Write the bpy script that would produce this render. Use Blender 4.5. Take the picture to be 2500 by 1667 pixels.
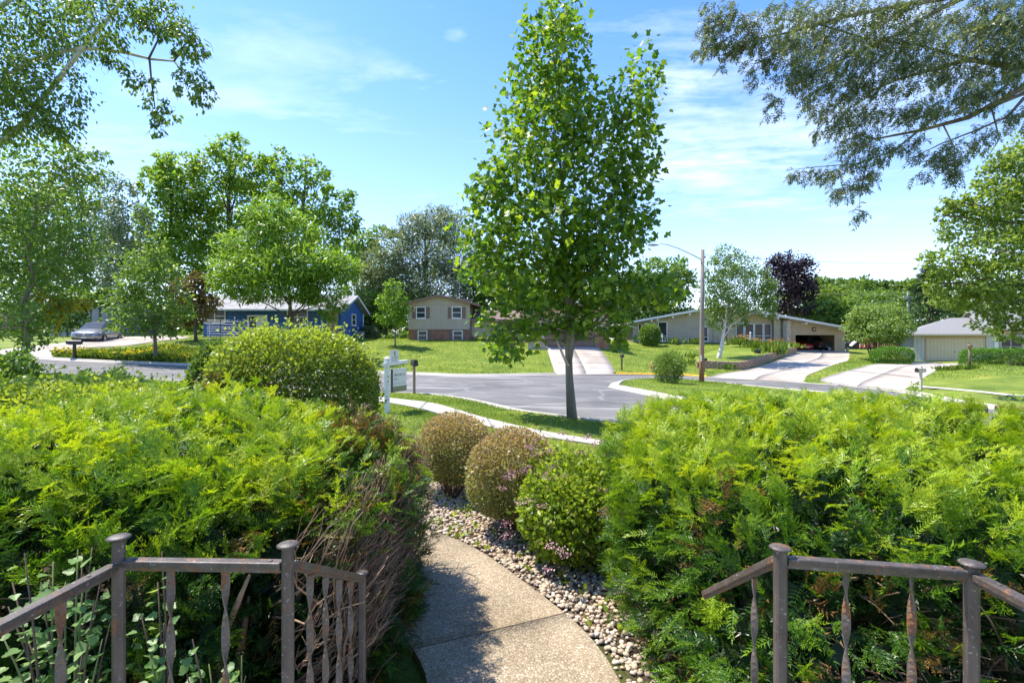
import bpy, math, random
import numpy as np
from mathutils import Vector, Matrix

R = math.radians
rng = np.random.default_rng(11)
random.seed(11)
for o in list(bpy.data.objects):
    bpy.data.objects.remove(o)
S = bpy.context.scene
C = S.collection

# ------------------------------------------------------------------ camera
F, CX, CY, CAMZ = 1180.0, 1250.0, 833.5, 1.9        # focal length and centre in photo pixels, eye height
cam_d = bpy.data.cameras.new('camera')
cam_d.sensor_width = 36
cam_d.lens = 36 * F / 2500
cam_d.clip_start = 0.05
cam_d.clip_end = 3000
cam = bpy.data.objects.new('camera', cam_d)
cam.location = (0, 0, CAMZ)
cam.rotation_euler = (R(90), 0, 0)
C.objects.link(cam)
S.camera = cam
S.render.engine = 'CYCLES'

# ------------------------------------------------------------------ sky, sun, exposure
SUN_EL, SUN_AZ = R(62), R(-64)                      # azimuth measured from +Y towards +X
sun_vec = Vector((math.sin(SUN_AZ) * math.cos(SUN_EL), math.cos(SUN_AZ) * math.cos(SUN_EL), math.sin(SUN_EL)))
S.view_settings.view_transform = 'Standard'
S.view_settings.look = 'None'
S.view_settings.exposure = 1.5
S.view_settings.gamma = 1
S.view_settings.use_curve_mapping = False

W = bpy.data.worlds.new('World')
S.world = W
W.use_nodes = True
nt = W.node_tree
nt.nodes.clear()
def N(tree, t, **kw):
    n = tree.nodes.new(t)
    for k, v in kw.items():
        setattr(n, k, v)
    return n
def val(n, **kw):
    for k, v in kw.items():
        n.inputs[k].default_value = v
    return n
sky = N(nt, 'ShaderNodeTexSky', sky_type='NISHITA')
sky.sun_disc = False
sky.sun_elevation = SUN_EL
sky.sun_rotation = SUN_AZ
sky.air_density = 1.0
sky.dust_density = 0.4
sky.ozone_density = 1.6
hs = N(nt, 'ShaderNodeHueSaturation')
hs.inputs['Saturation'].default_value = 1.22
hs.inputs['Value'].default_value = 1.0
nt.links.new(sky.outputs[0], hs.inputs['Color'])
tc = N(nt, 'ShaderNodeTexCoord')
# cirrus: direction projected on a high cloud layer, stretched noise, gathered in a few banks
sep = N(nt, 'ShaderNodeSeparateXYZ')
nt.links.new(tc.outputs['Generated'], sep.inputs[0])
def mth(op, a, b=None, clamp=False):
    n = N(nt, 'ShaderNodeMath', operation=op, use_clamp=clamp)
    for i, x in enumerate((a, b)):
        if x is None:
            continue
        if isinstance(x, (int, float)):
            n.inputs[i].default_value = x
        else:
            nt.links.new(x, n.inputs[i])
    return n.outputs[0]
zc = mth('MAXIMUM', sep.outputs[2], 0.06)
u = mth('DIVIDE', sep.outputs[0], zc)
v = mth('DIVIDE', sep.outputs[1], zc)
cmb = N(nt, 'ShaderNodeCombineXYZ')
nt.links.new(u, cmb.inputs[0]); nt.links.new(v, cmb.inputs[1])
mp = N(nt, 'ShaderNodeMapping')
mp.inputs['Rotation'].default_value = (0, 0, R(24))
mp.inputs['Scale'].default_value = (0.75, 1.5, 1)
mp.inputs['Location'].default_value = (3.1, 0.4, 0)
nt.links.new(cmb.outputs[0], mp.inputs[0])
nz = N(nt, 'ShaderNodeTexNoise')
val(nz, Scale=1.2, Detail=7, Roughness=0.58, Distortion=0.6)
nt.links.new(mp.outputs[0], nz.inputs['Vector'])
def bank(px, py, sx, sy, amount):
    # a soft elliptical bank of cloud around one direction of the sky
    d = Vector(((px - CX) / F, 1, (CY - py) / F)).normalized()
    r = Vector((0, 0, 1)).cross(d).normalized() * -1
    up = r.cross(d)
    def dot(vv):
        n = N(nt, 'ShaderNodeVectorMath', operation='DOT_PRODUCT')
        nt.links.new(tc.outputs['Generated'], n.inputs[0])
        n.inputs[1].default_value = vv
        return n.outputs['Value']
    a = mth('POWER', mth('ABSOLUTE', mth('DIVIDE', dot(r), sx)), 2.0)
    b = mth('POWER', mth('ABSOLUTE', mth('DIVIDE', dot(up), sy)), 2.0)
    g = mth('EXPONENT', mth('MULTIPLY', mth('ADD', a, b), -1.0))
    front = mth('GREATER_THAN', dot(d), 0.0)
    return mth('MULTIPLY', mth('MULTIPLY', g, amount), front)
banks = [(1600, 300, .20, .13, .27), (1690, 415, .17, .035, .30), (1060, 200, .13, .030, .26), (1000, 10, .07, .016, .30),
         (1112, 84, .030, .014, .18), (620, 90, .22, .05, .13), (850, 260, .2, .04, .10), (560, 250, .16, .03, .10), (330, 350, .20, .05, .22), (1660, 205, .06, .03, .3), (1850, 500, .15, .02, .2),
         (2250, 90, .25, .15, .22), (2000, 20, .2, .08, .2), (1560, 60, .12, .03, .16), (1940, 370, .08, .03, .2)]
tot = None
for b in banks:
    g = bank(*b)
    tot = g if tot is None else mth('ADD', tot, g)
nz2 = N(nt, 'ShaderNodeTexNoise')
val(nz2, Scale=5.5, Detail=8, Roughness=0.62, Distortion=0.4)
nt.links.new(mp.outputs[0], nz2.inputs['Vector'])
wisp = mth('MULTIPLY', mth('SUBTRACT', mth('ADD', mth('MULTIPLY', nz2.outputs['Fac'], 0.6), mth('MULTIPLY', nz.outputs['Fac'], 0.4)), 0.38, True), 5.0)
cl = mth('ADD', mth('MULTIPLY', mth('SUBTRACT', nz.outputs['Fac'], 0.60), 1.0), mth('MULTIPLY', mth('MULTIPLY', tot, 1.05), mth('ADD', mth('MULTIPLY', wisp, 0.85), 0.38)))
cl = mth('MULTIPLY', mth('MAXIMUM', cl, 0.0, True), 0.95)
cl = mth('MINIMUM', cl, 0.85)
# pale band of moist air low over the horizon
hz = mth('POWER', mth('SUBTRACT', 1.0, mth('MAXIMUM', sep.outputs[2], 0.0), True), 4.0)
hz = mth('MULTIPLY', hz, 0.5)
mixh = N(nt, 'ShaderNodeMixRGB')
mixh.inputs[2].default_value = (4.1, 4.75, 6.0, 1)
tint = N(nt, 'ShaderNodeMixRGB', blend_type='MULTIPLY')
tint.inputs[0].default_value = 1
grad = N(nt, 'ShaderNodeValToRGB')            # deeper blue overhead, paler low down
grad.color_ramp.elements[0].position = 0.0; grad.color_ramp.elements[0].color = (1.0, 0.90, 1.0, 1)
grad.color_ramp.elements[1].position = 0.62; grad.color_ramp.elements[1].color = (0.68, 0.80, 1.02, 1)
nt.links.new(sep.outputs[2], grad.inputs[0])
nt.links.new(grad.outputs[0], tint.inputs[2])
nt.links.new(hs.outputs[0], tint.inputs[1])
nt.links.new(hz, mixh.inputs[0]); nt.links.new(tint.outputs[0], mixh.inputs[1])
mix = N(nt, 'ShaderNodeMixRGB')
mix.inputs[2].default_value = (4.6, 4.9, 5.5, 1)
nt.links.new(cl, mix.inputs[0]); nt.links.new(mixh.outputs[0], mix.inputs[1])
bg = N(nt, 'ShaderNodeBackground')
bg.inputs['Strength'].default_value = 0.125
nt.links.new(mix.outputs[0], bg.inputs['Color'])
wo = N(nt, 'ShaderNodeOutputWorld')
nt.links.new(bg.outputs[0], wo.inputs[0])

sd = bpy.data.lights.new('sun', 'SUN')
sd.energy = 3.4
sd.angle = R(0.53)
sd.color = (1.0, 0.935, 0.82)
sun = bpy.data.objects.new('sun', sd)
sun.rotation_euler = (-sun_vec).to_track_quat('-Z', 'Y').to_euler()
sun.location = (-30, 30, 60)
C.objects.link(sun)

# ------------------------------------------------------------------ object helpers
def thing(name, label, cat, loc=(0, 0, 0), rz=0, group=None):
    o = bpy.data.objects.new(name, None)
    o.empty_display_size = 0.2
    o.location = loc
    o.rotation_euler = (0, 0, rz)
    C.objects.link(o)
    o['label'] = label; o['category'] = cat
    if group:
        o['group'] = group
    return o
def tag(o, label, cat, group=None):
    o['label'] = label; o['category'] = cat
    if group:
        o['group'] = group
    return o
def link(name, me, m=None, parent=None, kind=None, label=None, loc=None):
    if m is not None and not me.materials:
        me.materials.append(m)
    o = bpy.data.objects.new(name, me)
    C.objects.link(o)
    if parent is not None:
        o.parent = parent
    if kind:
        o['kind'] = kind
    if label:
        o['label'] = label
    if loc is not None:
        o.location = loc
    return o
def dup(o, parent=None):
    c = o.copy()
    C.objects.link(c)
    if parent is not None:
        c.parent = parent
    for ch in list(o.children):
        dup(ch, c)
    return c

class MB:
    """collects simple solids and builds one mesh"""
    def __init__(s):
        s.v = []; s.f = []
    def add(s, vs, fs):
        n = len(s.v)
        s.v += [tuple(x) for x in vs]
        s.f += [tuple(i + n for i in f) for f in fs]
        return s
    def box(s, x0, x1, y0, y1, z0, z1):
        return s.add([(x0,y0,z0),(x1,y0,z0),(x1,y1,z0),(x0,y1,z0),(x0,y0,z1),(x1,y0,z1),(x1,y1,z1),(x0,y1,z1)],
              [(0,3,2,1),(4,5,6,7),(0,1,5,4),(1,2,6,5),(2,3,7,6),(3,0,4,7)])
    def prism(s, poly, d, off):
        """poly: list of 3-d points (one planar outline), off: extrusion vector"""
        n = len(poly)
        a = [Vector(p) for p in poly]
        b = [p + Vector(off) for p in a]
        nrm = Vector((0, 0, 0))
        for i in range(n):
            nrm += a[i].cross(a[(i + 1) % n])
        if nrm.dot(Vector(off)) > 0:
            a, b = b, a
        return s.add(a + b, [tuple(range(n)), tuple(range(2*n-1, n-1, -1))] + [(i, n+i, n+(i+1) % n, (i+1) % n) for i in range(n)])
    def tube(s, pts, rad, n=6, flat=1.0):
        pts = [Vector(p) for p in pts]
        if not hasattr(rad, '__len__'):
            rad = [rad] * len(pts)
        t0 = (pts[1] - pts[0]).normalized()
        ref = Vector((1, 0, 0)) if abs(t0.x) < 0.8 else Vector((0, 1, 0))
        nx = t0.cross(ref).normalized()
        vs = []
        for i, p in enumerate(pts):
            t = (pts[min(i + 1, len(pts) - 1)] - pts[max(i - 1, 0)]).normalized()
            nx = (nx - t * nx.dot(t)).normalized()
            ny = t.cross(nx)
            for k in range(n):
                a = 2 * math.pi * k / n
                vs.append(p + (nx * math.cos(a) + ny * math.sin(a) * flat) * rad[i])
        fs = []
        for i in range(len(pts) - 1):
            for k in range(n):
                k2 = (k + 1) % n
                fs.append((i*n+k, i*n+k2, (i+1)*n+k2, (i+1)*n+k))
        fs.append(tuple(range(n-1, -1, -1)))
        fs.append(tuple((len(pts)-1)*n + k for k in range(n)))
        return s.add(vs, fs)
    def lathe(s, prof, n=16, c=(0, 0, 0), axis='z'):
        vs = []
        for r, z in prof:
            for k in range(n):
                a = 2 * math.pi * k / n
                x, y = r * math.cos(a), r * math.sin(a)
                if axis == 'z':
                    vs.append((c[0]+x, c[1]+y, c[2]+z))
                elif axis == 'y':
                    vs.append((c[0]+x, c[1]+z, c[2]-y))
                else:
                    vs.append((c[0]+z, c[1]+x, c[2]+y))
        fs = []
        for i in range(len(prof) - 1):
            for k in range(n):
                k2 = (k + 1) % n
                fs.append((i*n+k, i*n+k2, (i+1)*n+k2, (i+1)*n+k))
        fs.append(tuple(range(n-1, -1, -1)))
        fs.append(tuple((len(prof)-1)*n + k for k in range(n)))
        return s.add(vs, fs)
    def mesh(s, name, smooth=False):
        me = bpy.data.meshes.new(name)
        me.from_pydata(s.v, [], s.f)
        if smooth:
            me.polygons.foreach_set('use_smooth', [True] * len(me.polygons))
        me.update()
        return me
    def build(s, name, m, parent=None, smooth=False, **kw):
        return link(name, s.mesh(name, smooth), m, parent, **kw)

def bevel(o, w=0.01, seg=2):
    b = o.modifiers.new('bevel', 'BEVEL')
    b.width = w; b.segments = seg; b.limit_method = 'ANGLE'
    return o

def np_mesh(name, V, Fs, tone=None, smooth=False):
    """V (n,3), Fs: (m,k) array; tone: one value per face"""
    me = bpy.data.meshes.new(name)
    V = np.ascontiguousarray(V, dtype=np.float32)
    Fs = np.ascontiguousarray(Fs, dtype=np.int32)
    m, k = Fs.shape
    me.vertices.add(len(V))
    me.vertices.foreach_set('co', V.ravel())
    me.loops.add(m * k)
    me.loops.foreach_set('vertex_index', Fs.ravel())
    me.polygons.add(m)
    me.polygons.foreach_set('loop_start', np.arange(0, m * k, k, dtype=np.int32))
    if smooth:
        me.polygons.foreach_set('use_smooth', np.ones(m, dtype=bool))
    me.update(calc_edges=True)
    if tone is not None:
        a = me.attributes.new('tone', 'FLOAT', 'FACE')
        a.data.foreach_set('value', np.ascontiguousarray(tone, dtype=np.float32))
    return me

# ------------------------------------------------------------------ materials
MATS = {}
def mat(name, c1, c2=None, scale=6, rough=0.6, metal=0, bump=0, bscale=None, spec=0.4, detail=5, coord='Object', stretch=None, c3=None, thr=(0.35, 0.65)):
    if name in MATS:
        return MATS[name]
    m = bpy.data.materials.new(name)
    m.use_nodes = True
    t = m.node_tree
    b = t.nodes['Principled BSDF']
    b.inputs['Roughness'].default_value = rough
    b.inputs['Metallic'].default_value = metal
    b.inputs['Specular IOR Level'].default_value = spec
    b.inputs['Base Color'].default_value = (*c1, 1)
    tcn = N(t, 'ShaderNodeTexCoord')
    vec = tcn.outputs[coord] if coord != 'World' else N(t, 'ShaderNodeNewGeometry').outputs['Position']
    if stretch:
        mpn = N(t, 'ShaderNodeMapping')
        mpn.inputs['Scale'].default_value = stretch
        t.links.new(vec, mpn.inputs[0]); vec = mpn.outputs[0]
    if c2 is not None:
        n = N(t, 'ShaderNodeTexNoise')
        val(n, Scale=scale, Detail=detail, Roughness=0.6)
        t.links.new(vec, n.inputs['Vector'])
        r = N(t, 'ShaderNodeValToRGB')
        r.color_ramp.elements[0].position = thr[0]; r.color_ramp.elements[0].color = (*c1, 1)
        r.color_ramp.elements[1].position = thr[1]; r.color_ramp.elements[1].color = (*c2, 1)
        if c3 is not None:
            e = r.color_ramp.elements.new(0.78); e.color = (*c3, 1)
        t.links.new(n.outputs['Fac'], r.inputs[0])
        t.links.new(r.outputs[0], b.inputs['Base Color'])
    if bump:
        n2 = N(t, 'ShaderNodeTexNoise')
        val(n2, Scale=bscale or scale * 3, Detail=6, Roughness=0.65)
        t.links.new(vec, n2.inputs['Vector'])
        bp = N(t, 'ShaderNodeBump')
        val(bp, Strength=bump, Distance=0.02)
        t.links.new(n2.outputs['Fac'], bp.inputs['Height'])
        t.links.new(bp.outputs[0], b.inputs['Normal'])
    MATS[name] = m
    return m

def leafmat(name, stops, trans=0.45, rough=0.42, spec=0.35, tcol=(1.25, 1.2, 0.55)):
    """leaf colour by the 'tone' attribute; light also passes through"""
    m = bpy.data.materials.new(name)
    m.use_nodes = True
    t = m.node_tree
    b = t.nodes['Principled BSDF']
    b.inputs['Roughness'].default_value = rough
    b.inputs['Specular IOR Level'].default_value = spec
    at = N(t, 'ShaderNodeAttribute')
    at.attribute_name = 'tone'
    r = N(t, 'ShaderNodeValToRGB')
    el = r.color_ramp.elements
    el[0].position, el[0].color = stops[0][0], (*stops[0][1], 1)
    el[1].position, el[1].color = stops[-1][0], (*stops[-1][1], 1)
    for p, c in stops[1:-1]:
        e = el.new(p); e.color = (*c, 1)
    t.links.new(at.outputs['Fac'], r.inputs[0])
    t.links.new(r.outputs[0], b.inputs['Base Color'])
    tr = N(t, 'ShaderNodeBsdfTranslucent')
    mu = N(t, 'ShaderNodeMixRGB', blend_type='MULTIPLY')
    mu.inputs[0].default_value = 1
    mu.inputs[2].default_value = (*[c * 1.25 for c in tcol], 1)
    t.links.new(r.outputs[0], mu.inputs[1])
    t.links.new(mu.outputs[0], tr.inputs['Color'])
    mx = N(t, 'ShaderNodeMixShader')
    mx.inputs[0].default_value = trans
    t.links.new(b.outputs[0], mx.inputs[1]); t.links.new(tr.outputs[0], mx.inputs[2])
    t.links.new(mx.outputs[0], t.nodes['Material Output'].inputs['Surface'])
    MATS[name] = m
    return m

# ------------------------------------------------------------------ ground shape (thin plate spline through surveyed points)
def P(px, py, Y):
    return Vector(((px - CX) / F * Y, Y, CAMZ - (py - CY) / F * Y))
def plane(x, y):
    return -0.13 - 0.028 * x - 0.003 * y
ctrl = []
for x, y in [(-12, 0), (0, 0), (12, 0), (-12, 7), (0, 6), (12, 6), (-7, 13), (1, 13), (9, 13), (4, 20), (12, 22), (-4, 19), (0, 26),
             (8, 28), (20, 14), (30, 6), (-14, -8), (14, -8), (1.5, 32), (-9, 33), (-10, 20)]:
    ctrl.append((x, y, plane(x, y)))
for px, py, Y in [(130, 872, 29.5), (400, 885, 30), (400, 927, 19.5), (60, 910, 20), (235, 836, 38), (330, 842, 38), (560, 822, 45),
                  (760, 822, 45), (880, 826, 50), (1000, 832, 49), (1150, 832, 49), (1000, 828, 62), (1333, 848, 46), (1460, 848, 46), (1355, 911, 33.2),
                  (1505, 909, 35.5), (1600, 836, 57), (1770, 838, 57), (1944, 857, 57), (2060, 857, 57), (1725, 915, 37.5), (2000, 857, 66),
                  (1518, 903, 37.5), (1500, 845, 52), (2250, 880, 53), (2400, 881, 50), (2160, 888, 47), (2140, 865, 58), (2210, 950, 27.7),
                  (2248, 949, 27.6), (2367, 900, 33), (2480, 890, 40), (2470, 994, 19.5), (20, 820, 48), (-200, 850, 30), (2500, 925, 29),
                  (1100, 870, 41), (900, 868, 40), (1700, 880, 44), (1600, 870, 46)]:
    p = P(px, py, Y)
    ctrl.append(tuple(p))
ctrl = np.array(ctrl)
def tps_fit(c, lam=2e-3):
    xy = c[:, :2] / 10
    n = len(c)
    d2 = ((xy[:, None] - xy[None]) ** 2).sum(-1)
    K = 0.5 * d2 * np.log(d2 + 1e-12) + lam * np.eye(n)
    Q = np.c_[np.ones(n), xy]
    A = np.block([[K, Q], [Q.T, np.zeros((3, 3))]])
    w = np.linalg.solve(A, np.r_[c[:, 2], 0, 0, 0])
    return xy, w
TX, TW = tps_fit(ctrl)
def sst(a, b, x):
    t = np.clip((x - a) / (b - a), 0, 1)
    return t * t * (3 - 2 * t)
def H(x, y):
    x = np.asarray(x, float); y = np.asarray(y, float)
    sh = np.broadcast(x, y).shape
    q = np.stack(np.broadcast_arrays(x, y), -1).reshape(-1, 2) / 10
    out = np.empty(len(q))
    for i in range(0, len(q), 20000):
        d2 = ((q[i:i+20000, None] - TX[None]) ** 2).sum(-1)
        out[i:i+20000] = (0.5 * d2 * np.log(d2 + 1e-12)) @ TW[:-3] + TW[-3] + q[i:i+20000] @ TW[-2:]
    out = out.reshape(sh)
    w = np.maximum(sst(60, 85, y), np.maximum(sst(44, 70, np.abs(x)), sst(-8, -25, y)))
    far = np.where(y > 30, 1.6, np.where(x < 0, 0.6, -0.9))
    return out * (1 - w) + far * w
def h1(x, y):
    return float(H(x, y))
def G(px, py):
    """point of the ground seen at a photo pixel"""
    Y = np.linspace(1.2, 110, 2200)
    f = CAMZ - (py - CY) / F * Y - H((px - CX) / F * Y, Y)
    i = np.argmax(f < 0)
    if f[i] >= 0:
        i = len(Y) - 1
    a, b = f[i-1], f[i]
    y = Y[i-1] + (Y[i] - Y[i-1]) * a / (a - b)
    return ((px - CX) / F * y, y)
def G3(px, py):
    x, y = G(px, py)
    return Vector((x, y, h1(x, y)))

def resample(pl, n):
    pl = np.array([p[:2] for p in pl], float)
    s = np.r_[0, np.cumsum(np.linalg.norm(np.diff(pl, axis=0), axis=1))]
    t = np.linspace(0, s[-1], n)
    return np.c_[np.interp(t, s, pl[:, 0]), np.interp(t, s, pl[:, 1])]
def smooth_line(pl, n, it=None):
    """dense, rounded version of a polyline (Chaikin)"""
    p = np.array([q[:2] for q in pl], float)
    for _ in range(3):
        a = p[:-1] * 0.75 + p[1:] * 0.25
        b = p[:-1] * 0.25 + p[1:] * 0.75
        m = np.empty((2 * len(a), 2)); m[0::2] = a; m[1::2] = b
        p = np.r_[p[:1], m, p[-1:]]
    return resample(p, n)
def sdf(poly, X, Y):
    """signed distance to a closed polygon, negative inside"""
    p = np.array([q[:2] for q in poly], float)
    X = np.asarray(X, float); Y = np.asarray(Y, float)
    sh = X.shape
    x = X.ravel(); y = Y.ravel()
    best = np.full(len(x), 1e9)
    ins = np.zeros(len(x), bool)
    for (ax, ay), (bx, by) in zip(p, np.roll(p, -1, 0)):
        ex, ey = bx - ax, by - ay
        L = ex * ex + ey * ey + 1e-12
        t = np.clip(((x - ax) * ex + (y - ay) * ey) / L, 0, 1)
        best = np.minimum(best, (x - ax - t * ex) ** 2 + (y - ay - t * ey) ** 2)
        c = ((ay > y) != (by > y))
        ins ^= c & (x < (bx - ax) * (y - ay) / (by - ay + 1e-12) + ax)
    d = np.sqrt(best)
    return np.where(ins, -d, d).reshape(sh)
def loft(name, L, Rr, nu, nv, zf, m, curve=True, **kw):
    """sheet between two edge lines, draped on the ground by zf(x, y, u, v)"""
    a = smooth_line(L, nu) if curve else resample(L, nu)
    b = smooth_line(Rr, nu) if curve else resample(Rr, nu)
    v = np.linspace(0, 1, nv)
    XY = a[:, None] * (1 - v)[None, :, None] + b[:, None] * v[None, :, None]
    U = np.linspace(0, 1, nu)[:, None] + 0 * v[None]
    Z = zf(XY[..., 0], XY[..., 1], U, v[None] + 0 * U)
    V = np.c_[XY.reshape(-1, 2), Z.ravel()]
    i = np.arange(nu - 1)[:, None] * nv + np.arange(nv - 1)[None]
    Fs = np.stack([i, i + 1, i + nv + 1, i + nv], -1).reshape(-1, 4)
    # face upwards
    e = np.cross(V[Fs[0, 1]] - V[Fs[0, 0]], V[Fs[0, 2]] - V[Fs[0, 0]])
    if e[2] < 0:
        Fs = Fs[:, ::-1]
    return link(name, np_mesh(name, V, Fs, smooth=True), m, **kw)
def sweep(name, line, prof, m, side=1, zf=H, n=None, curve=True, ends=True, **kw):
    """profile (offset to one side, height above the ground line) carried along a ground line"""
    ln = smooth_line(line, n or 60) if curve else resample(line, n or 60)
    t = np.gradient(ln, axis=0)
    t /= np.linalg.norm(t, axis=1)[:, None] + 1e-9
    nr = np.c_[-t[:, 1], t[:, 0]] * side
    z0 = zf(ln[:, 0], ln[:, 1])
    k = len(prof)
    V = np.concatenate([np.c_[ln + nr * o, z0 + h] for o, h in prof], 1).reshape(-1, 3)
    i = np.arange(len(ln) - 1)[:, None] * k + np.arange(k - 1)[None]
    Fs = np.stack([i, i + 1, i + k + 1, i + k], -1).reshape(-1, 4)
    me = np_mesh(name, V, Fs)
    return link(name, me, m, **kw)
# ------------------------------------------------------------------ setting: ground, street, kerbs, drives, paths
near_px = [(950, 957), (1000, 958), (1050, 961), (1110, 967), (1173, 977), (1259, 999), (1370, 1013), (1494, 1029)]
near_edge = [(-70, 17), (-40, 18.5), G(60, 908), G(250, 918), G(430, 927)] + [G(*p) for p in near_px] + [(6.0, 11.6), (11, 10.6), (18, 9), (30, 4), (45, -4)]
far_a = [(-70, 29.5), (-45, 29.3), G(130, 873), G(260, 880), G(400, 885), G(485, 889), G(700, 899), G(920, 906), G(1050, 910), G(1130, 914), G(1250, 912.5), G(1355, 910.5)]
far_b = [G(1503, 909), G(1600, 910), G(1660, 912), G(1725, 916)]
far_c = [G(1725, 916), G(1850, 922), G(1968, 930), G(2080, 937), G(2205, 951)]
far_d = [G(2205, 951), G(2260, 960), G(2330, 975), G(2400, 985), G(2470, 995.5), (21.5, 16.0), (26, 13), (36, 8.5), (50, 1)]
far_edge = far_a + far_b[:-1] + far_c[:-1] + far_d
tip = G(1503, 940)
island_pts = [tip, G(1512, 929), G(1540, 924.5), G(1600, 922.5), G(1700, 924), (15.0, 29.2), (17.2, 26), (16.5, 22), (14.2, 18.2), (10.6, 16.6), G(1665, 972), G(1600, 958), G(1545, 948)]
isl = smooth_line(island_pts + island_pts[:3], 160)[8:-8]
isl = smooth_line(island_pts + [island_pts[0]], 140)
ne = smooth_line(near_edge, 200)
fe = smooth_line(far_edge, 240)
road_poly = np.r_[ne, fe[::-1]]

d1L, d1R = [G(1503, 909), G(1495, 890), G(1478, 868), G(1460, 847)], [G(1355, 911), G(1349, 893), G(1341, 870), G(1334, 847)]
d2L = [G(1725, 916), G(1790, 907.5), G(1835, 901), G(1888, 884), G(1925, 870), G(1941, 857), (34.2, 60)]
d2R = [G(1968, 930), G(1962, 920), G(2000, 905), G(2050, 888), G(2078, 872), G(2068, 857), (40.2, 60)]
d3L = [G(1995, 930), G(2010, 921), G(2060, 907), G(2120, 893), G(2185, 884.5), G(2245, 880.5), (38.3, 47)]
d3R = [G(2205, 951), G(2232, 938), G(2262, 918), G(2290, 902), G(2330, 893), G(2400, 886), (44.2, 47)]
d4L = [G(125, 872), G(165, 862), G(196, 848), G(300, 847), G(380, 834), G(460, 826), (-30, 45)]
d4R = [G(-60, 866), G(10, 852), G(90, 843), G(170, 836), G(220, 829), G(300, 822), G(440, 820)]
drives = [(d1L, d1R), (d2L, d2R), (d3L, d3R), (d4L, d4R)]
drive_polys = [np.r_[smooth_line(a, 40), smooth_line(b, 40)[::-1]] for a, b in drives]
for i, p in enumerate(drive_polys):
    pass

# front walk of pebbled concrete: right edge as seen, left edge 1.12 m away
wR = [(0.70, 2.2), G(1514, 1667), G(1451, 1573), G(1372, 1497), G(1293, 1438), G(1191, 1361), G(1136, 1331), G(1069, 1304), (-1.75, 5.75), (-3.2, 6.35), (-6.5, 6.9), (-10, 7.0)]
wRs = smooth_line(wR, 90)
tg = np.gradient(wRs, axis=0); tg /= np.linalg.norm(tg, axis=1)[:, None]
wLs = wRs + np.c_[-tg[:, 1], tg[:, 0]] * 1.13
walk_poly = np.r_[wRs, wLs[::-1]]

swU = [G(330, 941), G(700, 957), G(900, 966), G(986, 976), G(1055, 983), G(1121, 1002), G(1176, 1019), G(1287, 1046), G(1356, 1059), G(1467, 1077), (4.6, 8.7), (10, 6.9), (20, 4.2), (40, -3)]
swD = [G(320, 948), G(700, 966), G(920, 979), G(1019, 996), G(1082, 1014), G(1149, 1031), G(1218, 1049), G(1301, 1064), G(1370, 1074), G(1453, 1085), (4.4, 7.5), (9.7, 5.7), (19.7, 3), (39.7, -4.2)]
swUs, swDs = smooth_line(swU, 120), smooth_line(swD, 120)
sw_poly = np.r_[swUs, swDs[::-1]]

bed_stone = [(0.52, 2.2), G(1514, 1667), G(1451, 1573), G(1372, 1497), G(1293, 1438), G(1191, 1361), G(1136, 1331), G(1069, 1304), (-1.25, 5.5), (-1.35, 6.2), (-1.1, 7.0), (-0.4, 6.9), (0.25, 6.4), (0.8, 5.6), (1.15, 5), (1.1, 4), (1.0, 3), (0.95, 2.2)]
bed_left = [(-5.2, 1.4), (-0.7, 1.4), (-0.8, 3.0), (-1.3, 4.4), (-2.2, 5.1), (-5.4, 5.3)]
bed_right = [(0.8, 1.4), (6.5, 1.4), (6.8, 6.6), (1.0, 6.2)]
bed_far = [(-8.5, 6.9), (-2.9, 7.4), (-2.2, 9.0), (-2.6, 10.6), (-6.5, 10.8), (-9, 9)]

M_grass = bpy.data.materials.new('grass')
M_grass.use_nodes = True
t = M_grass.node_tree
b = t.nodes['Principled BSDF']
b.inputs['Roughness'].default_value = 0.75
b.inputs['Specular IOR Level'].default_value = 0.15
geo = N(t, 'ShaderNodeNewGeometry')
def noise(t, vec, scale, detail=4, rough=0.6, stretch=None):
    if stretch:
        mpn = N(t, 'ShaderNodeMapping')
        mpn.inputs['Scale'].default_value = stretch[:3]
        if len(stretch) > 3:
            mpn.inputs['Rotation'].default_value = (0, 0, stretch[3])
        t.links.new(vec, mpn.inputs[0]); vec = mpn.outputs[0]
    n = N(t, 'ShaderNodeTexNoise')
    val(n, Scale=scale, Detail=detail, Roughness=rough)
    t.links.new(vec, n.inputs['Vector'])
    return n.outputs['Fac']
def ramp(t, fac, stops):
    r = N(t, 'ShaderNodeValToRGB')
    el = r.color_ramp.elements
    el[0].position, el[0].color = stops[0][0], (*stops[0][1], 1)
    el[1].position, el[1].color = stops[-1][0], (*stops[-1][1], 1)
    for p, c in stops[1:-1]:
        e = el.new(p); e.color = (*c, 1)
    t.links.new(fac, r.inputs[0])
    return r.outputs[0]
def mixc(t, fac, a, b, mode='MIX'):
    m = N(t, 'ShaderNodeMixRGB', blend_type=mode)
    for i, x in ((0, fac), (1, a), (2, b)):
        if isinstance(x, (int, float)):
            m.inputs[i].default_value = x
        elif isinstance(x, tuple):
            m.inputs[i].default_value = (*x, 1)
        else:
            t.links.new(x, m.inputs[i])
    return m.outputs[0]
g1 = ramp(t, noise(t, geo.outputs['Position'], 0.55, 5), [(0.28, (.095, .150, .020)), (0.48, (.165, .225, .030)), (0.62, (.225, .265, .045)), (0.78, (.32, .31, .085))])
g2 = ramp(t, noise(t, geo.outputs['Position'], 14, 6, 0.7), [(0.28, (.35, .38, .3)), (0.5, (.95, .97, .9)), (0.75, (1.5, 1.45, 1.3))])
g3 = ramp(t, noise(t, geo.outputs['Position'], 1.0, 3, 0.5, (0.16, 2.2, 1, 0.25)), [(0.33, (.74, .80, .70)), (0.67, (1.20, 1.12, 1.12))])
gc = mixc(t, 1.0, mixc(t, 1.0, g1, g2, 'MULTIPLY'), g3, 'MULTIPLY')
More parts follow.
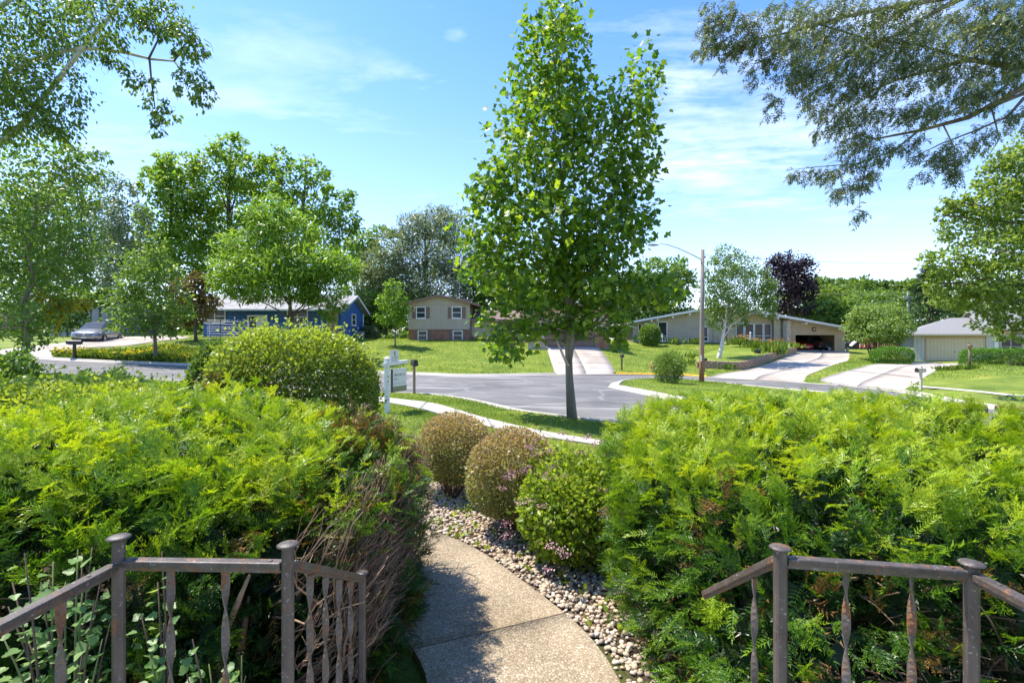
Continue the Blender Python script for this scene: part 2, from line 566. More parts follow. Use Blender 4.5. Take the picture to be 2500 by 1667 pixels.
soil = ramp(t, noise(t, geo.outputs['Position'], 25, 6, .7), [(0.3, (.030, .020, .012)), (0.7, (.12, .085, .055))])
at = N(t, 'ShaderNodeAttribute'); at.attribute_name = 'soil'
t.links.new(mixc(t, at.outputs['Fac'], gc, soil), b.inputs['Base Color'])
bp = N(t, 'ShaderNodeBump'); val(bp, Strength=0.9, Distance=0.05)
t.links.new(noise(t, geo.outputs['Position'], 22, 6, .75), bp.inputs['Height'])
t.links.new(bp.outputs[0], b.inputs['Normal'])

# terrace held by the block wall in front of the ranch house
wall_line_px = [(1699, 897.5), (1740, 899.5), (1785, 902), (1815, 902.5), (1850, 893), (1885, 880), (1922, 867.5), (1934, 864.5), (1946, 863)]
wall_line = resample(smooth_line([G(*p) for p in wall_line_px], 60), 60)
terr_poly = np.r_[wall_line, [G(1925, 850), G(1880, 842), G(1760, 848), G(1700, 868), G(1690, 880), G(1690, 893)]]
def terrace(x, y):
    d = sdf(terr_poly, x, y)
    p = wall_line
    dd = np.min(np.hypot(np.asarray(x)[..., None] - p[:, 0], np.asarray(y)[..., None] - p[:, 1]), -1)
    return np.where(d < -0.22, 0.62 * (1 - sst(0.5, 8, dd)), 0)

def drop(x, y):
    dr = np.maximum(sdf(road_poly, x, y), -sdf(isl, x, y))
    z = -0.17 * (1 - sst(0.10, 0.16, dr))
    for p in drive_polys:
        z = np.minimum(z, -0.12 * (1 - sst(-0.25, -0.05, sdf(p, x, y))))
    return z
gx = np.r_[-420, -250, -150, -100, -75, -60, -52, np.arange(-46, -10, 0.4), np.arange(-10, 46, 0.2), np.arange(46, 56, 1), 62, 75, 100, 150, 250, 420]
gy = np.r_[-60, -30, -15, -8, -4, np.arange(-2, 8, 0.25), np.arange(8, 56, 0.2), np.arange(56, 62, 0.5), np.arange(62, 80, 2), 90, 110, 150, 220, 320, 520]
XX, YY = np.meshgrid(gx, gy)
ZZ = H(XX, YY)
core = (XX > -75) & (XX < 62) & (YY > -10) & (YY < 70)
dz = np.zeros_like(ZZ)
dz[core] = drop(XX[core], YY[core]) + np.where(YY[core] > 36, terrace(XX[core], YY[core]), 0)
hummock = 0.012 * (np.sin(XX * 1.9 + 1.3 * np.sin(YY * 1.1)) + np.sin(YY * 2.3 + XX * .7))
ZZ = ZZ + dz + np.where(dz < -0.01, 0, hummock) - 0.012
nx_, ny_ = len(gx), len(gy)
ii = np.arange(ny_ - 1)[:, None] * nx_ + np.arange(nx_ - 1)[None]
gf = np.stack([ii, ii + 1, ii + nx_ + 1, ii + nx_], -1).reshape(-1, 4)
gme = np_mesh('ground', np.c_[XX.ravel(), YY.ravel(), ZZ.ravel()], gf, smooth=True)
soilm = np.zeros(XX.shape)
for bpoly in (bed_stone, bed_left, bed_right, bed_far):
    near = (XX > -12) & (XX < 12) & (YY > 0) & (YY < 14)
    soilm[near] = np.maximum(soilm[near], 1 - sst(-0.1, 0.12, sdf(bpoly, XX[near], YY[near])))
a = gme.attributes.new('soil', 'FLOAT', 'POINT')
a.data.foreach_set('value', soilm.ravel().astype(np.float32))
link('ground', gme, M_grass, kind='structure')
def ground_z(x, y):
    return h1(x, y) - 0.012

# street
M_road = bpy.data.materials.new('asphalt'); M_road.use_nodes = True
t = M_road.node_tree; b = t.nodes['Principled BSDF']
b.inputs['Roughness'].default_value = 0.85; b.inputs['Specular IOR Level'].default_value = 0.25
geo = N(t, 'ShaderNodeNewGeometry'); pos = geo.outputs['Position']
base = ramp(t, noise(t, pos, 0.35, 5, .6), [(0.28, (.092, .090, .088)), (0.5, (.136, .132, .127)), (0.72, (.182, .176, .170))])
grain = ramp(t, noise(t, pos, 45, 4, .8), [(0.3, (.75, .75, .75)), (0.7, (1.25, 1.25, 1.25))])
streak = ramp(t, noise(t, pos, 0.5, 6, .62, (0.22, 2.4, 1, -0.1)), [(0.55, (0, 0, 0)), (0.66, (1, 1, 1))])
vor = N(t, 'ShaderNodeTexVoronoi', feature='DISTANCE_TO_EDGE'); val(vor, Scale=0.19, Randomness=1.0)
wob = N(t, 'ShaderNodeVectorMath', operation='ADD')
nzv = N(t, 'ShaderNodeTexNoise'); val(nzv, Scale=0.8, Detail=4)
t.links.new(pos, nzv.inputs['Vector'])
sc_ = N(t, 'ShaderNodeVectorMath', operation='SCALE'); sc_.inputs['Scale'].default_value = 1.1
t.links.new(nzv.outputs['Color'], sc_.inputs[0]); t.links.new(pos, wob.inputs[0]); t.links.new(sc_.outputs[0], wob.inputs[1])
t.links.new(wob.outputs[0], vor.inputs['Vector'])
crack = ramp(t, vor.outputs['Distance'], [(0.004, (1, 1, 1)), (0.022, (0, 0, 0))])
c_ = mixc(t, 1.0, base, grain, 'MULTIPLY')
fs = N(t, 'ShaderNodeMath', operation='MULTIPLY'); t.links.new(streak, fs.inputs[0]); fs.inputs[1].default_value = 0.6
c_ = mixc(t, fs.outputs[0], c_, (.33, .32, .31))
fk = N(t, 'ShaderNodeMath', operation='MULTIPLY'); t.links.new(crack, fk.inputs[0]); fk.inputs[1].default_value = 0.22
c_ = mixc(t, fk.outputs[0], c_, (.42, .42, .42))
t.links.new(c_, b.inputs['Base Color'])
bp = N(t, 'ShaderNodeBump'); val(bp, Strength=0.4, Distance=0.01)
t.links.new(noise(t, pos, 60, 3, .8), bp.inputs['Height']); t.links.new(bp.outputs[0], b.inputs['Normal'])
loft('road', near_edge, far_edge, 200, 26, lambda x, y, u, v: H(x, y) - 0.12, M_road, kind='structure')

def concrete(name, c1, c2, grain=60, gamt=0.25, blotch=1.4):
    m = bpy.data.materials.new(name); m.use_nodes = True
    t = m.node_tree; b = t.nodes['Principled BSDF']
    b.inputs['Roughness'].default_value = 0.85; b.inputs['Specular IOR Level'].default_value = 0.25
    pos = N(t, 'ShaderNodeNewGeometry').outputs['Position']
    base = ramp(t, noise(t, pos, blotch, 5, .62), [(0.3, c1), (0.7, c2)])
    gr = ramp(t, noise(t, pos, grain, 5, .75), [(0.3, (1 - gamt,) * 3), (0.7, (1 + gamt,) * 3)])
    st = ramp(t, noise(t, pos, 0.35, 6, .65), [(0.42, (1, 1, 1)), (0.75, (.70, .67, .62))])
    t.links.new(mixc(t, 1.0, mixc(t, 1.0, base, gr, 'MULTIPLY'), st, 'MULTIPLY'), b.inputs['Base Color'])
    bp = N(t, 'ShaderNodeBump'); val(bp, Strength=0.35, Distance=0.01)
    t.links.new(noise(t, pos, grain, 5, .75), bp.inputs['Height']); t.links.new(bp.outputs[0], b.inputs['Normal'])
    return m
M_curb = concrete('kerb_concrete', (.40, .37, .32), (.52, .49, .44))
M_drive = concrete('drive_concrete', (.36, .315, .27), (.47, .415, .36), 40, .14, .5)
M_side = concrete('pavement_concrete', (.43, .40, .35), (.55, .52, .46), 50, .15)
M_yel = mat('yellow_kerb_paint', (.62, .40, .02), (.45, .27, .02), scale=7, rough=.6)
curb_prof = [(-0.5, -0.114), (-0.04, -0.106), (-0.01, 0.015), (0.15, 0.02), (0.15, -0.16)]
sweep('kerb', near_edge, curb_prof, M_curb, side=-1, n=260, kind='structure')
sweep('kerb', far_a, curb_prof, M_curb, side=1, n=160, kind='structure')
sweep('kerb', far_b, [(-0.5, -0.114), (-0.04, -0.106)], M_curb, side=1, n=40, kind='structure')
sweep('yellow_kerb', far_b, [(-0.22, -0.106), (-0.04, -0.104), (-0.01, 0.015), (0.15, 0.02), (0.15, -0.16)], M_yel, side=1, n=40, kind='structure')
sweep('gutter', far_c, [(-0.5, -0.114), (0.02, -0.110)], M_curb, side=1, n=60, kind='structure')
sweep('gutter', [far_a[-1], far_b[0]], [(-0.5, -0.114), (0.02, -0.110)], M_curb, side=1, n=10, curve=False, kind='structure')
sweep('kerb', far_d, curb_prof, M_curb, side=1, n=120, kind='structure')
sweep('kerb', np.r_[isl, isl[:1]], [(-0.55, -0.113), (-0.04, -0.106), (-0.01, 0.015), (0.17, 0.02), (0.17, -0.16)], M_curb, side=-1, n=200, curve=False, kind='structure')

def drive_z(x, y, u, v):
    dr = sdf(road_poly, x, y)
    return H(x, y) + 0.012 - 0.115 * (1 - sst(0.0, 1.3, dr))
M_joint = mat('joint_bed', (.10, .085, .07), (.16, .13, .10), scale=3, rough=.9)  # dark brown bed under the slabs, visible in the open joints
def slabs(base, L, Rr, ncuts, zf, m, across=1, gap=0.012, curve=True, name='slab'):
    """a drive or pavement cast as separate slabs with open joints over a dark bed; every slab its own part"""
    a = smooth_line(L, 240) if curve else resample(L, 240)
    b = smooth_line(Rr, 240) if curve else resample(Rr, 240)
    for i in range(ncuts):
        for j in range(across):
            n0, n1 = i / ncuts, (i + 1) / ncuts
            k = np.linspace(n0, n1, 8)
            idx = k * 239
            A = np.c_[np.interp(idx, np.arange(240), a[:, 0]), np.interp(idx, np.arange(240), a[:, 1])]
            B = np.c_[np.interp(idx, np.arange(240), b[:, 0]), np.interp(idx, np.arange(240), b[:, 1])]
            vv = np.linspace(j / across, (j + 1) / across, 5)
            XY = A[:, None] * (1 - vv)[None, :, None] + B[:, None] * vv[None, :, None]
            # pull the rim inwards to leave the joint
            cen = XY.mean((0, 1))
            g = gap
            XY[0] += (XY[1] - XY[0]) / np.linalg.norm(XY[1] - XY[0], axis=1)[:, None] * g
            XY[-1] += (XY[-2] - XY[-1]) / np.linalg.norm(XY[-2] - XY[-1], axis=1)[:, None] * g
            if across > 1:
                XY[:, 0] += (XY[:, 1] - XY[:, 0]) / np.linalg.norm(XY[:, 1] - XY[:, 0], axis=1)[:, None] * g
                XY[:, -1] += (XY[:, -2] - XY[:, -1]) / np.linalg.norm(XY[:, -2] - XY[:, -1], axis=1)[:, None] * g
            Z = zf(XY[..., 0], XY[..., 1], 0, 0) + rng.uniform(-.003, .003)
            V = np.c_[XY.reshape(-1, 2), Z.ravel()]
            nv = 5
            q = np.arange(7)[:, None] * nv + np.arange(nv - 1)[None]
            Fs = np.stack([q, q + 1, q + nv + 1, q + nv], -1).reshape(-1, 4)
            # skirt
            rim = list(range(nv)) + [r * nv + nv - 1 for r in range(1, 8)] + [7 * nv + c for c in range(nv - 2, -1, -1)] + [r * nv for r in range(6, 0, -1)]
            low = V[rim].copy(); low[:, 2] -= 0.04
            n0v = len(V)
            V = np.r_[V, low]
            sk = np.array([[rim[s], rim[(s + 1) % len(rim)], n0v + (s + 1) % len(rim), n0v + s] for s in range(len(rim))])
            e = np.cross(V[Fs[0, 1]] - V[Fs[0, 0]], V[Fs[0, 2]] - V[Fs[0, 0]])
            if e[2] < 0:
                Fs = Fs[:, ::-1]
            link(name, np_mesh(name, V, np.r_[Fs, sk]), m, base)
for nm, (L, Rr), nc, ac in (('driveway', drives[0], 5, 2), ('driveway', drives[1], 7, 2), ('driveway', drives[2], 6, 2), ('driveway', drives[3], 7, 2)):
    base_o = loft(nm, L, Rr, 60, 12, lambda x, y, u, v: drive_z(x, y, u, v) - 0.02, M_joint, kind='structure')
    slabs(base_o, L, Rr, nc, drive_z, M_drive, across=ac, gap=0.018)
sw = loft('pavement', swU, swD, 120, 5, lambda x, y, u, v: H(x, y) + 0.004, M_joint, kind='structure')
slabs(sw, swU, swD, 32, lambda x, y, u, v: H(x, y) + 0.022, M_side, gap=0.009)
rs = [G(2216, 940), G(2300, 946), G(2400, 955), G(2463, 962), (26, 22.5), (28, 18)]
rs2 = [G(2216, 943.5), G(2300, 949.5), G(2400, 959), G(2463, 967), (24.9, 22), (26.9, 17.6)]
loft('pavement', rs, rs2, 60, 4, lambda x, y, u, v: H(x, y) + 0.02, M_side, kind='structure')

# pebbled front walk
M_walk = bpy.data.materials.new('pebbled_concrete'); M_walk.use_nodes = True
t = M_walk.node_tree; b = t.nodes['Principled BSDF']
b.inputs['Roughness'].default_value = 0.8; b.inputs['Specular IOR Level'].default_value = 0.3
pos = N(t, 'ShaderNodeNewGeometry').outputs['Position']
vo = N(t, 'ShaderNodeTexVoronoi'); val(vo, Scale=95)
t.links.new(pos, vo.inputs['Vector'])
sepc = N(t, 'ShaderNodeSeparateColor'); t.links.new(vo.outputs['Color'], sepc.inputs[0])
peb = ramp(t, sepc.outputs[0], [(0.0, (.24, .19, .135)), (0.35, (.315, .26, .19)), (0.75, (.37, .31, .235)), (0.96, (.50, .45, .37))])
edge = ramp(t, vo.outputs['Distance'], [(0.25, (1, 1, 1)), (0.65, (.78, .74, .68))])
bl = ramp(t, noise(t, pos, 1.6, 5, .62), [(0.32, (.78, .75, .68)), (0.65, (1.1, 1.08, 1.02))])
lich = ramp(t, noise(t, pos, 9, 6, .7), [(0.6, (0, 0, 0)), (0.72, (1, 1, 1))])
cc = mixc(t, 1, mixc(t, 1, peb, edge, 'MULTIPLY'), bl, 'MULTIPLY')
lf = N(t, 'ShaderNodeMath', operation='MULTIPLY'); t.links.new(lich, lf.inputs[0]); lf.inputs[1].default_value = .35
t.links.new(mixc(t, lf.outputs[0], cc, (.16, .15, .11)), b.inputs['Base Color'])
bp = N(t, 'ShaderNodeBump'); val(bp, Strength=0.6, Distance=0.006)
inv = N(t, 'ShaderNodeMath', operation='SUBTRACT'); inv.inputs[0].default_value = 1; t.links.new(vo.outputs['Distance'], inv.inputs[1])
t.links.new(inv.outputs[0], bp.inputs['Height']); t.links.new(bp.outputs[0], b.inputs['Normal'])
wk = link('path', np_mesh('path', np.c_[np.r_[wRs[:60], wLs[:60]], H(np.r_[wRs[:60], wLs[:60]][:, 0], np.r_[wRs[:60], wLs[:60]][:, 1]) + 0.0],
          np.stack([np.arange(59), np.arange(1, 60), 60 + np.arange(1, 60), 60 + np.arange(59)], -1)), M_joint, kind='structure')
# joints at measured places along the walk (the one in view crosses from (990,1597) to (1372,1497) in the photo)
cutR = [np.argmin(np.hypot(wRs[:, 0] - p[0], wRs[:, 1] - p[1])) for p in ((0.62, 2.3), G(1372, 1497), G(1069, 1304), (-3.2, 6.35), (-6.5, 6.9), (-9.8, 7.0))]
pj = np.array(G(990, 1597))
for a0, a1 in zip(cutR[:-1], cutR[1:]):
    if a0 == cutR[1]:
        lo = int(np.argmin(np.hypot(*(wLs - pj).T)))
    else:
        lo = a0
    hi = int(np.argmin(np.hypot(*(wLs - pj).T))) if a1 == cutR[1] else a1
    slabs(wk, wLs[lo:hi + 1], wRs[a0:a1 + 1], 1, lambda x, y, u, v: H(x, y) + 0.03, M_walk, gap=0.006, curve=False)

# stoop and two steps behind the rails
M_stoop = concrete('stoop_concrete', (.36, .33, .29), (.46, .43, .38))
st = MB().box(-1.45, 1.5, -1.2, 1.62, -0.4, 0.36).build('stoop', M_stoop, kind='structure')
s1 = MB().box(-0.78, 0.92, 1.62, 1.95, -0.4, 0.2).build('step', M_stoop, st)
s1 = MB().box(-0.78, 0.92, 1.95, 2.28, -0.4, 0.035).build('step', M_stoop, st)
# ------------------------------------------------------------------ houses
M_white = mat('white_trim', (.78, .77, .74), (.68, .67, .63), scale=4, rough=.5)
M_glass = mat('window_glass', (.018, .022, .026), (.05, .055, .06), scale=.7, rough=.08, spec=.28)
M_curtain = mat('curtain', (.34, .36, .36), (.46, .48, .47), scale=9, rough=.8, stretch=(6, 1, .3))
M_taupe = mat('taupe_siding', (.41, .335, .26), (.45, .37, .295), scale=1.6, rough=.7, bump=.15, bscale=40, stretch=(1, 1, .15))
M_taupe_d = mat('taupe_groove', (.17, .15, .12), rough=.9)  # darker taupe of the wall behind the boards, visible in the grooves
M_brown = mat('brown_paint', (.16, .095, .075), (.20, .125, .10), scale=5, rough=.6)
M_browntrim = mat('brown_fascia', (.20, .12, .085), (.25, .155, .115), scale=3, rough=.6)
M_brick = mat('red_brick', (.25, .105, .065), (.36, .19, .13), scale=2.2, rough=.85, bump=.3, bscale=60, c3=(.17, .075, .06))
M_mortar = mat('mortar', (.30, .27, .23), (.22, .19, .16), scale=9, rough=.9)
M_shb = mat('brown_shingles', (.145, .095, .08), (.20, .14, .12), scale=14, rough=.9, bump=.5, bscale=30)
M_shg = mat('grey_shingles', (.17, .168, .165), (.25, .246, .24), scale=22, rough=.9, bump=.5, bscale=36)
M_shw = mat('pale_shingles', (.20, .20, .205), (.34, .335, .33), scale=1.4, rough=.85, bump=.4, bscale=30)
M_blue = mat('blue_siding', (.020, .095, .30), (.028, .115, .35), scale=1.5, rough=.55, bump=.1, bscale=30)
M_blued = mat('blue_groove', (.010, .05, .16), rough=.8)
M_tan = mat('tan_siding', (.44, .335, .215), (.50, .39, .26), scale=1.3, rough=.7, bump=.12, bscale=40)
M_tand = mat('tan_groove', (.22, .16, .10), rough=.9)
M_greig = mat('greige_siding', (.42, .345, .27), (.46, .385, .305), scale=1.3, rough=.7, bump=.12, bscale=40)
M_greigd = mat('greige_groove', (.15, .135, .11), rough=.9)
M_lime = mat('limestone', (.43, .36, .235), (.55, .48, .34), scale=2.5, rough=.85, bump=.4, bscale=18, c3=(.30, .24, .15))
M_fstone = mat('grey_fieldstone', (.22, .205, .18), (.36, .335, .295), scale=3, rough=.85, bump=.4, bscale=18)
M_cream = mat('cream_door', (.60, .475, .32), (.64, .515, .355), scale=1.2, rough=.55)
M_creamd = mat('cream_groove', (.33, .27, .16), rough=.8)
M_peach = mat('peach_brick', (.52, .36, .235), (.60, .44, .30), scale=3, rough=.8, bump=.3, bscale=40)
M_lgrey = mat('light_grey_siding', (.47, .455, .42), (.53, .515, .48), scale=1.3, rough=.65)
M_lgreyd = mat('light_grey_groove', (.24, .25, .25), rough=.8)
M_grey = mat('grey_lap', (.27, .29, .31), (.32, .34, .36), scale=2, rough=.7)
M_dark = mat('dark_interior', (.025, .024, .024), (.05, .045, .04), scale=3, rough=.9)
M_wood = mat('weathered_wood', (.20, .15, .10), (.30, .24, .18), scale=3, rough=.8, bump=.3, bscale=30, stretch=(6, 6, .6))
M_redwood = mat('redwood_slat', (.26, .115, .085), (.34, .17, .13), scale=3, rough=.75, stretch=(4, 4, .5))
M_black = mat('black_metal', (.018, .018, .02), (.035, .033, .032), scale=8, rough=.45)

class House:
    def __init__(s, name, label, px0, Y, z0, rz=0, cat='house'):
        s.Y, s.X0, s.Z0 = Y, (px0 - CX) / F * Y, z0
        s.root = thing(name, label, cat, (s.X0, Y, z0), rz)
        s.c, s.s = math.cos(rz), math.sin(rz)
    def lx(s, px):
        k = (px - CX) / F
        return (k * s.Y - s.X0) / (s.c - k * s.s)
    def lz(s, py): return CAMZ - (py - CY) / F * s.Y - s.Z0
    def box(s, name, x0, x1, y0, y1, z0, z1, m, parent=None, label=None):
        return MB().box(x0, x1, y0, y1, z0, z1).build(name, m, parent or s.root, label=label)
    def slab(s, name, pts, th, m, parent=None):
        return MB().prism(pts, 0, (0, 0, -th)).build(name, m, parent or s.root)
    def boards(s, x0, x1, z0, ztop, w, m, y=0.0, holes=(), axis='x', th=0.025, gap=0.014, name='board', parent=None):
        """vertical boards on the wall plane y (axis x) facing -y, or on plane x=y facing +x (axis y)"""
        n = max(1, round((x1 - x0) / w)); w = (x1 - x0) / n
        zt = ztop if callable(ztop) else (lambda x: ztop)
        for i in range(n):
            a, b = x0 + i * w + gap / 2, x0 + (i + 1) * w - gap / 2
            spans = [(z0, None)]
            for hx0, hx1, hz0, hz1 in holes:
                if hx0 < (a + b) / 2 < hx1:
                    new = []
                    for lo, hi in spans:
                        new += [(lo, hz0), (hz1, hi)]
                    spans = [q for q in new if q[1] is None or q[1] - q[0] > 0.02]
            t2 = th * random.uniform(.85, 1.15)
            for lo, hi in spans:
                za, zb = (zt(a), zt(b)) if hi is None else (hi, hi)
                if min(za, zb) - lo < 0.02:
                    continue
                if axis == 'x':
                    q = [(a, y, lo), (b, y, lo), (b, y, zb), (a, y, za)]
                    MB().prism(q, 0, (0, -t2, 0)).build(name, m, parent or s.root)
                else:
                    q = [(y, a, lo), (y, b, lo), (y, b, zb), (y, a, za)]
                    MB().prism(q, 0, (t2, 0, 0)).build(name, m, parent or s.root)
    def window(s, x0, x1, z0, z1, y, m=None, fr=0.09, bars=(0.5,), mull=(), glass=None, axis='x', name='window', d=0.07):
        """frame ring with glass panes; bars: heights of meeting rails, mull: positions of mullions (fractions)"""
        m = m or M_white
        def bx(mb, a, b, y0, y1, c, e):
            return mb.box(a, b, y0, y1, c, e) if axis == 'x' else mb.box(-y1, -y0, a, b, c, e)
        mb = MB()
        bx(mb, x0, x0 + fr, y - d, y, z0, z1); bx(mb, x1 - fr, x1, y - d, y, z0, z1)
        bx(mb, x0 + fr, x1 - fr, y - d, y, z1 - fr, z1); bx(mb, x0 + fr, x1 - fr, y - d, y, z0, z0 + fr)
        wn = mb.build(name, m, s.root)
        sl = MB(); bx(sl, x0 - .04, x1 + .04, y - d - .05, y, z0 - .05, z0 - .002); sl.build('sill', m, wn)
        xs = [x0 + fr] + [x0 + (x1 - x0) * q for q in mull] + [x1 - fr]
        zs = [z0 + fr] + [z0 + (z1 - z0) * q for q in bars] + [z1 - fr]
        bw = 0.03
        for q in xs[1:-1]:
            k = MB(); bx(k, q - bw * 1.3, q + bw * 1.3, y - d + .01, y, z0 + fr, z1 - fr); k.build('mullion', m, wn)
        for q in zs[1:-1]:
            k = MB(); bx(k, x0 + fr, x1 - fr, y - d + .018, y - .02, q - bw, q + bw); k.build('meeting_rail', m, wn)
        for a, b in zip(xs[:-1], xs[1:]):
            for c, e in zip(zs[:-1], zs[1:]):
                k = MB(); bx(k, a, b, y - .022, y - .012, c, e)
                k.build('pane', glass or M_glass, wn)
        return wn
    def bricks(s, x0, x1, y, z0, z1, m, bw=.21, bh=.075, gap=.012, holes=(), name='brick', parent=None, rand=.0, stuff=True, th=.03):
        """coursed masonry, every brick modelled; joined because each is a few pixels"""
        mb = MB()
        r = 0; z = z0
        while z < z1 - .02:
            hh = min(bh, z1 - z)
            x = x0 - (bw / 2 if r % 2 else 0)
            while x < x1:
                w = bw * random.uniform(1 - rand, 1 + rand)
                a, b_ = max(x, x0), min(x + w - gap, x1)
                x += w
                if b_ - a < .03:
                    continue
                c = (a + b_) / 2; zz = z + hh / 2
                if any(h[0] < c < h[1] and h[2] < zz < h[3] for h in holes):
                    continue
                t2 = th * random.uniform(.6, 1.3)
                if stuff:
                    mb.box(a, b_, y - t2, y, z, z + hh - gap)
                else:
                    MB().box(a, b_, y - t2, y, z, z + hh - gap).build(name, m, parent or s.root)
            z += bh; r += 1
        if stuff and mb.v:
            return mb.build(name, m, parent or s.root, kind='stuff')

# --- split-level house straight across the street
h = House('split_level_house', 'taupe split-level house with brown shutters over a brick base behind the broad lawn', 997, 50, 1.94)
W0 = h.lx(1147)
def gz(x):
    return 4.62 - 0.242 * abs(x - 3.2)
low_w = [(h.lx(1019.5), h.lx(1043)), (h.lx(1105), h.lx(1129.5))]
h.box('foundation_wall', 0, W0, .14, 8, -.6, 1.22, M_mortar)
h.bricks(0, W0, .139, -.1, 1.2, M_brick, holes=[(a - .34, b + .34, -1, 2) for a, b in low_w])
for a, b_ in low_w:
    h.window(a, b_, .06, 1.1, .125)
    for q0, q1 in ((a - .35, a - .01), (b_ + .01, b_ + .35)):
        h.box('shutter', q0, q1, .08, .139, .02, 1.16, M_brown)
h.box('wall', 0, W0, 0.03, 8, 1.22, 3.6, M_taupe_d)
MB().prism([(0, .03, 3.602), (W0, .03, 3.602), (W0, .03, gz(W0)), (3.2, .03, gz(3.2)), (0, .03, gz(0))], 0, (0, 7.97, 0)).build('gable_wall', M_taupe_d, h.root)
ups = [(h.lx(1015.8), h.lx(1039.6)), (h.lx(1103), h.lx(1127.4))]
h.boards(0, W0, 1.2, 3.75, .305, M_taupe, y=.028, holes=[(a + .03, b - .03, 2.36, 3.5) for a, b in ups])
MB().prism([(0, .027, 3.79), (W0, .027, 3.79), (W0, .027, gz(W0)), (3.2, .027, gz(3.2)), (0, .027, gz(0))], 0, (0, -.035, 0)).build('gable_panel', M_taupe, h.root)
h.box('trim_board', 0, W0, -.03, .026, 3.752, 3.788, M_taupe)
for a, b_ in ups:
    h.window(a, b_, 2.33, 3.55, 0.0, d=.06)
    for q0, q1 in ((a - .40, a - .02), (b_ + .02, b_ + .40)):
        sh = h.box('shutter', q0, q1, -.045, 0, 2.33, 3.5, M_brown)
        for k in range(9):
            MB().box(q0 + .04, q1 - .04, -.058, -.046, 2.4 + k * .118, 2.47 + k * .118).build('louvre', M_browntrim, sh)
for sx in (0.0, W0 - .08):
    h.box('corner_board', sx, sx + .08, -.012, .027, 1.22, 3.75, M_taupe)
h.slab('roof', [(-.5, -.5, gz(-.5) + .15), (3.2, -.5, gz(3.2) + .15), (3.2, 8.4, gz(3.2) + .15), (-.5, 8.4, gz(-.5) + .15)], .15, M_shb)
h.slab('roof', [(3.2, -.5, gz(3.2) + .15), (W0 + 1.0, -.5, gz(W0 + 1) + .15), (W0 + 1.0, 8.4, gz(W0 + 1) + .15), (3.2, 8.4, gz(3.2) + .15)], .15, M_shb)
MB().prism([(-.52, -.5, gz(-.52) + .17), (3.2, -.5, gz(3.2) + .17), (3.2, -.5, gz(3.2) - .04), (-.52, -.5, gz(-.52) - .04)], 0, (0, -.05, 0)).build('bargeboard', M_browntrim, h.root)
MB().prism([(3.2, -.5, gz(3.2) + .17), (W0 + 1.02, -.5, gz(W0 + 1.02) + .17), (W0 + 1.02, -.5, gz(W0 + 1.02) - .04), (3.2, -.5, gz(3.2) - .04)], 0, (0, -.05, 0)).build('bargeboard', M_browntrim, h.root)
h.box('chimney', 4.9, 5.7, 4.2, 5.0, 3.6, 4.62, M_brick)
h.box('chimney_cap', 4.84, 5.76, 4.14, 5.06, 4.62, 4.7, M_mortar)
MB().tube([(W0 + .06, -.05, 3.1), (W0 + .06, -.05, .05)], .045, 6).build('downspout', M_browntrim, h.root)
# lower wing with the entry
wx1 = 13.2
h.box('wall', W0 + .01, wx1, .8, 8, .55, 2.35, M_taupe_d)
h.boards(W0 + .1, wx1, .5, 2.2, .31, M_taupe, y=.797, holes=[(9.9, 11.0, -1, 1.95)])
h.box('foundation_wall', W0 + .01, wx1, .74, 8, -.6, .5, M_mortar)
h.bricks(W0 + .05, wx1, .739, -.15, .5, M_brick)
dd = h.box('door', 10.0, 10.9, .74, .80, .05, 2.05, M_brown)
MB().box(10.78, 10.83, .69, .738, .95, 1.1).build('handle', M_white, dd)
MB().lathe([(.02, .0), (.09, .03), (.10, .26), (.03, .34)], 8, (7.45, .68, 1.55)).build('wall_lantern', M_black, h.root)
h.slab('roof', [(W0 + .02, .15, 2.25), (wx1 + .4, .15, 2.25), (wx1 + .4, 4.4, 3.42), (W0 + .02, 4.4, 3.42)], .12, M_shb)
h.slab('roof', [(W0 + .02, 4.4, 3.42), (wx1 + .4, 4.4, 3.42), (wx1 + .4, 8.4, 2.3), (W0 + .02, 8.4, 2.3)], .12, M_shb)
h.box('fascia', W0 + .02, wx1 + .4, .10, .148, 2.07, 2.26, M_browntrim)
# garage standing forward at the head of the drive
gx0, gx1, gy0 = 13.25, 19.9, -4.0
zb = -.55
h.box('garage_wall', gx0, gx1, gy0 + .05, 6, zb - .3, 2.2, M_taupe_d)
h.boards(gx0, gx1, zb, 2.15, .31, M_tan, y=gy0 + .048, holes=[(gx0 + .55, gx1 - 1.25, zb - 1, 1.55)])
gd = h.box('garage_door', gx0 + .62, gx1 - 1.32, gy0, gy0 + .04, zb + .02, 1.52, M_brown)
for k in range(4):
    for j in range(4):
        w_ = (gx1 - gx0 - 1.94) / 4
        MB().box(gx0 + .68 + j * w_, gx0 + .62 + (j + 1) * w_ - .06, gy0 - .014, gy0 - .001, zb + .08 + k * .51, zb + .5 + k * .51).build('door_panel', M_brown, gd)
h.box('brick_pier', gx1 - 1.2, gx1 + .02, gy0 - .12, gy0 + .02, zb - .2, .9, M_mortar)
h.bricks(gx1 - 1.2, gx1 + .02, gy0 - .121, zb - .1, .9, M_brick)
def gzz(x): return 3.55 - .27 * abs(x - (gx0 + gx1) / 2)
mid = (gx0 + gx1) / 2
MB().prism([(gx0, gy0 + .05, 2.2), (gx1, gy0 + .05, 2.2), (gx1, gy0 + .05, gzz(gx1)), (mid, gy0 + .05, gzz(mid)), (gx0, gy0 + .05, gzz(gx0))], 0, (0, .08, 0)).build('gable_wall', M_tan, h.root)
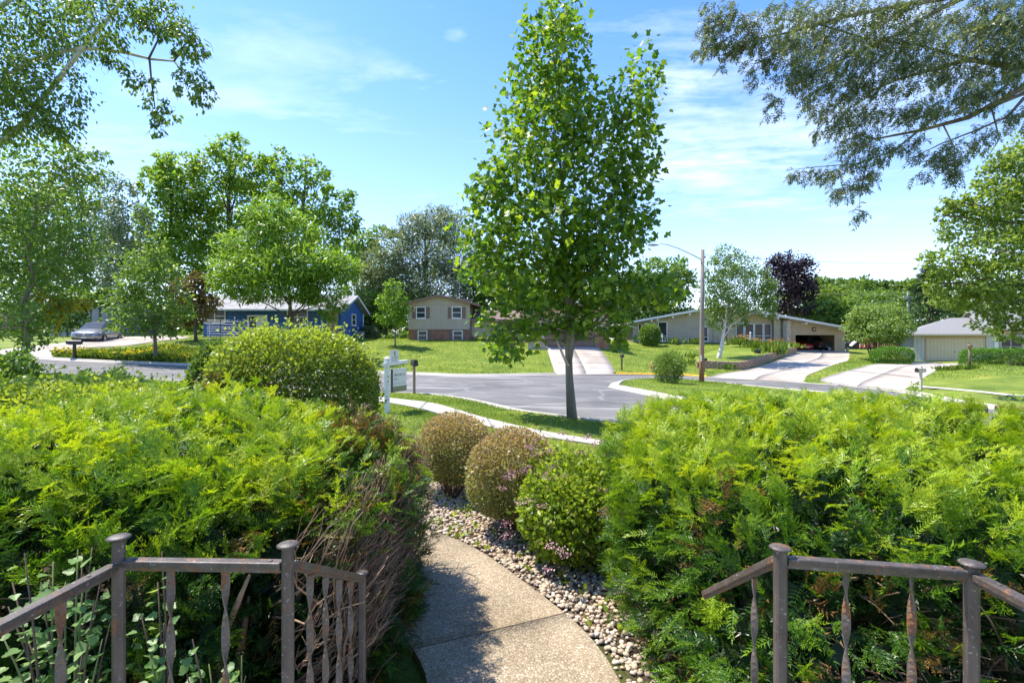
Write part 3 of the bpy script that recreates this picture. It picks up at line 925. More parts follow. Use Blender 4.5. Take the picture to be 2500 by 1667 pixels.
for a, c in ((gx0 - .5, mid), (mid, gx1 + .5)):
    h.slab('roof', [(a, gy0 - .5, gzz(a) + .14), (c, gy0 - .5, gzz(c) + .14), (c, 6.4, gzz(c) + .14), (a, 6.4, gzz(a) + .14)], .14, M_shb)
    MB().prism([(a, gy0 - .5, gzz(a) + .16), (c, gy0 - .5, gzz(c) + .16), (c, gy0 - .5, gzz(c) - .05), (a, gy0 - .5, gzz(a) - .05)], 0, (0, -.05, 0)).build('bargeboard', M_browntrim, h.root)
# low block wall left of its drive
lw = thing('garden_wall', 'low pale stone wall at the left of the sloping drive of the split-level house', 'wall', G3(1318, 853))
for i in range(3):
    for j in range(2 if i else 3):
        MB().box(-1.1 + i * .62 + .006, -1.1 + (i + 1) * .62 - .006, 0, .5, -.3 + j * .31, -.3 + (j + 1) * .31 - .012).build('block', M_fstone, lw)

# --- blue house left
h = House('blue_house', 'long blue board-sided ranch house with pale roof and white window frames', 496, 46, 2.42)
Lx = h.lx(831); D = 6.9
h.box('wall', 0, Lx, .03, D, -.4, 2.66, M_blued)
wins = [(h.lx(499), h.lx(551), 1.22, 2.55), (h.lx(701), h.lx(752), 1.1, 2.5)]
door = (h.lx(604), h.lx(653), 0, 1.98)
h.boards(0, Lx, -.2, 2.62, .40, M_blue, y=.028, gap=.03, holes=[(w[0] + .03, w[1] - .03, w[2] + .03, w[3] - .03) for w in wins] + [(door[0], door[1], -1, 1.98)])
for w in wins:
    h.window(*w, .002, mull=(.5,), fr=.08)
df = h.box('door_frame', door[0], door[1], -.03, .028, 0, 1.98, M_white)
MB().box(door[0] + .18, door[0] + .82, -.05, -.032, .12, 1.82).build('door_glass', M_glass, df)
MB().box(door[0] + 1.0, door[1] - .08, -.05, -.032, .05, 1.88).build('door_panel', M_white, df)
h.box('step', door[0] - .2, door[1] + .2, -.9, -.04, -.3, -.06, M_curb)
MB().box(h.lx(800), h.lx(826), -.18, .0, -.3, 2.6).build('brick_column', M_mortar, h.root)
h.bricks(h.lx(800), h.lx(826), -.181, -.2, 2.6, mat('tan_brick', (.30, .20, .13), (.40, .29, .20), scale=3, rough=.85))
MB().tube([(h.lx(787), -.1, 2.55), (h.lx(787), -.1, -.1)], .05, 6).build('downspout', M_white, h.root)
MB().tube([(Lx + .06, D - .05, 2.5), (Lx + .06, D - .05, 0)], .05, 6).build('downspout', M_white, h.root)
rz_ = 4.05
ends = lambda y: 2.7 + (rz_ - 2.7) * (1 - abs(y - D / 2) / (D / 2))
MB().prism([(Lx - .03, 0.03, 2.66), (Lx - .03, D, 2.66), (Lx - .03, D / 2, rz_ - .1)], 0, (.03, 0, 0)).build('gable_wall', M_blued, h.root)
gw = (D / 2 - .35, D / 2 + .95, 1.1, 2.3)
h.boards(0.03, D, -.2, lambda y: ends(y) - .08, .40, M_blue, y=Lx + .001, axis='y', gap=.03, holes=[(gw[0] + .03, gw[1] - .03, gw[2] + .03, gw[3] - .03)])
h.window(*gw, -(Lx + .028), axis='y', fr=.1)
MB().lathe([(.0, 0), (.07, .02), (.07, .2), (.02, .24)], 8, (Lx + .12, 2.2, .4)).build('outdoor_tap', M_white, h.root)
h.box('foundation_wall', -.02, Lx + .02, .02, D + .02, -1, -.2, M_curb)
h.slab('roof', [(-.6, -.75, 2.52), (Lx + .55, -.75, 2.52), (Lx + .55, D / 2, rz_ + .12), (-.6, D / 2, rz_ + .12)], .12, M_shw)
h.slab('roof', [(-.6, D / 2, rz_ + .12), (Lx + .55, D / 2, rz_ + .12), (Lx + .55, D + .75, 2.52), (-.6, D + .75, 2.52)], .12, M_shw)
h.box('gutter', -.6, Lx + .55, -.87, -.752, 2.36, 2.5, M_white)
for a, c, za, zc in ((-.77, D / 2, 2.52, rz_ + .12), (D / 2, D + .77, rz_ + .12, 2.52)):
    MB().prism([(Lx + .55, a, za + .02), (Lx + .55, c, zc + .02), (Lx + .55, c, zc - .2), (Lx + .55, a, za - .2)], 0, (.04, 0, 0)).build('bargeboard', M_white, h.root)
# condenser
p = P(878, 827, 50)
ac = thing('air_conditioner', 'square grey air conditioner standing at the back corner of the blue house', 'air conditioner', p)
MB().box(-.38, .38, -.38, .38, 0, .74).build('casing', mat('ac_grey', (.23, .24, .25), (.3, .31, .32), scale=5, rough=.5), ac)
for k in range(9):
    MB().box(-.36, .36, -.40, -.382, .06 + k * .075, .09 + k * .075).build('louvre', M_grey, ac)
MB().lathe([(.3, .745), (.3, .78), (.02, .79)], 14).build('fan_grille', M_black, ac)

# --- grey lap-sided house far left
h = House('grey_house', 'grey lap-sided house mostly hidden by trees behind the parked minivan', 120, 52, 2.2)
Lx = h.lx(262)
h.box('wall', 0, Lx, .03, 7, -.5, 4.0, M_grey)
for k in range(20):
    MB().prism([(0, .028, k * .2), (0, .0, k * .2), (0, .02, k * .2 + .19), (0, .028, k * .2 + .19)], 0, (Lx - .9, 0, 0)).build('lap_board', M_grey, h.root)
h.box('corner_post', Lx - .9, Lx - .7, -.02, .028, 0, 4.0, M_black)
h.window(1.6, 2.8, 1.3, 2.6, .0)
h.slab('roof', [(-.5, -.7, 3.9), (Lx + .5, -.7, 3.9), (Lx + .5, 3.5, 5.3), (-.5, 3.5, 5.3)], .14, M_shw)
h.slab('roof', [(-.5, 3.5, 5.3), (Lx + .5, 3.5, 5.3), (Lx + .5, 7.7, 3.9), (-.5, 7.7, 3.9)], .14, M_shw)
h.box('fascia', -.5, Lx + .5, -.74, -.702, 3.68, 3.9, M_white)

# --- low gabled ranch house with open garage
Yr = 57
h = House('ranch_house', 'low ranch house with one broad shallow gable, stone piers and an open double garage', 1545, Yr, 0.72)
zf = 1.03                                    # living floor stands above the garage floor
xl, xr, xp = h.lx(1527), h.lx(2066), h.lx(1757)
zl, zp, zr = h.lz(792), h.lz(751), h.lz(806)
def rzf(x):
    return zl + (zp - zl) * (x - xl) / (xp - xl) if x < xp else zp + (zr - zp) * (x - xp) / (xr - xp)
X1 = h.lx(1890)                              # end of the living part, stone pier follows
XG0, XG1 = h.lx(1926), h.lx(2063)
wf = h.box('foundation_wall', 0, X1, -.02, 10, -.6, zf + .1, M_mortar)
h.bricks(0, X1, -.021, zf - .45, zf + .1, M_fstone, bw=.42, bh=.14, rand=.35, stuff=True, th=.05, name='fieldstone')
def shell(x0, x1, z0, m, y=.03, d=10):
    n = 12
    xs = sorted(set([x0, x1] + ([xp] if x0 < xp < x1 else [])))
    top = [(x, y, rzf(x) - .02) for x in reversed(xs)]
    MB().prism([(x0, y, z0), (x1, y, z0)] + top, 0, (0, d, 0)).build('wall', m, h.root)
Xl_end = h.lx(1738)
shell(0, Xl_end, zf + .1, M_greigd)
lw_ = (h.lx(1605.5), h.lx(1629), zf + .2, h.lz(785))
h.boards(.0, Xl_end, zf + .1, lambda x: rzf(x) - .03, .22, M_greig, y=.027, gap=.02, holes=[(lw_[0] + .02, lw_[1] - .02, lw_[2], lw_[3] - .03), (h.lx(1716), h.lx(1728), zf + .15, h.lz(798))])
h.window(*lw_, -.005, bars=(.26,), fr=.1)
h.window(h.lx(1715.5), h.lx(1728.5), zf + .15, h.lz(797), -.005, bars=(.3,), fr=.08)
for px in (1561, 1566):
    pass
h.window(h.lx(1558), h.lx(1566), h.lz(810), h.lz(790), -.005, bars=(), fr=.06)
# recessed middle: entry, stone, window wall
shell(Xl_end, X1, zf + .1, M_tand, y=.6, d=9.4)
h.box('side_wall', Xl_end - .06, Xl_end, .03, .6, zf + .1, rzf(Xl_end) - .05, M_greig)
h.bricks(Xl_end + .1, h.lx(1768), .598, zf + .1, h.lz(775), M_lime, bw=.5, bh=.19, rand=.4, name='limestone_course')
h.bricks(h.lx(1782), h.lx(1800), .598, zf + .1, h.lz(775), M_lime, bw=.5, bh=.19, rand=.4, name='limestone_course')
dr_ = h.box('door', h.lx(1769), h.lx(1781), .54, .598, zf + .12, zf + 2.2, M_brown)
MB().box(h.lx(1778), h.lx(1779.2), .50, .538, zf + 1.05, zf + 1.2).build('handle', M_white, dr_)
h.boards(h.lx(1800), X1, h.lz(787), lambda x: rzf(x) - .03, .22, M_tan, y=.597, gap=.02)
for a, c in ((1801, 1822), (1823, 1846), (1847, 1869), (1870, 1889)):
    h.window(h.lx(a), h.lx(c), zf + .28, h.lz(788.5), .57, bars=(.27,), fr=.09)
for a, c in ((1848, 1857), (1860, 1868)):
    h.box('curtain', h.lx(a), h.lx(c), .582, .59, zf + .95, h.lz(795), M_curtain)
h.box('stone_sill_wall', h.lx(1800), X1, .4, .598, zf - .4, zf + .24, M_mortar)
h.bricks(h.lx(1800), X1, .398, zf - .4, zf + .24, M_fstone, bw=.42, bh=.15, rand=.35, name='fieldstone')
# stone piers
h.box('stone_pier', X1, h.lx(1907), .1, 8, -.5, h.lz(780), M_mortar)
h.bricks(X1 + .02, h.lx(1907), .098, -.4, h.lz(780), M_lime, bw=.55, bh=.21, rand=.4, th=.05, name='limestone_block')
h.box('stone_pier', h.lx(1908), h.lx(1926), -.35, 8, -.5, h.lz(782), M_mortar)
h.bricks(h.lx(1916), h.lx(1926), -.352, -.4, h.lz(782), M_lime, bw=.5, bh=.21, rand=.4, th=.05, name='limestone_block')
h.bricks(h.lx(1908), h.lx(1916), -.352, -.4, h.lz(782), M_fstone, bw=.3, bh=.21, rand=.3, th=.03, name='fieldstone')
# garage
og = (h.lx(1938.5), h.lx(2040), -1, h.lz(815))
mb = MB()
mb.prism([(XG0, .03, -.4), (og[0], .03, -.4), (og[0], .03, rzf(og[0]) - .02), (XG0, .03, rzf(XG0) - .02)], 0, (0, .12, 0))
mb.prism([(og[1], .03, -.4), (XG1, .03, -.4), (XG1, .03, rzf(XG1) - .02), (og[1], .03, rzf(og[1]) - .02)], 0, (0, .12, 0))
mb.prism([(og[0], .03, og[3]), (og[1], .03, og[3]), (og[1], .03, rzf(og[1]) - .02), (og[0], .03, rzf(og[0]) - .02)], 0, (0, .12, 0))
mb.build('wall', M_tand, h.root)
h.boards(XG0, XG1, -.1, lambda x: rzf(x) - .03, .24, M_tan, y=.027, gap=.022, holes=[(og[0], og[1], -1, og[3])])
fr = MB().box(og[0], og[0] + .13, -.03, .0, -.02, og[3]).box(og[1] - .13, og[1], -.03, .0, -.02, og[3]).box(og[0] + .13, og[1] - .13, -.03, .0, og[3] - .13, og[3])
fr.build('garage_frame', M_tan, h.root)
h.box('garage_side_wall', XG0, XG0 + .12, .16, 8.5, -.3, rzf(XG0) - .05, M_wood)
h.box('garage_side_wall', XG1 - .12, XG1, .16, 8.5, -.3, rzf(XG1) - .05, M_tan)
h.box('garage_back_wall', XG0 + .12, XG1 - .12, 8.38, 8.5, -.3, rzf(XG1) - .05, M_wood)
h.box('garage_floor', XG0, XG1, -.2, 8.5, -.35, .0, M_side)
h.box('garage_ceiling', XG0 + .12, XG1 - .12, .2, 8.38, og[3] + .12, og[3] + .18, M_wood)
for sx in (0, .45, .9):
    h.box('garage_shelf', XG1 - 1.0, XG1 - .14, 5.2, 8.2, .7 + sx * 1.2, .73 + sx * 1.2, M_wood)
# carriage ornament over the opening
MB().tube([(h.lx(1987) + .22 * math.cos(a), -.03, h.lz(804) + .22 * math.sin(a)) for a in np.linspace(.6, 6.0, 14)], .05, 6).build('wall_ornament', M_black, h.root)
# roof with white edge, beam ends, gutter piece
for a, c in ((xl, xp), (xp, xr)):
    h.slab('roof', [(a, -1.0, rzf(a) + .26), (c, -1.0, rzf(c) + .26), (c, 11, rzf(c) + .26), (a, 11, rzf(a) + .26)], .26, mat('roof_membrane', (.42, .40, .37), (.5, .48, .45), scale=2, rough=.8))
    MB().prism([(a, -1.0, rzf(a) + .28), (c, -1.0, rzf(c) + .28), (c, -1.0, rzf(c) + .07), (a, -1.0, rzf(a) + .07)], 0, (0, -.06, 0)).build('fascia', M_white, h.root)
for px in (1586, 1600, 1637, 1678, 1716, 1800, 1862, 1890, 1958, 2050):
    x = h.lx(px)
    h.box('beam_end', x - .09, x + .09, -.9, .02, rzf(x) - .24, rzf(x) - .02, M_white)
MB().tube([(xl + .1, -.6, rzf(xl) - .1), (xl + 1.2, -.5, rzf(xl) - .42), (xl + 1.3, -.1, rzf(xl) - .5)], .06, 6).build('gutter_pipe', M_white, h.root)
MB().tube([(xl + 2.1, -.6, rzf(xl + 2) - .25), (xl + 3.4, -.2, rzf(xl + 2) - .4), (xl + 3.4, -.1, rzf(xl + 2) - .7)], .07, 6).build('gutter_pipe', M_white, h.root)
MB().tube([(h.lx(2012), 4, rzf(h.lx(2012)) + .2), (h.lx(2012), 4, rzf(h.lx(2012)) + 1.1)], .06, 8).build('vent_pipe', M_white, h.root)
h.box('roof_vent', xp - 1.4, xp - .9, .2, .8, zp + .2, zp + .5, M_white)
ranch = h

# --- house at the right edge
h = House('hip_roof_house', 'house with grey hipped roof and a closed cream garage door at the right edge', 2231, 53, -0.19, rz=R(-30))
gx1 = h.lx(2404)
ez = 2.80
h.box('wall', 0, gx1, .03, 9, -.4, ez + .1, M_lgreyd)
h.boards(0, h.lx(2258), -.2, ez, .30, M_lgrey, y=.027, gap=.02)
d0, d1 = h.lx(2263), h.lx(2401)
fr = MB().box(d0 - .14, d0, -.05, .028, 0, 2.56).box(d1, d1 + .14, -.05, .028, 0, 2.56).box(d0, d1, -.05, .028, 2.43, 2.56)
fr.build('garage_frame', M_peach, h.root)
h.box('lintel_trim', d0 - .4, d1 + .2, -.04, .028, 2.57, ez, M_peach)
gd = h.box('garage_door', d0, d1, -.02, .028, .01, 2.42, M_creamd)
n = 16; w_ = (d1 - d0) / n
for i in range(n):
    MB().box(d0 + i * w_ + .008, d0 + (i + 1) * w_ - .008, -.04, -.022, .02, 2.415).build('door_board', M_cream, gd)
MB().box((d0 + d1) / 2 - .06, (d0 + d1) / 2 + .06, -.055, -.041, .95, 1.02).build('handle', M_black, gd)
# hipped roof over the garage
e0, e1, f0, f1 = -.75, gx1 + .5, -.75, 9.7
zt = ez + 1.85
A, B, Cc, Dd = (e0, f0, ez), (e1, f0, ez), (e1, f1, ez), (e0, f1, ez)
r0, r1 = (3.9, 4.4, zt), (gx1 + .5, 4.4, zt)
for nm, q in (('roof', [A, B, r1, r0]), ('roof', [Dd, A, r0]), ('roof', [Cc, Dd, r0, r1])):
    MB().prism([(x, y, z + .1) for x, y, z in q], 0, (0, 0, -.1)).build(nm, M_shg, h.root)
# shingle courses standing slightly proud on the front slope
for k in range(1, 20):
    f = k / 20
    a = Vector(A).lerp(Vector(r0), f); c = Vector(B).lerp(Vector(r1), f)
    MB().prism([a + Vector((0, 0, .1)), c + Vector((0, 0, .1)), c + Vector((0, .03, .128)), a + Vector((0, .03, .128))], 0, (0, .1, .02)).build('shingle_course', M_shg, h.root)
h.box('gutter', e0, e1, f0 - .11, f0 - .002, ez - .06, ez + .09, mat('cream_gutter', (.62, .54, .40), rough=.5))
# body to the right
bx0, bx1, bz = gx1 + .0, gx1 + 9.0, 3.3
h.box('wall', bx0 + .002, bx1, .06, 9, -.4, bz, M_mortar)
h.bricks(bx0 + .7, bx0 + 1.9, .058, -.1, bz - .3, M_peach, bw=.22, bh=.08)
h.box('pilaster', bx0 + .1, bx0 + .66, -.06, .058, -.2, bz - .3, M_lgrey)
h.box('shutter', h.lx(2427), h.lx(2438), -.02, .058, .4, 2.7, M_white)
h.box('frieze', bx0, bx1, -.03, .058, bz - .3, bz, M_peach)
h.window(h.lx(2440), h.lx(2500), .4, 2.75, .03, mull=(.47,), fr=.16, m=mat('taupe_frame', (.40, .36, .31), rough=.6))
h.box('curtain', h.lx(2446), h.lx(2462), .028, .036, 1.6, 2.5, M_curtain)
h.bricks(h.lx(2505), bx1, .058, -.1, bz - .3, M_peach, bw=.22, bh=.08)
h.slab('roof', [(bx0 - .4, -.6, bz + .14), (bx1 + .5, -.6, bz + .14), (bx1 + .5, 4.5, bz + 2.1), (bx0 - .4, 4.5, bz + 2.1)], .14, M_shg)
h.slab('roof', [(bx0 - .4, 4.5, bz + 2.1), (bx1 + .5, 4.5, bz + 2.1), (bx1 + .5, 9.6, bz + .14), (bx0 - .4, 9.6, bz + .14)], .14, M_shg)
h.box('fascia', bx0 - .4, bx1 + .5, -.66, -.602, bz - .04, bz + .15, mat('cream_gutter', (.62, .54, .40), rough=.5))
cx = h.lx(2402)
h.box('chimney', cx, cx + .75, 4.0, 4.8, bz + .8, bz + 2.9, M_lgrey)
h.box('chimney_cap', cx - .06, cx + .81, 3.94, 4.86, bz + 2.9, bz + 3.0, M_curb)
hip = h

# ------------------------------------------------------------------ block retaining wall by the ranch drive
M_block = mat('tumbled_block', (.30, .20, .125), (.42, .31, .21), scale=2.4, rough=.9, bump=.5, bscale=14, c3=(.24, .14, .09))
rw = thing('retaining_wall', 'curved brown block retaining wall between the ranch lawn and its wide drive', 'wall', (*wall_line[30], 0))
L = np.r_[0, np.cumsum(np.linalg.norm(np.diff(wall_line, axis=0), axis=1))]
bl = .46
course_h = .2
nb = int(L[-1] / bl)
o0 = Vector((*wall_line[30], 0))
block_mesh = []
for k in range(4):
    v = []
    mb = MB()
    a, d_, hh = bl / 2 - .008, .28, course_h - .012
    q = random.uniform(.03, .06)
    # split face: front pushed out in a rough hexagon
    mb.add([(-a, 0, 0), (a, 0, 0), (a, d_, 0), (-a, d_, 0), (-a, 0, hh), (a, 0, hh), (a, d_, hh), (-a, d_, hh),
            (-a + .06, -q, .03), (a - .05, -q * 1.2, .025), (a - .07, -q, hh - .03), (-a + .05, -q * .8, hh - .03)],
           [(0, 3, 2, 1), (4, 5, 6, 7), (1, 2, 6, 5), (2, 3, 7, 6), (3, 0, 4, 7), (8, 9, 10, 11), (0, 1, 9, 8), (1, 5, 10, 9), (5, 4, 11, 10), (4, 0, 8, 11)])
    me = mb.mesh('block'); me.materials.append(M_block); block_mesh.append(me)
M_cap = mat('cap_stone', (.40, .30, .20), (.5, .39, .28), scale=3, rough=.85, bump=.3, bscale=20)
for r in range(4):
    for i in range(nb):
        s = (i + (.5 if r % 2 else 0)) * bl + bl / 2
        if s > L[-1] - bl / 2:
            continue
        x, y = np.interp(s, L, wall_line[:, 0]), np.interp(s, L, wall_line[:, 1])
        x2, y2 = np.interp(s + .1, L, wall_line[:, 0]), np.interp(s + .1, L, wall_line[:, 1])
        ang = math.atan2(y2 - y, x2 - x)
        o = link('block' if r < 3 else 'cap_stone', random.choice(block_mesh), None, rw)
        base_z = h1(x, y) - .06 + r * course_h
        o.location = Vector((x, y, base_z)) - o0
        o.rotation_euler = (0, 0, ang + random.uniform(-.03, .03))
        if r == 3:
            o.scale = (1, 1.12, .55)

# ------------------------------------------------------------------ board fences in back yards
def slat_fence(label, x0, x1, Y, z0, hgt, w, gap, m, rz=0):
    f = thing('wooden_fence', label, 'fence', (x0, Y, z0), rz)
    n = int((x1 - x0) / (w + gap))
    me = MB().box(0, w, -.02, 0, .05, hgt).mesh('slat'); me.materials.append(m)
    for i in range(n):
        link('slat', me, None, f, loc=(i * (w + gap), 0, random.uniform(-.02, .02)))
    me2 = MB().box(0, w, .06, .08, .05, hgt).mesh('slat'); me2.materials.append(m)
    for i in range(n):
        link('slat', me2, None, f, loc=(i * (w + gap) + w * .7, 0, random.uniform(-.02, .02)))
    for k in (.3, hgt / 2, hgt - .25):
        MB().box(0, x1 - x0, .002, .058, k, k + .09).build('rail', m, f)
    for i in range(4):
        MB().box((x1 - x0) * i / 3 - .05, (x1 - x0) * i / 3 + .05, .09, .19, 0, hgt + .06).build('post', m, f)
    return f
a = P(2146, 866, 60); c = P(2226, 866, 60)
slat_fence('reddish slatted board fence behind the clipped hedge beside the cream garage', a.x, c.x, 60, a.z - .2, 2.35, .14, .10, M_redwood)
a = P(2064, 848, 66); c = P(2150, 848, 66)
slat_fence('dark board fence in shade behind the swing and slide', a.x, c.x, 66, a.z - .3, 2.1, .14, .05, mat('dark_fence', (.05, .04, .035), (.08, .065, .055), scale=4, rough=.9))
a = P(-60, 792, 54); c = P(34, 792, 54)
slat_fence('brown board fence at the far left edge behind the trees', a.x, c.x, 54, a.z - .6, 1.9, .14, .02, mat('brown_fence', (.17, .115, .085), (.22, .15, .11), scale=4, rough=.9))
# ------------------------------------------------------------------ foliage tools
def unit(a):
    return a / (np.linalg.norm(a, axis=-1, keepdims=True) + 1e-9)
def rdir(n):
    return unit(rng.normal(size=(n, 3)))
def scatter(tm, pos, axis, nrm, size, tone):
    """copy one little template (y = axis, z = normal) to many places; returns V, F, tone"""
    tv, tf, tt = tm
    y = unit(axis)
    x = unit(np.cross(y, nrm))
    z = np.cross(x, y)
    sz = np.broadcast_to(np.asarray(size, float), (len(pos),))[:, None, None]
    V = pos[:, None] + sz * (x[:, None] * tv[None, :, 0:1] + y[:, None] * tv[None, :, 1:2] + z[:, None] * tv[None, :, 2:3])
    k = len(tv)
    Fs = (tf[None] + (np.arange(len(pos)) * k)[:, None, None]).reshape(-1, tf.shape[1])
    T = np.clip(np.repeat(tone, len(tf)) + np.tile(tt, len(pos)), 0.0, 1)
    return V.reshape(-1, 3), Fs, T
def merge(parts):
    V, Fs, T, n = [], [], [], 0
    for v, f, t_ in parts:
        V.append(v); Fs.append(f + n); T.append(t_); n += len(v)
    return np.concatenate(V), np.concatenate(Fs), np.concatenate(T)
def tpl(v, f, t=None):
    v = np.array(v, float); f = np.array(f, int)
    return v, f, (np.zeros(len(f)) if t is None else np.array(t, float))
LEAF = tpl([(0, 0, 0), (.32, .42, .07), (0, 1, -.06), (-.32, .42, .07)], [(0, 1, 2, 3)])
OVAL = tpl([(0, 0, 0), (.22, .2, .05), (.27, .55, .06), (0, 1, -.05), (-.27, .55, .06), (-.22, .2, .05)], [(0, 1, 2, 3), (0, 3, 4, 5)])
NARROW = tpl([(0, 0, 0), (.12, .45, .03), (0, 1, -.08), (-.12, .45, .03)], [(0, 1, 2, 3)])
def fan(outline, fold=.06):
    n = len(outline)
    v = [(x, y, fold * abs(x) * 2 - .05 * y * y) for x, y in outline]
    c = (0, .35, -.03)
    vs = v + [c]
    f = [(i, (i + 1) % n, n) for i in range(n)]
    return tpl(vs, f)
half = [(0, 0), (.22, .04), (.46, .2), (.40, .36), (.34, .46), (.52, .72), (.50, .86), (.26, .84), (0, .74)]
TULIP = fan(half + [(-x, y) for x, y in half[-2:0:-1]], .08)
half = [(0, 0), (.42, .14), (.35, .42), (.5, .80), (.2, .82), (0, .72)]
TULIP_S = fan(half + [(-x, y) for x, y in half[-2:0:-1]], .08)
half = [(0, 0), (.2, -.05), (.42, .1), (.52, .36), (.36, .42), (.34, .6), (.2, .72), (.16, .92), (0, 1.0)]
CURRANT = fan(half + [(-x, y) for x, y in half[-2:0:-1]], .10)
half = [(0, 0), (.1, .1), (.5, .14), (.36, .36), (.42, .62), (.16, .6), (0, 1.0)]
MAPLE = fan(half + [(-x, y) for x, y in half[-2:0:-1]], .08)
def sprig(n, nl, w, stem=True, curve=.12, jitter=.1, seed=0, droop=0.0):
    """yew shoot: flat double row of short needles along a slightly arched stem"""
    r = np.random.default_rng(seed)
    v, f, tt = [], [], []
    def tri(a, b_, c_, t_):
        k = len(v)
        v.extend([a, b_, c_]); f.append((k, k + 1, k + 2)); tt.append(t_)
    for i in range(n):
        s = (i + .5) / n
        cz = curve * s * (1 - s) * 2 - droop * s * s
        ln = nl * (0.6 + .4 * math.sin(math.pi * min(1, .18 + s * .85))) * r.uniform(.75, 1.15)
        for sd in (-1, 1):
            a = r.uniform(.65, 1.15) * (1 - .35 * s)
            d = np.array([sd * math.sin(a), math.cos(a), r.uniform(-.10, .55)])
            base = np.array([0, s, cz])
            sidev = np.cross(d, [r.uniform(-.5, .5), 0, 1]); sidev /= np.linalg.norm(sidev)
            tri(base - sidev * w * .9, base + sidev * w * .9 + d * ln * .25, base + d * ln, .10 * (s - .4) + r.uniform(-jitter, jitter))
    tri(np.array([-w, .96, -droop]), np.array([w, .96, -droop]), np.array([0, 1 + nl * .8, -droop]), .12)
    if stem:
        tri(np.array([-.016, 0, 0]), np.array([.016, 0, 0]), np.array([0, .97, -droop * .9]), 0)
    return tpl(v, f, tt)
def frond(seed):
    """a shoot with a few side shoots"""
    r = np.random.default_rng(seed)
    main = sprig(9, .20, .032, seed=seed)
    parts = [(main[0], main[1], main[2])]
    for s in (.25, .45, .65):
        for sd in (-1, 1):
            if r.random() < .2:
                continue
            sp = sprig(6, .35, .056, seed=seed * 7 + int(s * 100) + sd)
            a = sd * r.uniform(.55, 1.0)
            L = r.uniform(.36, .56) * (1.1 - s * .5)
            v = sp[0] * L
            ca, sa = math.cos(a), math.sin(a)
            vx = v[:, 0] * ca + v[:, 1] * sa
            vy = -v[:, 0] * sa + v[:, 1] * ca
            v = np.c_[vx, vy + s, v[:, 2] + .12 * s * (1 - s) * 2 + np.abs(vx) * r.uniform(-.2, .5)]
            parts.append((v, sp[1], sp[2] + .06))
    v, f, t_ = merge(parts)
    return v, f, t_
SPRIGS = [sprig(9, .27, .034, seed=s) for s in range(3)]
FRONDS = [frond(s) for s in range(4)]
LEAF3 = tpl([(-.26, .35, .05), (0, 0, 0), (.26, .45, .04), (0, 1, -.05)], [(0, 1, 2), (0, 2, 3)])

def bark(name, c1, c2, scale=8, bump=.5, stretch=(1, 1, .2), c3=None):
    return mat(name, c1, c2, scale=scale, rough=.9, bump=bump, bscale=scale * 3, stretch=stretch, c3=c3)
B_grey = bark('grey_bark', (.10, .085, .065), (.20, .175, .14))
B_smooth = bark('smooth_bark', (.15, .13, .095), (.25, .225, .175), scale=5, bump=.35)
B_brown = bark('brown_bark', (.07, .05, .035), (.14, .10, .07))
B_birch = bark('white_birch_bark', (.62, .60, .56), (.50, .47, .42), scale=3, stretch=(1, 1, 3), c3=(.08, .065, .055))
B_red = bark('reddish_bark', (.16, .085, .055), (.27, .16, .11), scale=6)
B_twig = bark('bare_twig_bark', (.17, .10, .055), (.33, .22, .135), scale=9, bump=.2)

L_tulip = leafmat('tulip_leaf', [(0, (0.048, 0.113, 0.017)), (.5, (0.108, 0.217, 0.021)), (1, (0.250, 0.339, 0.028))], trans=.5)
L_green = leafmat('mid_green_leaf', [(0, (0.067, 0.139, 0.027)), (.5, (0.129, 0.227, 0.041)), (1, (0.254, 0.344, 0.068))], trans=.42)
L_oak = leafmat('deep_green_leaf', [(0, (0.055, 0.108, 0.021)), (.5, (0.110, 0.190, 0.035)), (1, (0.213, 0.291, 0.064))], trans=.40)
L_bright = leafmat('bright_green_leaf', [(0, (0.077, 0.166, 0.022)), (.5, (0.143, 0.273, 0.033)), (1, (0.296, 0.380, 0.056))], trans=.48)
L_grey = leafmat('grey_green_leaf', [(0, (0.086, 0.131, 0.064)), (.5, (0.144, 0.202, 0.109)), (1, (0.269, 0.326, 0.210))], trans=.35)
L_birch = leafmat('birch_leaf', [(0, (0.062, 0.125, 0.027)), (.5, (0.125, 0.208, 0.043)), (1, (0.250, 0.343, 0.099))], trans=.45)
L_purple = leafmat('purple_leaf', [(0, (.016, .009, .015)), (.5, (.028, .016, .022)), (1, (.060, .038, .044))], trans=.2, tcol=(1, .6, .7))
L_rust = leafmat('rusty_leaf', [(0, (0.069, 0.062, 0.027)), (.5, (0.150, 0.119, 0.044)), (1, (0.250, 0.181, 0.069))], trans=.35)
L_yellow = leafmat('yellow_leaf', [(0, (.17, .17, .015)), (.5, (.32, .29, .02)), (1, (.45, .38, .03))], trans=.5)
L_maple = leafmat('maple_leaf', [(0, (0.078, 0.144, 0.024)), (.5, (0.162, 0.246, 0.042)), (1, (0.300, 0.372, 0.090))], trans=.5)
L_spruce = leafmat('spruce_needle', [(0, (0.018, 0.045, 0.020)), (.5, (0.033, 0.072, 0.031)), (1, (0.068, 0.112, 0.050))], trans=.15)
L_hang = leafmat('hanging_spray', [(0, (0.069, 0.097, 0.046)), (.5, (0.131, 0.172, 0.072)), (1, (0.262, 0.297, 0.131))], trans=.38)
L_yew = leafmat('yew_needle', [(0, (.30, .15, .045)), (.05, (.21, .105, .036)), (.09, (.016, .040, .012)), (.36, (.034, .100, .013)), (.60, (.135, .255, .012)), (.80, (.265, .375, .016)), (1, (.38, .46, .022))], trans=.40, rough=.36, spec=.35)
L_dome = leafmat('gold_privet_leaf', [(0, (.22, .155, .065)), (.2, (.085, .13, .022)), (.5, (.20, .275, .034)), (1, (.34, .42, .060))], trans=.42)
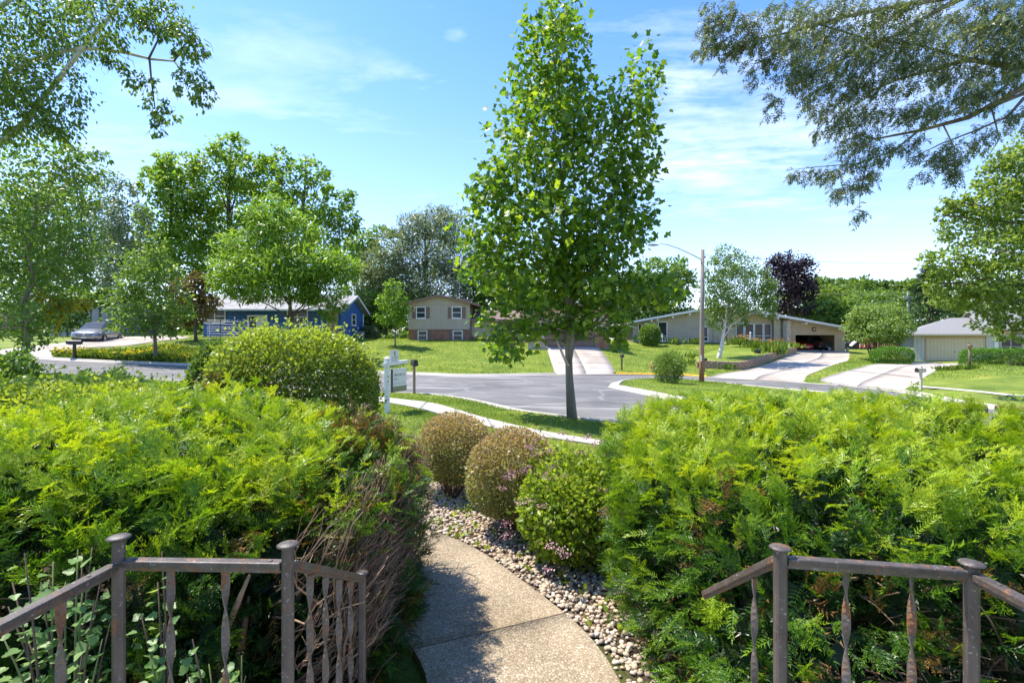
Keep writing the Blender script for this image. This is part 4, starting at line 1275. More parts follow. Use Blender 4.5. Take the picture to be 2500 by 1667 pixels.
L_barb = leafmat('barberry_leaf', [(0, (.38, .25, .135)), (.3, (.33, .265, .115)), (.55, (.20, .225, .06)), (1, (.34, .37, .12))], trans=.35)
L_spir = leafmat('spirea_leaf', [(0, (.075, .145, .014)), (.5, (.19, .285, .022)), (1, (.34, .40, .045))], trans=.48)
L_pink = leafmat('spirea_flower', [(0, (.36, .17, .19)), (.5, (.46, .25, .28)), (1, (.55, .38, .38))], trans=.3, tcol=(1, .8, .8))
L_curr = leafmat('currant_leaf', [(0, (0.078, 0.164, 0.044)), (.5, (0.148, 0.265, 0.078)), (1, (0.250, 0.367, 0.133))], trans=.45)
L_box = leafmat('boxwood_leaf', [(0, (0.046, 0.121, 0.016)), (.5, (0.097, 0.227, 0.022)), (1, (0.179, 0.324, 0.034))], trans=.35)
L_lily = leafmat('lily_blade', [(0, (0.065, 0.130, 0.016)), (1, (0.195, 0.273, 0.039))], trans=.4)
L_orange = leafmat('orange_petal', [(0, (.50, .16, .02)), (1, (.65, .33, .04))], trans=.3, tcol=(1, .9, .6))
L_whitefl = leafmat('white_petal', [(0, (.55, .57, .50)), (1, (.75, .75, .70))], trans=.3, tcol=(1, 1, .9))
L_grass = leafmat('grass_blade', [(0, (0.080, 0.152, 0.017)), (.5, (0.167, 0.261, 0.029)), (1, (0.290, 0.341, 0.065))], trans=.4)
L_brownn = leafmat('dead_needles', [(0, (.20, .095, .035)), (1, (.36, .20, .085))], trans=.3)

def lobe_pts(lobes, n, clump=.28, fill=.0, per=16):
    """leaf places in clumps that sit on and in a set of ellipsoid lobes; returns pos, outward"""
    w = np.array([np.prod(l[3:6]) ** .67 for l in lobes]); w /= w.sum()
    cnt = np.maximum(1, (w * n).astype(int))
    P_, O_ = [], []
    for l, k in zip(lobes, cnt):
        c = np.array(l[:3]); r = np.array(l[3:6])
        m = max(3, int(k / per))
        d = rdir(m)
        rad = np.where(rng.random(m) < fill, rng.random(m) ** .5, rng.uniform(.66, .98, m))
        cc = d * rad[:, None]
        idx = rng.integers(0, m, k)
        p = cc[idx] + rng.normal(size=(k, 3)) * clump * rng.uniform(.6, 1.25, m)[idx][:, None] * .55
        P_.append(c + p * r)
        O_.append(unit(p / r * r.mean()))
    return np.concatenate(P_), np.concatenate(O_)
def crown_mesh(name, lobes, n, tm, size, m, base, droop=0.0, clump=.28, up=.7, fill=.15, per=16, tone0=.45, tvar=.22, sizevar=.3):
    p, o = lobe_pts(lobes, n, clump, fill, per)
    k = len(p)
    ax = unit(o * .55 + rdir(k) * .8 + np.array([0, 0, -droop]))
    nr = unit(o * .45 + np.array([0, 0, up]) + rdir(k) * .65)
    tone = np.clip(tone0 + rng.normal(size=k) * tvar, .0, 1)
    V, Fs, T = scatter(tm, p, ax, nr, size * rng.uniform(1 - sizevar, 1 + sizevar, k), tone)
    return np_mesh(name, V - np.array(base), Fs, T), (p, ax, nr)
def limb_tubes(mb, base, top, r0, lobes, rng_=None, r_end=.15, limbs=None, wob=.03, twigs=0, n=7):
    """trunk with limbs running into the lobes; coordinates relative to base"""
    b0 = Vector((0, 0, -.15)); t0 = Vector(top) - Vector(base)
    L = t0.length
    pts, rad = [], []
    K = 9
    for i in range(K):
        s = i / (K - 1)
        pts.append(b0.lerp(t0, s) + Vector((random.uniform(-1, 1), random.uniform(-1, 1), 0)) * wob * L * math.sin(math.pi * s) * .5)
        flare = 1 + .35 * max(0, .08 - s) / .08
        rad.append(r0 * flare * (1 - s * (1 - r_end)))
    mb.tube(pts, rad, n)
    sel = limbs if limbs is not None else range(len(lobes))
    for i in sel:
        c = Vector(lobes[i][:3]) - Vector(base)
        hz = max(.22, min(.93, (c.z * .74) / max(t0.z, .1) + random.uniform(-.10, .05)))
        k = hz * (K - 1)
        a = pts[int(k)].lerp(pts[min(int(k) + 1, K - 1)], k - int(k))
        ra = r0 * (1 - hz * (1 - r_end)) * .55
        mid = a.lerp(c, .5) + Vector((0, 0, random.uniform(-.02, .10) * (c - a).length))
        q = [a, a.lerp(mid, .5) + Vector((random.uniform(-.03, .03), 0, .0)) * L, mid, mid.lerp(c, .55), c]
        mb.tube(q, [ra, ra * .8, ra * .6, ra * .4, ra * .18], 5)
        for _ in range(twigs):
            rr = lobes[i][3:6]
            e = c + Vector((random.uniform(-1, 1) * rr[0], random.uniform(-1, 1) * rr[1], random.uniform(-.8, .9) * rr[2])) * .8
            s_ = mid.lerp(c, random.uniform(0, .9))
            mb.tube([s_, s_.lerp(e, .5) + Vector((0, 0, .05 * rr[2])), e], [ra * .3, ra * .2, ra * .07], 4)
def lob(Y, lst, depth=1.0, jit=.35):
    """lobes given as seen circles (x, y, rx, ry) at a distance, with real depth"""
    out = []
    for q in lst:
        px, py, rx = q[:3]; ry = q[3] if len(q) > 3 else rx
        dy = q[4] if len(q) > 4 else random.uniform(-jit, jit) * rx * 1.6 / F * Y
        y = Y + dy
        c = P(px, py, y)
        out.append((c.x, c.y, c.z, rx / F * y, max(rx, ry) * depth / F * y, ry / F * y))
    return out
def tree(name, label, cat, base, lobes, n, tm, size, lm, bm, r0=.2, top=None, group=None, droop=0, clump=.28, fill=.15, twigs=0, per=16, up=.7, tone0=.45, tvar=.22, limbs=None, r_end=.15):
    base = Vector(base)
    t_ = thing(name, label, cat, base, 0, group)
    if top is None:
        zt = max(l[2] + l[5] * .3 for l in lobes)
        cx_ = np.mean([l[0] for l in lobes]); cy_ = np.mean([l[1] for l in lobes])
        top = (base.x * .55 + cx_ * .45, base.y * .55 + cy_ * .45, zt)
    mb = MB()
    limb_tubes(mb, base, top, r0, lobes, twigs=twigs, limbs=limbs, r_end=r_end)
    mb.build('trunk', bm, t_, smooth=True)
    me, info = crown_mesh('crown', lobes, n, tm, size, lm, base, droop, clump, up, fill, per, tone0, tvar)
    link('crown', me, lm, t_, kind='stuff')
    return t_, info

# ------------------------------------------------------------------ tulip tree on the verge
base = G3(1397, 1021)
YT = base.y
tl = lob(YT, [(1368, 40, 58, 62), (1350, 125, 88, 80), (1330, 225, 110, 80), (1318, 330, 118, 80), (1430, 300, 85, 95), (1555, 255, 55, 105), (1545, 400, 66, 90),
              (1195, 470, 62, 62), (1285, 440, 105, 85), (1440, 450, 115, 90), (1548, 520, 58, 60), (1205, 570, 80, 75), (1340, 560, 130, 85), (1480, 580, 100, 80),
              (1200, 665, 70, 55), (1310, 680, 120, 75), (1440, 690, 110, 65), (1555, 700, 75, 45), (1625, 705, 52, 42), (1215, 790, 48, 42), (1240, 845, 62, 38), (1300, 775, 60, 50),
              (1465, 775, 85, 45), (1520, 815, 38, 38), (1385, 790, 50, 45), (1400, 640, 90, 70)], depth=1.05)
tt_, info = tree('tulip_tree', 'tall slender young tulip tree with lobed leaves on the grass verge in the middle', 'tree', base, tl, 13500, TULIP_S, .150, L_tulip, B_smooth, r0=.118,
              top=P(1372, 120, YT), twigs=5, clump=.36, per=5, fill=.55, droop=.35, up=.5, tvar=.28, tone0=.52, r_end=.10)
p, ax, nr = info
# broken pale stub on the trunk
a = P(1387, 893, YT - .1) - base; c_ = P(1375, 868, YT - .25) - base; d_ = P(1359, 831, YT - .35) - base
MB().tube([a, c_, c_.lerp(d_, .5), d_], [.045, .04, .03, .022], 6).build('broken_branch', bark('peeled_wood', (.45, .33, .26), (.62, .53, .45), scale=6, bump=.3), tt_, smooth=True)
MB().tube([P(1392, 885, YT - .1) - base, P(1396, 840, YT - .14) - base, P(1399, 790, YT - .05) - base, P(1401, 730, YT) - base], [.05, .075, .07, .03], 7).build('fork', B_smooth, tt_, smooth=True)
# leaves nearest the viewer as single leaves
LM = []
for tn in (.15, .4, .6, .8, 1.0):
    me = np_mesh('leaf', TULIP[0], TULIP[1], np.full(len(TULIP[1]), tn)); me.materials.append(L_tulip); LM.append(me)
idx = np.argsort(p[:, 1])[:900]
idx = rng.permutation(idx)[:300]
def place_leaf(name, me, parent, pos, a, nn, s):
    y = Vector(a).normalized(); x = y.cross(Vector(nn)).normalized(); z = x.cross(y)
    m4 = Matrix((x, y, z)).transposed().to_4x4() @ Matrix.Diagonal((s, s, s, 1))
    m4.translation = Vector(pos)
    o = bpy.data.objects.new(name, me)
    o.parent = parent
    o.matrix_basis = m4
    C.objects.link(o)
    return o
for i in idx:
    place_leaf('leaf', random.choice(LM), tt_, Vector(p[i] + np.array([0, -.12, .03])) - base, ax[i], nr[i], random.uniform(.13, .19))

# ------------------------------------------------------------------ yew hedges beside the walk
SHAPE = [None]
def hedge_sample(c, a, n, ex=3.2, lump=.05, zmin=.02, top_bias=1.0):
    """points on a lumpy box-like dome with outward normals"""
    out_p, out_n = [], []
    c = np.array(c); a = np.array(a)
    tot_ = 0
    while tot_ < n:
        d = rdir(n * 2)
        g = np.abs(d / a) ** ex
        r = g.sum(1) ** (-1 / ex)
        p = d * r[:, None]
        nr = unit(np.sign(d) * np.abs(p / a) ** (ex - 1) / a)
        wgt = r ** 2 / np.clip((d * nr).sum(1), .12, 1)
        keep = rng.random(len(d)) < wgt / np.quantile(wgt, .985)
        w = p + c
        lum = lump * (np.sin(w[:, 0] * 3.1 + w[:, 2] * 2) + np.sin(w[:, 1] * 3.7 + 1.2) + np.sin(w[:, 0] * 7.3 + w[:, 1] * 6.1)) * .6
        w = w + nr * lum[:, None]
        if SHAPE[0] is not None:
            w = SHAPE[0](w)
        keep &= (w[:, 2] > zmin + H(w[:, 0], w[:, 1]))
        if SHAPE[0] is not None:
            # what the hedge itself hides from every near view is thinned out
            keep &= np.abs(w[:, 0]) < 1.06 * w[:, 1] + 1.5
            keep &= ~((nr[:, 1] > .5) & (w[:, 2] < .85) & (rng.random(len(d)) < .75))
        out_p.append(w[keep]); out_n.append(nr[keep]); tot_ += keep.sum()
    return np.concatenate(out_p)[:n], np.concatenate(out_n)[:n]
def yew(label, c, a, n_out, n_in, ex, tone_fn, base, n_core=6000, keep_fn=None):
    t_ = thing('yew_hedge', label, 'hedge', base)
    base = np.array(base)
    parts = []
    # shoots grow in tufts: every tuft shares a direction and stands a little in or out of the outline
    per = 6
    po, no = hedge_sample(c, a, n_out // per, ex)
    if keep_fn is not None:
        k = keep_fn(po, no); po, no = po[k], no[k]
    def axes(nn, flat):
        k = len(nn)
        tg_ = unit(np.cross(nn, rdir(k)))
        top = np.clip(nn[:, 2:3], 0, 1)
        ax_ = unit(tg_ * (.8 * top + .55 * (1 - top)) + nn * (.5 * top + .85 * (1 - top)) + rdir(k) * .25 + np.array([0, 0, 1.]) * (.10 + .10 * (1 - top)))
        nr_ = unit(nn * (.35 + .4 * top) + np.array([0, 0, .8]) + rdir(k) * .45)
        return ax_, nr_
    ax0, nr0 = axes(no, 1)
    stand = rng.uniform(-.085, .02, len(po))
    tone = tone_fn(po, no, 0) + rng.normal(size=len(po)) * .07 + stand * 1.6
    m_n = len(po)
    rep = lambda q: np.repeat(q, per, 0)
    ax_ = unit(rep(ax0) + .42 * rdir(m_n * per))
    nr_ = unit(rep(nr0) + .40 * rdir(m_n * per))
    tang = rng.normal(size=(m_n * per, 3)) * .038
    pp2 = rep(po) + rep(no) * rep(stand)[:, None] + tang - rep(no) * rng.uniform(0, .05, m_n * per)[:, None]
    tone = np.clip(rep(tone) + rng.normal(size=m_n * per) * .06, np.where(rep(tone) < .07, 0, .11), 1)
    kinds = rng.integers(0, 4, m_n * per)
    sz = rng.uniform(.08, .14, m_n * per)
    for q in range(4):
        m_ = kinds == q
        parts.append(scatter(FRONDS[q], pp2[m_], ax_[m_], nr_[m_], sz[m_], tone[m_]))
    pi, ni = hedge_sample(c, a, n_in, ex)
    if keep_fn is not None:
        k = keep_fn(pi, ni); pi, ni = pi[k], ni[k]
    dep = rng.uniform(.08, .34, len(pi))
    pi = pi - ni * dep[:, None]
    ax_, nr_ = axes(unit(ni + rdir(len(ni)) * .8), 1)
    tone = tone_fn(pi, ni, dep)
    kinds = rng.integers(0, 3, len(pi))
    for q in range(3):
        m_ = kinds == q
        parts.append(scatter(SPRIGS[q], pi[m_], ax_[m_], nr_[m_], rng.uniform(.12, .2, m_.sum()), tone[m_]))
    # old dark needles filling the inside
    pc, nc = hedge_sample(c, a, n_core, ex)
    if keep_fn is not None:
        k = keep_fn(pc, nc); pc, nc = pc[k], nc[k]
    pc = pc - nc * rng.uniform(.16, .5, len(pc))[:, None]
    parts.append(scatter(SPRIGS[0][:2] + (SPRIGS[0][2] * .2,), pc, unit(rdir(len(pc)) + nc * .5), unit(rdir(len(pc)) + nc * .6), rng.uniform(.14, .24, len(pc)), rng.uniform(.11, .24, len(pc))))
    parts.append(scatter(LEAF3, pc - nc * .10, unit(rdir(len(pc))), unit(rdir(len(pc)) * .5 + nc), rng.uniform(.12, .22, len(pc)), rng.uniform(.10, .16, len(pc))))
    V, Fs, T = merge(parts)
    link('foliage', np_mesh('foliage', V - base, Fs, T), L_yew, t_, kind='stuff')
    # single shoots that stand out of the outline: parts of their own
    SM = []
    for q in range(3):
        for tn in (.3, .55, .75, .95):
            k_ = SPRIGS[q] if q < 2 else FRONDS[1]
            me = np_mesh('shoot', k_[0], k_[1], np.clip(k_[2] + tn, .1, 1)); me.materials.append(L_yew)
            SM.append((tn, me))
    ps, ns = hedge_sample(c, a, 4000, ex)
    if keep_fn is not None:
        k = keep_fn(ps, ns); ps, ns = ps[k], ns[k]
    # those nearest to the viewer and turned to the viewer
    view = unit(np.array([0, 0, CAMZ]) - ps)
    score = (ns * view).sum(1)
    ok = np.where(score > .12)[0]
    ok = ok[np.argsort(np.linalg.norm(ps[ok] - np.array([0, 0, CAMZ]), axis=1))][:900]
    ok = rng.permutation(ok)[:300]
    ax_, nr_ = axes(ns, 1)
    tn = tone_fn(ps, ns, 0)
    for i in ok:
        cand = [m_ for q_, m_ in SM if abs(q_ - tn[i]) < .2] or [SM[1][1]]
        place_leaf('shoot', random.choice(cand), t_, ps[i] - base, ax_[i], nr_[i], random.uniform(.09, .15))
    return t_

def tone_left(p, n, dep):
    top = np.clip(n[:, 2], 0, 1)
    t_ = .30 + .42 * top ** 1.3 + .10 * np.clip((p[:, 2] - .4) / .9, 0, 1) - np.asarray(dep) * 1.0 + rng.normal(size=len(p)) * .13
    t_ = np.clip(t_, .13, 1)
    fl = (n[:, 0] > .3) & (p[:, 0] > -1.4) & (rng.random(len(p)) < .62)
    t_[fl] = rng.uniform(0, .28, fl.sum())
    dead = (np.hypot(p[:, 0] + 1.05, p[:, 1] - 3.8) < .42) & (p[:, 2] > .75) & (rng.random(len(p)) < .5)
    t_[dead] = rng.uniform(0, .03, dead.sum())
    t_[rng.random(len(p)) < .006] = .02
    return t_
def bare_left(p, n):
    # the flank towards the walk has lost its needles
    bare = (n[:, 0] > .30) & (p[:, 0] > -1.45) & (p[:, 2] < .95 + .12 * np.sin(p[:, 1] * 4)) & (p[:, 2] > np.where(p[:, 1] < 3.3, .28, .10)) & (p[:, 1] > 2.1)
    thin = (n[:, 1] < -.4) & (p[:, 2] < .95) & (p[:, 0] < -1.45) & (np.sin(p[:, 0] * 5.1 + 2 * np.sin(p[:, 2] * 6)) + np.sin(p[:, 2] * 9 + p[:, 0] * 2) > -.6)
    return ~(bare & (rng.random(len(p)) < .76)) & ~(thin & (rng.random(len(p)) < .45))
LB = (-2.6, 3.3, h1(-2.6, 3.3))
def shape_left(w):
    w = w.copy()
    w[:, 2] -= .36 * (1 - sst(-4.3, -3.05, w[:, 0])) * np.clip(w[:, 2], 0, 1.4) / 1.4
    w[:, 1] = 2.0 + (w[:, 1] - 2.0) * (1 - .50 * (1 - sst(-4.2, -2.6, w[:, 0])))
    w[:, 2] += .05 * np.sin(w[:, 0] * 2.3 + 1) * np.clip(w[:, 2], 0, 1)
    return w
def shape_right(w):
    w = w.copy()
    w[:, 2] -= .46 * sst(3.3, 5.5, w[:, 0]) * np.clip(w[:, 2], 0, 1.4) / 1.4
    # the near left corner bulges over the rail
    g_ = np.exp(-(((w[:, 0] - .95) / .38) ** 2 + ((w[:, 2] - .25) / .42) ** 2)) * (w[:, 1] < 2.8)
    w[:, 1] -= .42 * g_
    w[:, 0] -= .10 * g_
    return w
SHAPE[0] = shape_left
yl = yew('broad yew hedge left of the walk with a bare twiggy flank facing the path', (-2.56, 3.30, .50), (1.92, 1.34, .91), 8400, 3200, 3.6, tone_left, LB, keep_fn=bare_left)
RB = (3.3, 3.8, h1(3.3, 3.8))
SHAPE[0] = shape_right
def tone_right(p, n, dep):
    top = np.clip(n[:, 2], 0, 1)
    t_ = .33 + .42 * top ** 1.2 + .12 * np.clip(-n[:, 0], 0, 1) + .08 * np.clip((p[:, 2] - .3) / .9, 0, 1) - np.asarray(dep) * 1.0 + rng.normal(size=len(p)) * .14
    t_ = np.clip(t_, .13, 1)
    worn = np.exp(-(((p[:, 0] - 1.22) / .42) ** 2 + ((p[:, 2] - .82) / .34) ** 2 + ((p[:, 1] - 2.3) / .55) ** 2))
    t_ = t_ - worn * .35 * rng.random(len(p))
    t_ = np.clip(t_, .12, 1)
    dead = rng.random(len(p)) < worn * .30 + .008
    t_[dead] = rng.uniform(0, .04, dead.sum())
    return t_
def keep_right(p, n):
    worn = np.exp(-(((p[:, 0] - 1.2) / .34) ** 2 + ((p[:, 2] - .80) / .26) ** 2 + ((p[:, 1] - 2.2) / .5) ** 2))
    front = (n[:, 1] < -.5) & (p[:, 2] < .70) & (p[:, 0] > 1.35)
    return (rng.random(len(p)) > worn * .65) & ~(front & (rng.random(len(p)) < .45))
yr = yew('large yew hedge right of the walk with a worn brownish patch beside the rail', (3.55, 3.75, .45), (2.75, 1.95, .90), 10200, 3000, 3.8, tone_right, RB, keep_fn=keep_right)

SHAPE[0] = None
# bare wood inside the hedges
def hedge_wood(root, base, stems, n_twig, target, name='branch'):
    base = Vector(base)
    ends = []
    for sx, sy in stems:
        g = Vector((sx, sy, h1(sx, sy)))
        for k in range(4):
            e = target(g, True)
            mid = g.lerp(e, .5) + Vector((random.uniform(-.1, .1), random.uniform(-.1, .1), .12))
            MB().tube([g - base, g.lerp(mid, .5) - base + Vector((0, 0, -.02)), mid - base, mid.lerp(e, .6) - base, e - base], [.034, .028, .02, .014, .007], 6).build(name, B_twig, root, smooth=True)
            ends.append((mid, e))
    mb = MB()
    for i in range(n_twig):
        m_, e = random.choice(ends)
        s = m_.lerp(e, random.uniform(-.6, .9))
        q = target(s, False)
        mid = s.lerp(q, .5) + Vector((random.uniform(-.06, .06), random.uniform(-.06, .06), random.uniform(-.10, .02)))
        r_ = random.uniform(.004, .009)
        mb.tube([s - base, s.lerp(mid, .5) - base, mid - base, mid.lerp(q, .5) - base + Vector((0, 0, .015)), q - base], [r_ * 1.3, r_ * 1.15, r_, r_ * .7, r_ * .35], 4)
    mb.build('twigs', B_twig, root, kind='stuff', smooth=True)
def tgt_left(s, big):
    return Vector((random.uniform(-1.35, -.9), s.y + random.uniform(-.3, .7), random.uniform(.45, 1.05)))
hedge_wood(yl, LB, [(-1.45, 2.4), (-1.6, 3.0), (-1.5, 3.6), (-1.75, 4.0)], 0, tgt_left)
mb = MB()
for i in range(820):
    y0 = random.uniform(2.25, 4.35)
    z0 = random.uniform(.02, .85)
    s = Vector((random.uniform(-1.15, -.82), y0, z0))
    yy = y0 + random.uniform(-.35, .40)
    zz = min(1.15, z0 + random.uniform(.10, .5))
    edge = -.66 - .30 * max(0, yy - 3.9) ** 1.3 - .42 * max(0, zz - .85) - .35 * max(0, .25 - zz) - .5 * max(0, 2.25 - yy)
    e = Vector((edge + random.uniform(-.10, .05), yy, zz))
    m_ = s.lerp(e, .5) + Vector((random.uniform(-.05, .05), random.uniform(-.10, .10), random.uniform(-.12, .04)))
    r_ = random.choice((.002, .0025, .003, .0035, .0045, .0065))
    q = [s, s.lerp(m_, .5) + Vector((random.uniform(-.02, .02), random.uniform(-.02, .02), random.uniform(-.03, .02))), m_, m_.lerp(e, .5) + Vector((random.uniform(-.02, .02), random.uniform(-.02, .02), .015)), e]
    mb.tube([p_ - Vector(LB) for p_ in q], [r_ * 1.4, r_ * 1.2, r_, r_ * .7, r_ * .3], 4)
    for _ in range(random.randint(1, 4)):
        f_ = q[3].lerp(q[2], random.random())
        g_ = f_ + Vector((random.uniform(-.02, .09), random.uniform(-.10, .12), random.uniform(.0, .13)))
        mb.tube([f_ - Vector(LB), f_.lerp(g_, .5) - Vector(LB) + Vector((0, 0, -.01)), g_ - Vector(LB)], [r_ * .6, r_ * .45, r_ * .2], 3)
mb.build('twigs', B_twig, yl, kind='stuff', smooth=True)
def tgt_leftfront(s, big):
    if big:
        return Vector((s.x + random.uniform(-.6, .6), random.uniform(2.05, 2.5), random.uniform(.3, 1.0)))
    return Vector((s.x + random.uniform(-.4, .4), random.uniform(2.0, 2.35), s.z + random.uniform(-.05, .4)))
hedge_wood(yl, LB, [(-2.2, 2.8), (-2.9, 2.9), (-3.5, 2.8)], 160, tgt_leftfront)
def tgt_right(s, big):
    if big:
        return Vector((max(1.3, s.x + random.uniform(-.7, .6)), random.uniform(2.05, 2.5), random.uniform(.2, .95)))
    return Vector((max(1.15, s.x + random.uniform(-.35, .35)), random.uniform(1.95, 2.2), s.z + random.uniform(-.1, .35)))
hedge_wood(yr, RB, [(1.75, 2.7), (2.1, 2.7), (2.6, 2.8), (3.4, 2.8)], 330, tgt_right)

# ------------------------------------------------------------------ clipped and loose shrubs
def shrub(name, label, base, c, a, n, tm, size, lm, ex=2.3, lump=.04, inner=.35, tone_fn=None, stems=10, bm=None, group=None, up=.4, cat='shrub', droop=0, axn=.7, stem_r=.012):
    base = Vector(base)
    t_ = thing(name, label, cat, base, 0, group)
    p, nn = hedge_sample(c, a, n, ex, lump)
    dep = rng.random(n) ** 2 * inner * min(a)
    p = p - nn * dep[:, None]
    stray = rng.random(n) < .09
    p[stray] += nn[stray] * rng.uniform(.0, .17, (stray.sum(), 1)) * min(a) + np.array([0, 0, .03]) * min(a)
    ax_ = unit(nn * axn + rdir(n) * .75 + np.array([0, 0, .15 - droop]))
    nr_ = unit(nn * .5 + np.array([0, 0, up]) + rdir(n) * .6)
    tone = tone_fn(p, nn, dep) if tone_fn else np.clip(.5 + rng.normal(size=n) * .22 - dep * .6, 0, 1)
    V, Fs, T = scatter(tm, p, ax_, nr_, size * rng.uniform(.7, 1.3, n), tone)
    link('foliage', np_mesh('foliage', V - np.array(base), Fs, T), lm, t_, kind='stuff')
    if name in ('barberry', 'spirea', 'golden_dome_shrub', 'low_golden_shrub'):
        mb = MB()
        ps_, ns_ = hedge_sample(c, a, 220, ex, lump)
        for q0, n0 in zip(ps_, ns_):
            d0 = Vector(n0 + rng.normal(size=3) * .5 + np.array([0, 0, .5])).normalized()
            s0 = Vector(q0) - Vector(n0) * .12 * min(a) - base
            e0 = s0 + d0 * min(a) * random.uniform(.16, .34)
            mb.tube([s0, s0.lerp(e0, .5) + Vector((0, 0, -.006)), e0], [.0032, .0024, .001], 3)
        mb.build('twigs', bm or B_twig, t_, kind='stuff')
    for i in range(stems):
        an = random.uniform(0, 6.28)
        q = Vector((c[0] + math.cos(an) * a[0] * random.uniform(.3, .8), c[1] + math.sin(an) * a[1] * random.uniform(.3, .8), c[2] + a[2] * random.uniform(.0, .6)))
        b_ = base + Vector((math.cos(an) * .12 * a[0], math.sin(an) * .12 * a[1], -.03))
        m_ = b_.lerp(q, .5) + Vector((0, 0, -.08 * a[2]))
        MB().tube([b_ - base, m_ - base, q - base], [stem_r * 1.3, stem_r, stem_r * .4], 5).build('stem', bm or B_twig, t_, smooth=True)
    return t_

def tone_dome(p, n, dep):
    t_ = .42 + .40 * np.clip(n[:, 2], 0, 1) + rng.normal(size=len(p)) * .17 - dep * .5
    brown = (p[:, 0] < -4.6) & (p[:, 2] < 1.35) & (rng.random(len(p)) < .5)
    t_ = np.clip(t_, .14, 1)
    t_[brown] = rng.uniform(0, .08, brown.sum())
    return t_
Yd = 9.0
bx = P(722, 0, Yd).x
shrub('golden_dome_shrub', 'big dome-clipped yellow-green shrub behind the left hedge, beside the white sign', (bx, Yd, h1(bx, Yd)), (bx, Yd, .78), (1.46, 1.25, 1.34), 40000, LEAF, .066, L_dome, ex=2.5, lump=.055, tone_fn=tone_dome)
def tone_dark(p, n, dep):
    return np.clip(.35 + rng.normal(size=len(p)) * .2, 0, 1)
vx = P(520, 0, 9.7).x
shrub('creeper_shrub', 'dark green leafy climber-covered bush at the left side of the yellow-green dome shrub', (vx, 9.8, h1(vx, 9.8)), (vx + .15, 9.8, .55), (.62, .7, 1.40), 9000, LEAF, .10, L_oak, ex=2.1, lump=.06, tone_fn=tone_dark)
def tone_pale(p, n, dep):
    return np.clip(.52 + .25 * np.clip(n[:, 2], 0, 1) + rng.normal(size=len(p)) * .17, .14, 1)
shrub('low_golden_shrub', 'low pale yellow-green shrub at the far left behind the yew hedge', (-5.6, 5.9, h1(-5.6, 5.9)), (-5.7, 6.1, .45), (1.75, 1.1, .98), 26000, LEAF, .062, L_dome, ex=2.6, lump=.05, tone_fn=tone_pale)
Yq = 13
for px0, py0, w, hgt, lab in ((238, 925, 1.15, .62, 'spreading dark green bush low behind the pale shrub at the left'), (12, 900, .8, .95, 'dark leafy bush at the left edge of the photo by the pale trunk')):
    c_ = P(px0, py0, Yq)
    shrub('leafy_bush', lab, (c_.x, Yq, h1(c_.x, Yq)), (c_.x, Yq, h1(c_.x, Yq) + hgt * .45), (w, .8, hgt), 2600, OVAL, .12, L_green, ex=2.0, lump=.12, inner=.6, tone_fn=tone_dark)

def tone_barb(p, n, dep):
    t_ = .62 - .48 * np.clip((p[:, 2] - .30) / .55, 0, 1) + rng.normal(size=len(p)) * .17
    return np.clip(t_, 0, 1)
for cx_, cy_, rx, hh, lab, nn in ((0.0, 5.25, .47, .98, 'rounded brownish barberry beside the pink-flowered bush', 17000), (-.78, 6.35, .50, 1.03, 'rounded brownish barberry close behind the bare flank of the left hedge', 16000)):
    b_ = (cx_, cy_, h1(cx_, cy_))
    shrub('barberry', lab, b_, (cx_, cy_, b_[2] + hh * .60), (rx, rx, hh * .44), nn, LEAF, .032, L_barb, ex=2.4, lump=.045, inner=.6, tone_fn=tone_barb, stems=34, group='clipped barberries in the pebble bed', bm=B_red, stem_r=.008)
# spirea
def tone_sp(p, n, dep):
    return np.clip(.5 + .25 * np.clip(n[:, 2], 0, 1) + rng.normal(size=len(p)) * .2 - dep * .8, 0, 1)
sb = (.58, 4.55, h1(.58, 4.55))
sp = shrub('spirea', 'pink-flowered lime green spirea between the barberry and the right hedge', sb, (.64, 4.62, sb[2] + .46), (.57, .58, .51), 10500, OVAL, .052, L_spir, ex=2.2, lump=.10, inner=.8, tone_fn=tone_sp, stems=14)
p, n_ = hedge_sample((.62, 4.62, sb[2] + .48), (.60, .61, .54), 900, 2.2, .04)
k = ((n_[:, 0] < -.15) | (n_[:, 2] > .55)) & (p[:, 2] > .05)
p, n_ = p[k], n_[k]
cl_c = rng.permutation(len(p))[:62]
pp = []
for i in cl_c:
    q = p[i] + rng.normal(size=(26, 3)) * np.array([.030, .030, .012]) + n_[i] * .12
    pp.append((q, np.repeat(n_[i][None], 26, 0)))
for q, nq in pp:
    V, Fs, T = scatter(LEAF, q, unit(nq + rdir(26) * .6), unit(nq + np.array([0, 0, 1.]) + rdir(26) * .4), rng.uniform(.014, .024, 26), rng.random(26))
    link('flower_head', np_mesh('flower_head', V - np.array(sb), Fs, T), L_pink, sp, kind='stuff')
# low brown weeds at its foot and thin weeds in the pebbles
wp = []
for i in range(240):
    x, y = rng.uniform(-.9, 1.0), rng.uniform(3.4, 6.4)
    if float(sdf(bed_stone, np.array([x]), np.array([y]))[0]) < -.03 and rng.random() < .5:
        wp.append((x, y, h1(x, y) + .03))
wp = np.array(wp)
k = len(wp) * 5
q = np.repeat(wp, 5, 0) + rng.normal(size=(k, 3)) * .02
V, Fs, T = scatter(OVAL, q, unit(rdir(k) + np.array([0, 0, .8])), unit(rdir(k) + np.array([0, 0, 1.])), rng.uniform(.03, .07, k), rng.random(k))
o = link('weeds', np_mesh('weeds', V, Fs, T), L_spir, None, kind='stuff')

